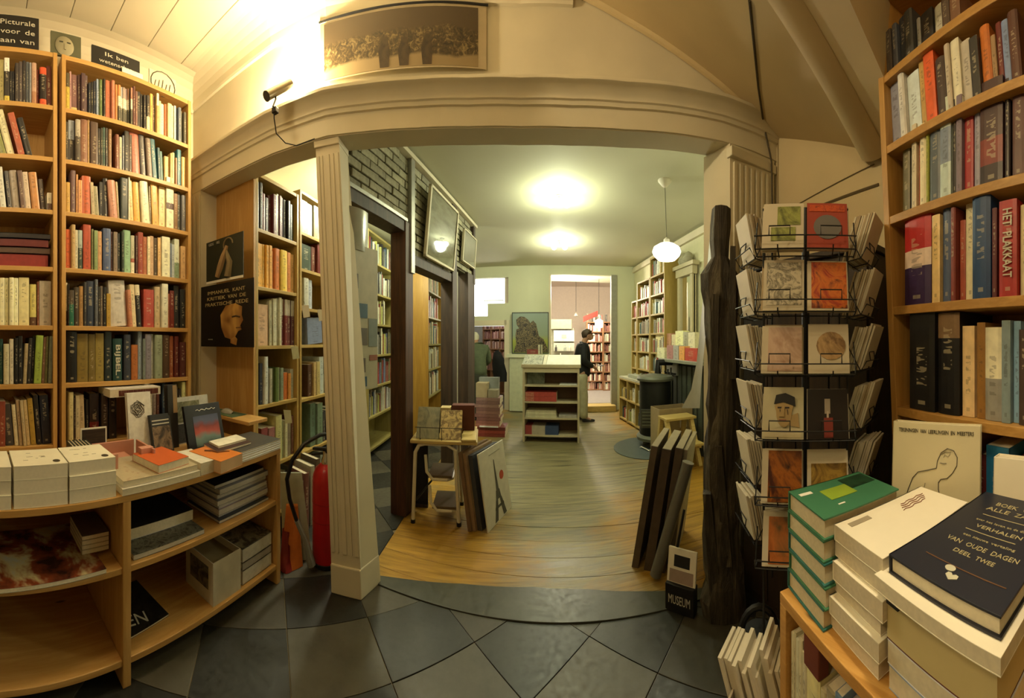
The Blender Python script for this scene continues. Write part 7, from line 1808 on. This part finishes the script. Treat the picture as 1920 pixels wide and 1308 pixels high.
# panorama poster over the opening
Ya_, Yb_ = 1.748, 1.95
pa_, pb_ = Vector((-1.085, 1.742, 3.055)), Vector((-.165, 1.94, 3.055))
t = pb_ - pa_; up = Vector((0, 0, .345)); nb = Vector((t.y, -t.x, 0)).normalized()
o = thing('panorama_poster', (pa_ + pb_) / 2, 'long brown photograph poster of a crowd above the opening', 'poster')
m = M(); m.fbox(pa_ - t * .01, t * 1.03, up * 1.03, -nb * .004); m.build('sheet', plain('poster_paper', (.50, .42, .28), .6), o)
m_cr, nt, b_ = newmat('crowd_print')
tcn = nt.nodes.new('ShaderNodeTexCoord'); sz = nt.nodes.new('ShaderNodeSeparateXYZ'); nt.links.new(tcn.outputs['Generated'], sz.inputs[0])
n = N(nt, 'ShaderNodeTexNoise', Scale=30.0, Detail=7.0, Roughness=.7, Distortion=1.5); nt.links.new(coords(nt, 'Object', (1, 1, .8)), n.inputs[0])
n2 = N(nt, 'ShaderNodeTexNoise', Scale=5.0, Detail=3.0); nt.links.new(coords(nt), n2.inputs[0])
crowd = ramp(nt, n.outputs[0], [(.35, lin(h3('1e160c'))), (.52, lin(h3('4a3c24'))), (.66, lin(h3('8a7850')))])
v = math_('ADD', sz.outputs[2], math_('MULTIPLY', math_('SUBTRACT', n2.outputs[0], .5), .30))
skyf = ramp(nt, v, [(.62, 0.0), (.68, 1.0)]); gf = ramp(nt, v, [(.16, 1.0), (.22, 0.0)])
cc = mixc(nt, skyf, crowd, lin(h3('4a3c28'))); cc = mixc(nt, gf, cc, lin(h3('8c7a58')))
nt.links.new(cc, b_.inputs['Base Color']); b_.inputs['Roughness'].default_value = .35
m = M(); m.fbox(pa_ + t * .015 + up * .02, t * .955, up * .97, nb * .002); m.build('photograph', m_cr, o)
for k, (u, h) in enumerate(((.40, .55), (.52, .50), (.66, .52))):
    m = M(); m.prism([pa_ + t * (u + du) + up * dv + nb * .0022 for du, dv in ((-.025, .04), (.03, .04), (.035, h * .6), (.02, h), (-.01, h), (-.035, h * .6))], nb * .001); m.build('figure', picmat('crowd_figure', ['241a0e', '3c2e1c', '4a3a24'], 12), o)
m = M(); m.tube([pa_ - t * .02 + up * 1.05 + nb * .004, pb_ + t * .03 + up * 1.05 + nb * .004], .006, 6); m.build('hanging_rail', m_black, o)

# ---- lettering on signs and posters
for (o, Y0, Y1, z0, z1), lines in zip(SIGNS, (('Picturale', 'voor de', 'aan van'), ('Ik ben', 'wetenschap'))):
    h = (z1 - z0) / (len(lines) + .6)
    for k, s in enumerate(lines):
        text_mesh('lettering', s, (-2.0325, (Y0 + Y1) / 2 + (0 if len(lines) == 2 else .02), z1 - h * (k + .8)), (0, 1, 0), (0, 0, 1), h * .55, ink((.6, .56, .45)), o, width=(Y1 - Y0) * (.5 if k == 0 and len(lines) == 2 else .7))
o, X0, X1, z0, z1 = PO[1]
for k, s in enumerate(('IMMANUEL KANT', 'KRITIEK VAN DE', 'PRAKTISCHE REDE')):
    text_mesh('lettering', s, ((X0 + X1) / 2, 1.6785, z1 - .062 - .045 * k), (1, 0, 0), (0, 0, 1), .027, plain('poster_gold', (.5, .4, .2), .5), o, width=(X1 - X0) * (.72, .74, .82)[k])
text_mesh('small_print', 'UITGEVERIJ', (X0 + .12, 1.6785, z0 + .055), (1, 0, 0), (0, 0, 1), .008, ink((.4, .38, .3)), o)
o, X0, X1, z0, z1 = PO[0]
for xx, s in ((.06, 'GIDS'), (.14, '182')): text_mesh('lettering', s, (X0 + xx, 1.682, z1 - .025), (1, 0, 0), (0, 0, 1), .02, ink((.5, .48, .4)), o)
text_mesh('cover_lettering', 'KEN', Vector((-1.50, .735, .1325)), (.1, .97, 0), (-.97, .1, 0), .07, ink((.6, .58, .5)), BLACKMAG, width=.16)
# ================================================================== PEOPLE
def skin_mesh(name, nodes, edges, mat, parent, sub=2, root=None):
    """one continuous surface grown over a skeleton: nodes {key: (point, rx, ry)}"""
    keys = list(nodes); idx = {k: i for i, k in enumerate(keys)}
    pts = [Vector(nodes[k][0]) for k in keys]
    base = wloc(parent)
    me = bpy.data.meshes.new(name); me.from_pydata([tuple(p - base) for p in pts], [(idx[a], idx[b]) for a, b in edges], []); me.update()
    o = bpy.data.objects.new(name, me); COL.objects.link(o); o.parent = parent; me.materials.append(mat)
    md = o.modifiers.new('skin', 'SKIN'); md.use_smooth_shade = True
    sl = me.skin_vertices[0].data if me.skin_vertices else None
    if sl is None:
        bm = bmesh.new(); bm.from_mesh(me); bm.verts.layers.skin.verify(); bm.to_mesh(me); bm.free(); sl = me.skin_vertices[0].data
    for k in keys:
        sl[idx[k]].radius = (nodes[k][1], nodes[k][2]); sl[idx[k]].use_root = (k == (root or keys[0]))
    s = o.modifiers.new('sub', 'SUBSURF'); s.levels = sub; s.render_levels = sub
    # bake the modifiers so that the surface is plain geometry
    dg = bpy.context.evaluated_depsgraph_get(); dg.update()
    nm = bpy.data.meshes.new_from_object(o.evaluated_get(dg)); o.modifiers.clear(); o.data = nm
    nm.materials.clear(); nm.materials.append(mat)
    for p in nm.polygons: p.use_smooth = True; p.material_index = 0
    bpy.data.meshes.remove(me)
    return o

def person(base, f, s, label, jacket, trousers, hair, pose, glasses=True):
    """base: feet; f facing, s to the person's side that shows; pose gives the bend of the trunk and the arms"""
    B = Vector(base); U = Vector((0, 0, 1)); o = thing('person', B, label, 'person')
    def q(a, b, z): return B + f * a + s * b + U * z
    sk = plain('skin_tone', (.36, .20, .12), .55)
    bend = pose.get('bend', 0.0)
    def tr(a, b, z):                       # trunk bends forward from the hips
        if z <= .92: return q(a, b, z)
        h = z - .92; return q(a + h * math.sin(bend), b, .92 + h * math.cos(bend))
    hx = pose.get('head', .07)
    body = {'pelvis': (tr(0, 0, .92), .11, .13), 'waist': (tr(.0, 0, 1.06), .10, .12), 'chest': (tr(.0, 0, 1.32), .11, .15), 'neck0': (tr(.02, 0, 1.46), .055, .06), 'neck1': (tr(.04, 0, 1.52), .05, .05),
            'head': (tr(hx, 0, 1.60), .085, .075), 'crown': (tr(hx - .01, 0, 1.68), .075, .068), 'face': (tr(hx + .045, 0, 1.585), .05, .055), 'nose': (tr(hx + .108, 0, 1.60), .012, .014), 'chin': (tr(hx + .07, 0, 1.53), .03, .035)}
    ed = [('pelvis', 'waist'), ('waist', 'chest'), ('chest', 'neck0'), ('neck0', 'neck1'), ('neck1', 'head'), ('head', 'crown'), ('head', 'face'), ('face', 'nose'), ('face', 'chin')]
    for nm, sg in (('r', 1), ('l', -1)):
        st = pose['step'] * sg
        body.update({'hip' + nm: (q(0, .09 * sg, .86), .085, .09), 'knee' + nm: (q(st * .5 + .02, .10 * sg, .48), .058, .06), 'ankle' + nm: (q(st, .10 * sg, .09), .036, .04), 'toe' + nm: (q(st + .14, .11 * sg, .03), .028, .04)})
        ed += [('pelvis', 'hip' + nm), ('hip' + nm, 'knee' + nm), ('knee' + nm, 'ankle' + nm), ('ankle' + nm, 'toe' + nm)]
        sh, el, wr = pose['arm'][0 if sg > 0 else 1]
        body.update({'sh' + nm: (tr(.0, .18 * sg, 1.42), .055, .058), 'el' + nm: (tr(*el) if isinstance(el, tuple) else el, .042, .042), 'wr' + nm: (tr(*wr), .028, .026)})
        ed += [('chest', 'sh' + nm), ('sh' + nm, 'el' + nm), ('el' + nm, 'wr' + nm)]
        w_ = tr(*wr); e_ = tr(*el); hd = (w_ - e_).normalized(); sd = hd.cross(s if abs(hd.dot(s)) < .9 else U).normalized(); s2 = hd.cross(sd)
        body['palm' + nm] = (w_ + hd * .055, .030, .018); ed.append(('wr' + nm, 'palm' + nm))
        for k in range(4):
            a_ = w_ + hd * .085 + s2 * (.024 - .016 * k); L_ = (.055, .068, .062, .048)[k]
            body['f%d%s' % (k, nm)] = (a_, .0085, .0085); body['g%d%s' % (k, nm)] = (a_ + hd * L_ * .55 + sd * .012, .008, .008); body['h%d%s' % (k, nm)] = (a_ + hd * L_ * .8 + sd * .034, .007, .007)
            ed += [('palm' + nm, 'f%d%s' % (k, nm)), ('f%d%s' % (k, nm), 'g%d%s' % (k, nm)), ('g%d%s' % (k, nm), 'h%d%s' % (k, nm))]
        body['t0' + nm] = (w_ + hd * .035 + s2 * .035, .010, .010); body['t1' + nm] = (w_ + hd * .070 + s2 * .05 + sd * .015, .008, .008); ed += [('palm' + nm, 't0' + nm), ('t0' + nm, 't1' + nm)]
    skin_mesh('body', body, ed, sk, o, 2, 'pelvis')
    # trousers
    tro = {'p0': (q(0, 0, .96), .13, .155), 'p1': (q(0, 0, .86), .135, .16)}
    te = [('p0', 'p1')]
    for nm, sg in (('r', 1), ('l', -1)):
        st = pose['step'] * sg
        tro.update({'a' + nm: (q(.0, .095 * sg, .74), .105, .105), 'b' + nm: (q(st * .5 + .02, .10 * sg, .48), .085, .085), 'c' + nm: (q(st * .8, .10 * sg, .25), .078, .078), 'd' + nm: (q(st - .005, .10 * sg, .055), .085, .078)})
        te += [('p1', 'a' + nm), ('a' + nm, 'b' + nm), ('b' + nm, 'c' + nm), ('c' + nm, 'd' + nm)]
        sh_ = {'s0': (q(st - .05, .105 * sg, .045), .045, .045), 's1': (q(st + .06, .108 * sg, .04), .045, .04), 's2': (q(st + .16, .112 * sg, .032), .036, .030), 's3': (q(st + .20, .114 * sg, .028), .02, .024)}
        skin_mesh('shoe', sh_, [('s0', 's1'), ('s1', 's2'), ('s2', 's3')], plain('shoe_black', (.015, .013, .011), .5), o, 1)
    skin_mesh('trousers', tro, te, trousers, o, 2, 'p0')
    jk = {'j0': (tr(0, 0, .80), .165, .19), 'j1': (tr(.0, 0, .95), .16, .185), 'j2': (tr(.0, 0, 1.15), .15, .18), 'j3': (tr(.0, 0, 1.34), .15, .185), 'j4': (tr(.01, 0, 1.45), .10, .12), 'j5': (tr(.025, 0, 1.50), .072, .078)}
    je = [('j0', 'j1'), ('j1', 'j2'), ('j2', 'j3'), ('j3', 'j4'), ('j4', 'j5')]
    for nm, sg in (('r', 1), ('l', -1)):
        sh, el, wr = pose['arm'][0 if sg > 0 else 1]
        jk.update({'js' + nm: (tr(.0, .19 * sg, 1.41), .082, .085), 'je' + nm: (tr(*el), .07, .07), 'jw' + nm: (tr(*el).lerp(tr(*wr), .92), .05, .05)})
        je += [('j3', 'js' + nm), ('js' + nm, 'je' + nm), ('je' + nm, 'jw' + nm)]
    skin_mesh('jacket', jk, je, jacket, o, 2, 'j0')
    m = M(); hc = tr(hx - .022, 0, 1.648); K = 12
    for i in range(7):
        th_ = math.pi * (i + .35) / 7.2
        m.v += [hc + f * (.100 * math.sin(th_) * math.cos(k * 2 * math.pi / K) * (1 + .05 * math.sin(k * 5 + i)) - (.02 if i > 4 else 0)) + s * .088 * math.sin(th_) * math.sin(k * 2 * math.pi / K) * (1 + .05 * math.cos(k * 3 + i)) + U * (.098 * math.cos(th_) + (.05 if i > 2 and math.cos(k * 2 * math.pi / K) > .3 else 0)) for k in range(K)]
    for i in range(6):
        for k in range(K): m.f.append([i * K + k, (i + 1) * K + k, (i + 1) * K + (k + 1) % K, i * K + (k + 1) % K]); m.m.append(0); m.c.append(None)
    m.f.append(list(range(K))); m.m.append(0); m.c.append(None)
    m.build('hair', hair, o, smooth=True)
    for sg in (1, -1):
        m = M(); m.lathe([(.004, -.012), (.012, -.008), (.012, .008), (.004, .012)], tr(hx + .092, .028 * sg, 1.615), 8); m.build('eye', ink((.03, .02, .015)), o, smooth=True)
        m = M(); m.tube([tr(hx + .005, .078 * sg, 1.60 + .03 * math.sin(k)) + f * .015 * math.cos(k) for k in (0, 1.2, 2.4, 3.6, 4.8)], .010, 6); m.build('ear', sk, o, smooth=True)
    m = M(); m.tube([tr(hx + .10, -.022, 1.555), tr(hx + .106, 0, 1.556), tr(hx + .10, .022, 1.555)], .005, 5); m.build('mouth', plain('lip', (.24, .09, .06), .5), o)
    if glasses:
        m = M()
        for sg in (1, -1): m.tube([tr(hx + .118, .032 * sg, 1.615) + s * .02 * math.cos(k * .785) + U * .016 * math.sin(k * .785) for k in range(8)], .003, 5, closed=True)
        for sg in (1, -1): m.tube([tr(hx + .118, .052 * sg, 1.617), tr(hx + .01, .082 * sg, 1.625)], .003, 5)
        m.build('glasses', m_black, o)
    return o
pb_1 = P(1090, 640, 6.45); pb_1.z = 0
p1_ = person(pb_1, EV, -DV, 'person in black jacket and pale trousers reading in profile by the far room', plain('jacket_black', (.008, .009, .010), .8, var=.2), plain('trousers_khaki', (.40, .38, .24), .85, var=.22, scale=9), plain('hair_brown', (.05, .03, .015), .6),
             dict(step=.05, bend=.05, head=.09, arm=[(0, (.02, .24, 1.14), (.22, .10, 1.02)), (0, (.02, -.24, 1.14), (.22, -.08, 1.03))]))
bk_ = pb_1 + EV * .345 + Vector((0, 0, 1.03))
ob = lay('small_book', 'small dark book held open by the person in the black jacket', bk_ - DV * .02 - EV * .03, EV * .11, DV * .16, 1.035, 1.047, '3c3228', 'a', soft=True)
pb_2 = P(899, 640, 6.55); pb_2.z = 0
fdir = (DV * .86 - EV * .5).normalized(); sdir = Vector((fdir.y, -fdir.x, 0))
person(pb_2, fdir, sdir, 'white-haired person in long green coat stooping at the far doorway', plain('coat_green', (.075, .095, .05), .8, var=.2), plain('trousers_dark', (.04, .045, .03), .85), plain('hair_white', (.55, .53, .42), .8),
       dict(step=.04, bend=.38, head=.08, arm=[(0, (.10, .25, 1.12), (.30, .16, 1.02)), (0, (.10, -.25, 1.12), (.30, -.14, 1.02))]), glasses=False)
BOOKS.sort(key=lambda b: -b['area'])
LIMIT = 268
rest = M(); seen = set()
for i, b in enumerate(BOOKS):
    if i < LIMIT or b['text']:
        mb = M(); book_into(mb, b['o'], b['t'], b['n'], b['up'], b['w'], b['h'], b['d'], b['cols'], b['soft'])
        o = mb.build('book', [m_cover, m_pages])
        sz = 'thin ' if b['w'] < .016 else ('thick ' if b['w'] > .05 else '')
        lab = sz + b['cname'] + ' book, ' + ordw(b['ord']) + ' from ' + b['end'] + ', ' + b['where']
        tag(o, lab, 'book', 'books on the ' + b['where'])
        if b['text']:
            fr = b['o'] + b['t'] * b['w'] / 2 + b['n'] * .0052 + b['up'] * b['h'] * (.5 if b['text'] == 'BIJBEL' else .55)
            txt = 'BIJBEL' if b['text'] == 'BIJBEL' else 'HET PLAKKAAT'
            text_mesh('spine_title', txt, fr, -b['up'], b['t'], b['w'] * .52, plain('spine_ink', (.6, .58, .46), .6), o, width=b['h'] * .72, bold=True)
    else:
        book_into(rest, b['o'], b['t'], b['n'], b['up'], b['w'], b['h'], b['d'], b['cols'], b['soft'])
for (o, t, n, w_, h, d, c, s) in SMALL: book_into(rest, o, t, n, Vector((0, 0, 1)), w_, h, d, [(c, 0, 1)], s)
if rest.v:
    tag(rest.build('small_books', [m_cover, m_pages]), 'many small books filling the shelves between and behind the larger ones', 'books', None, 'stuff')
print('BOOKS', len(BOOKS))
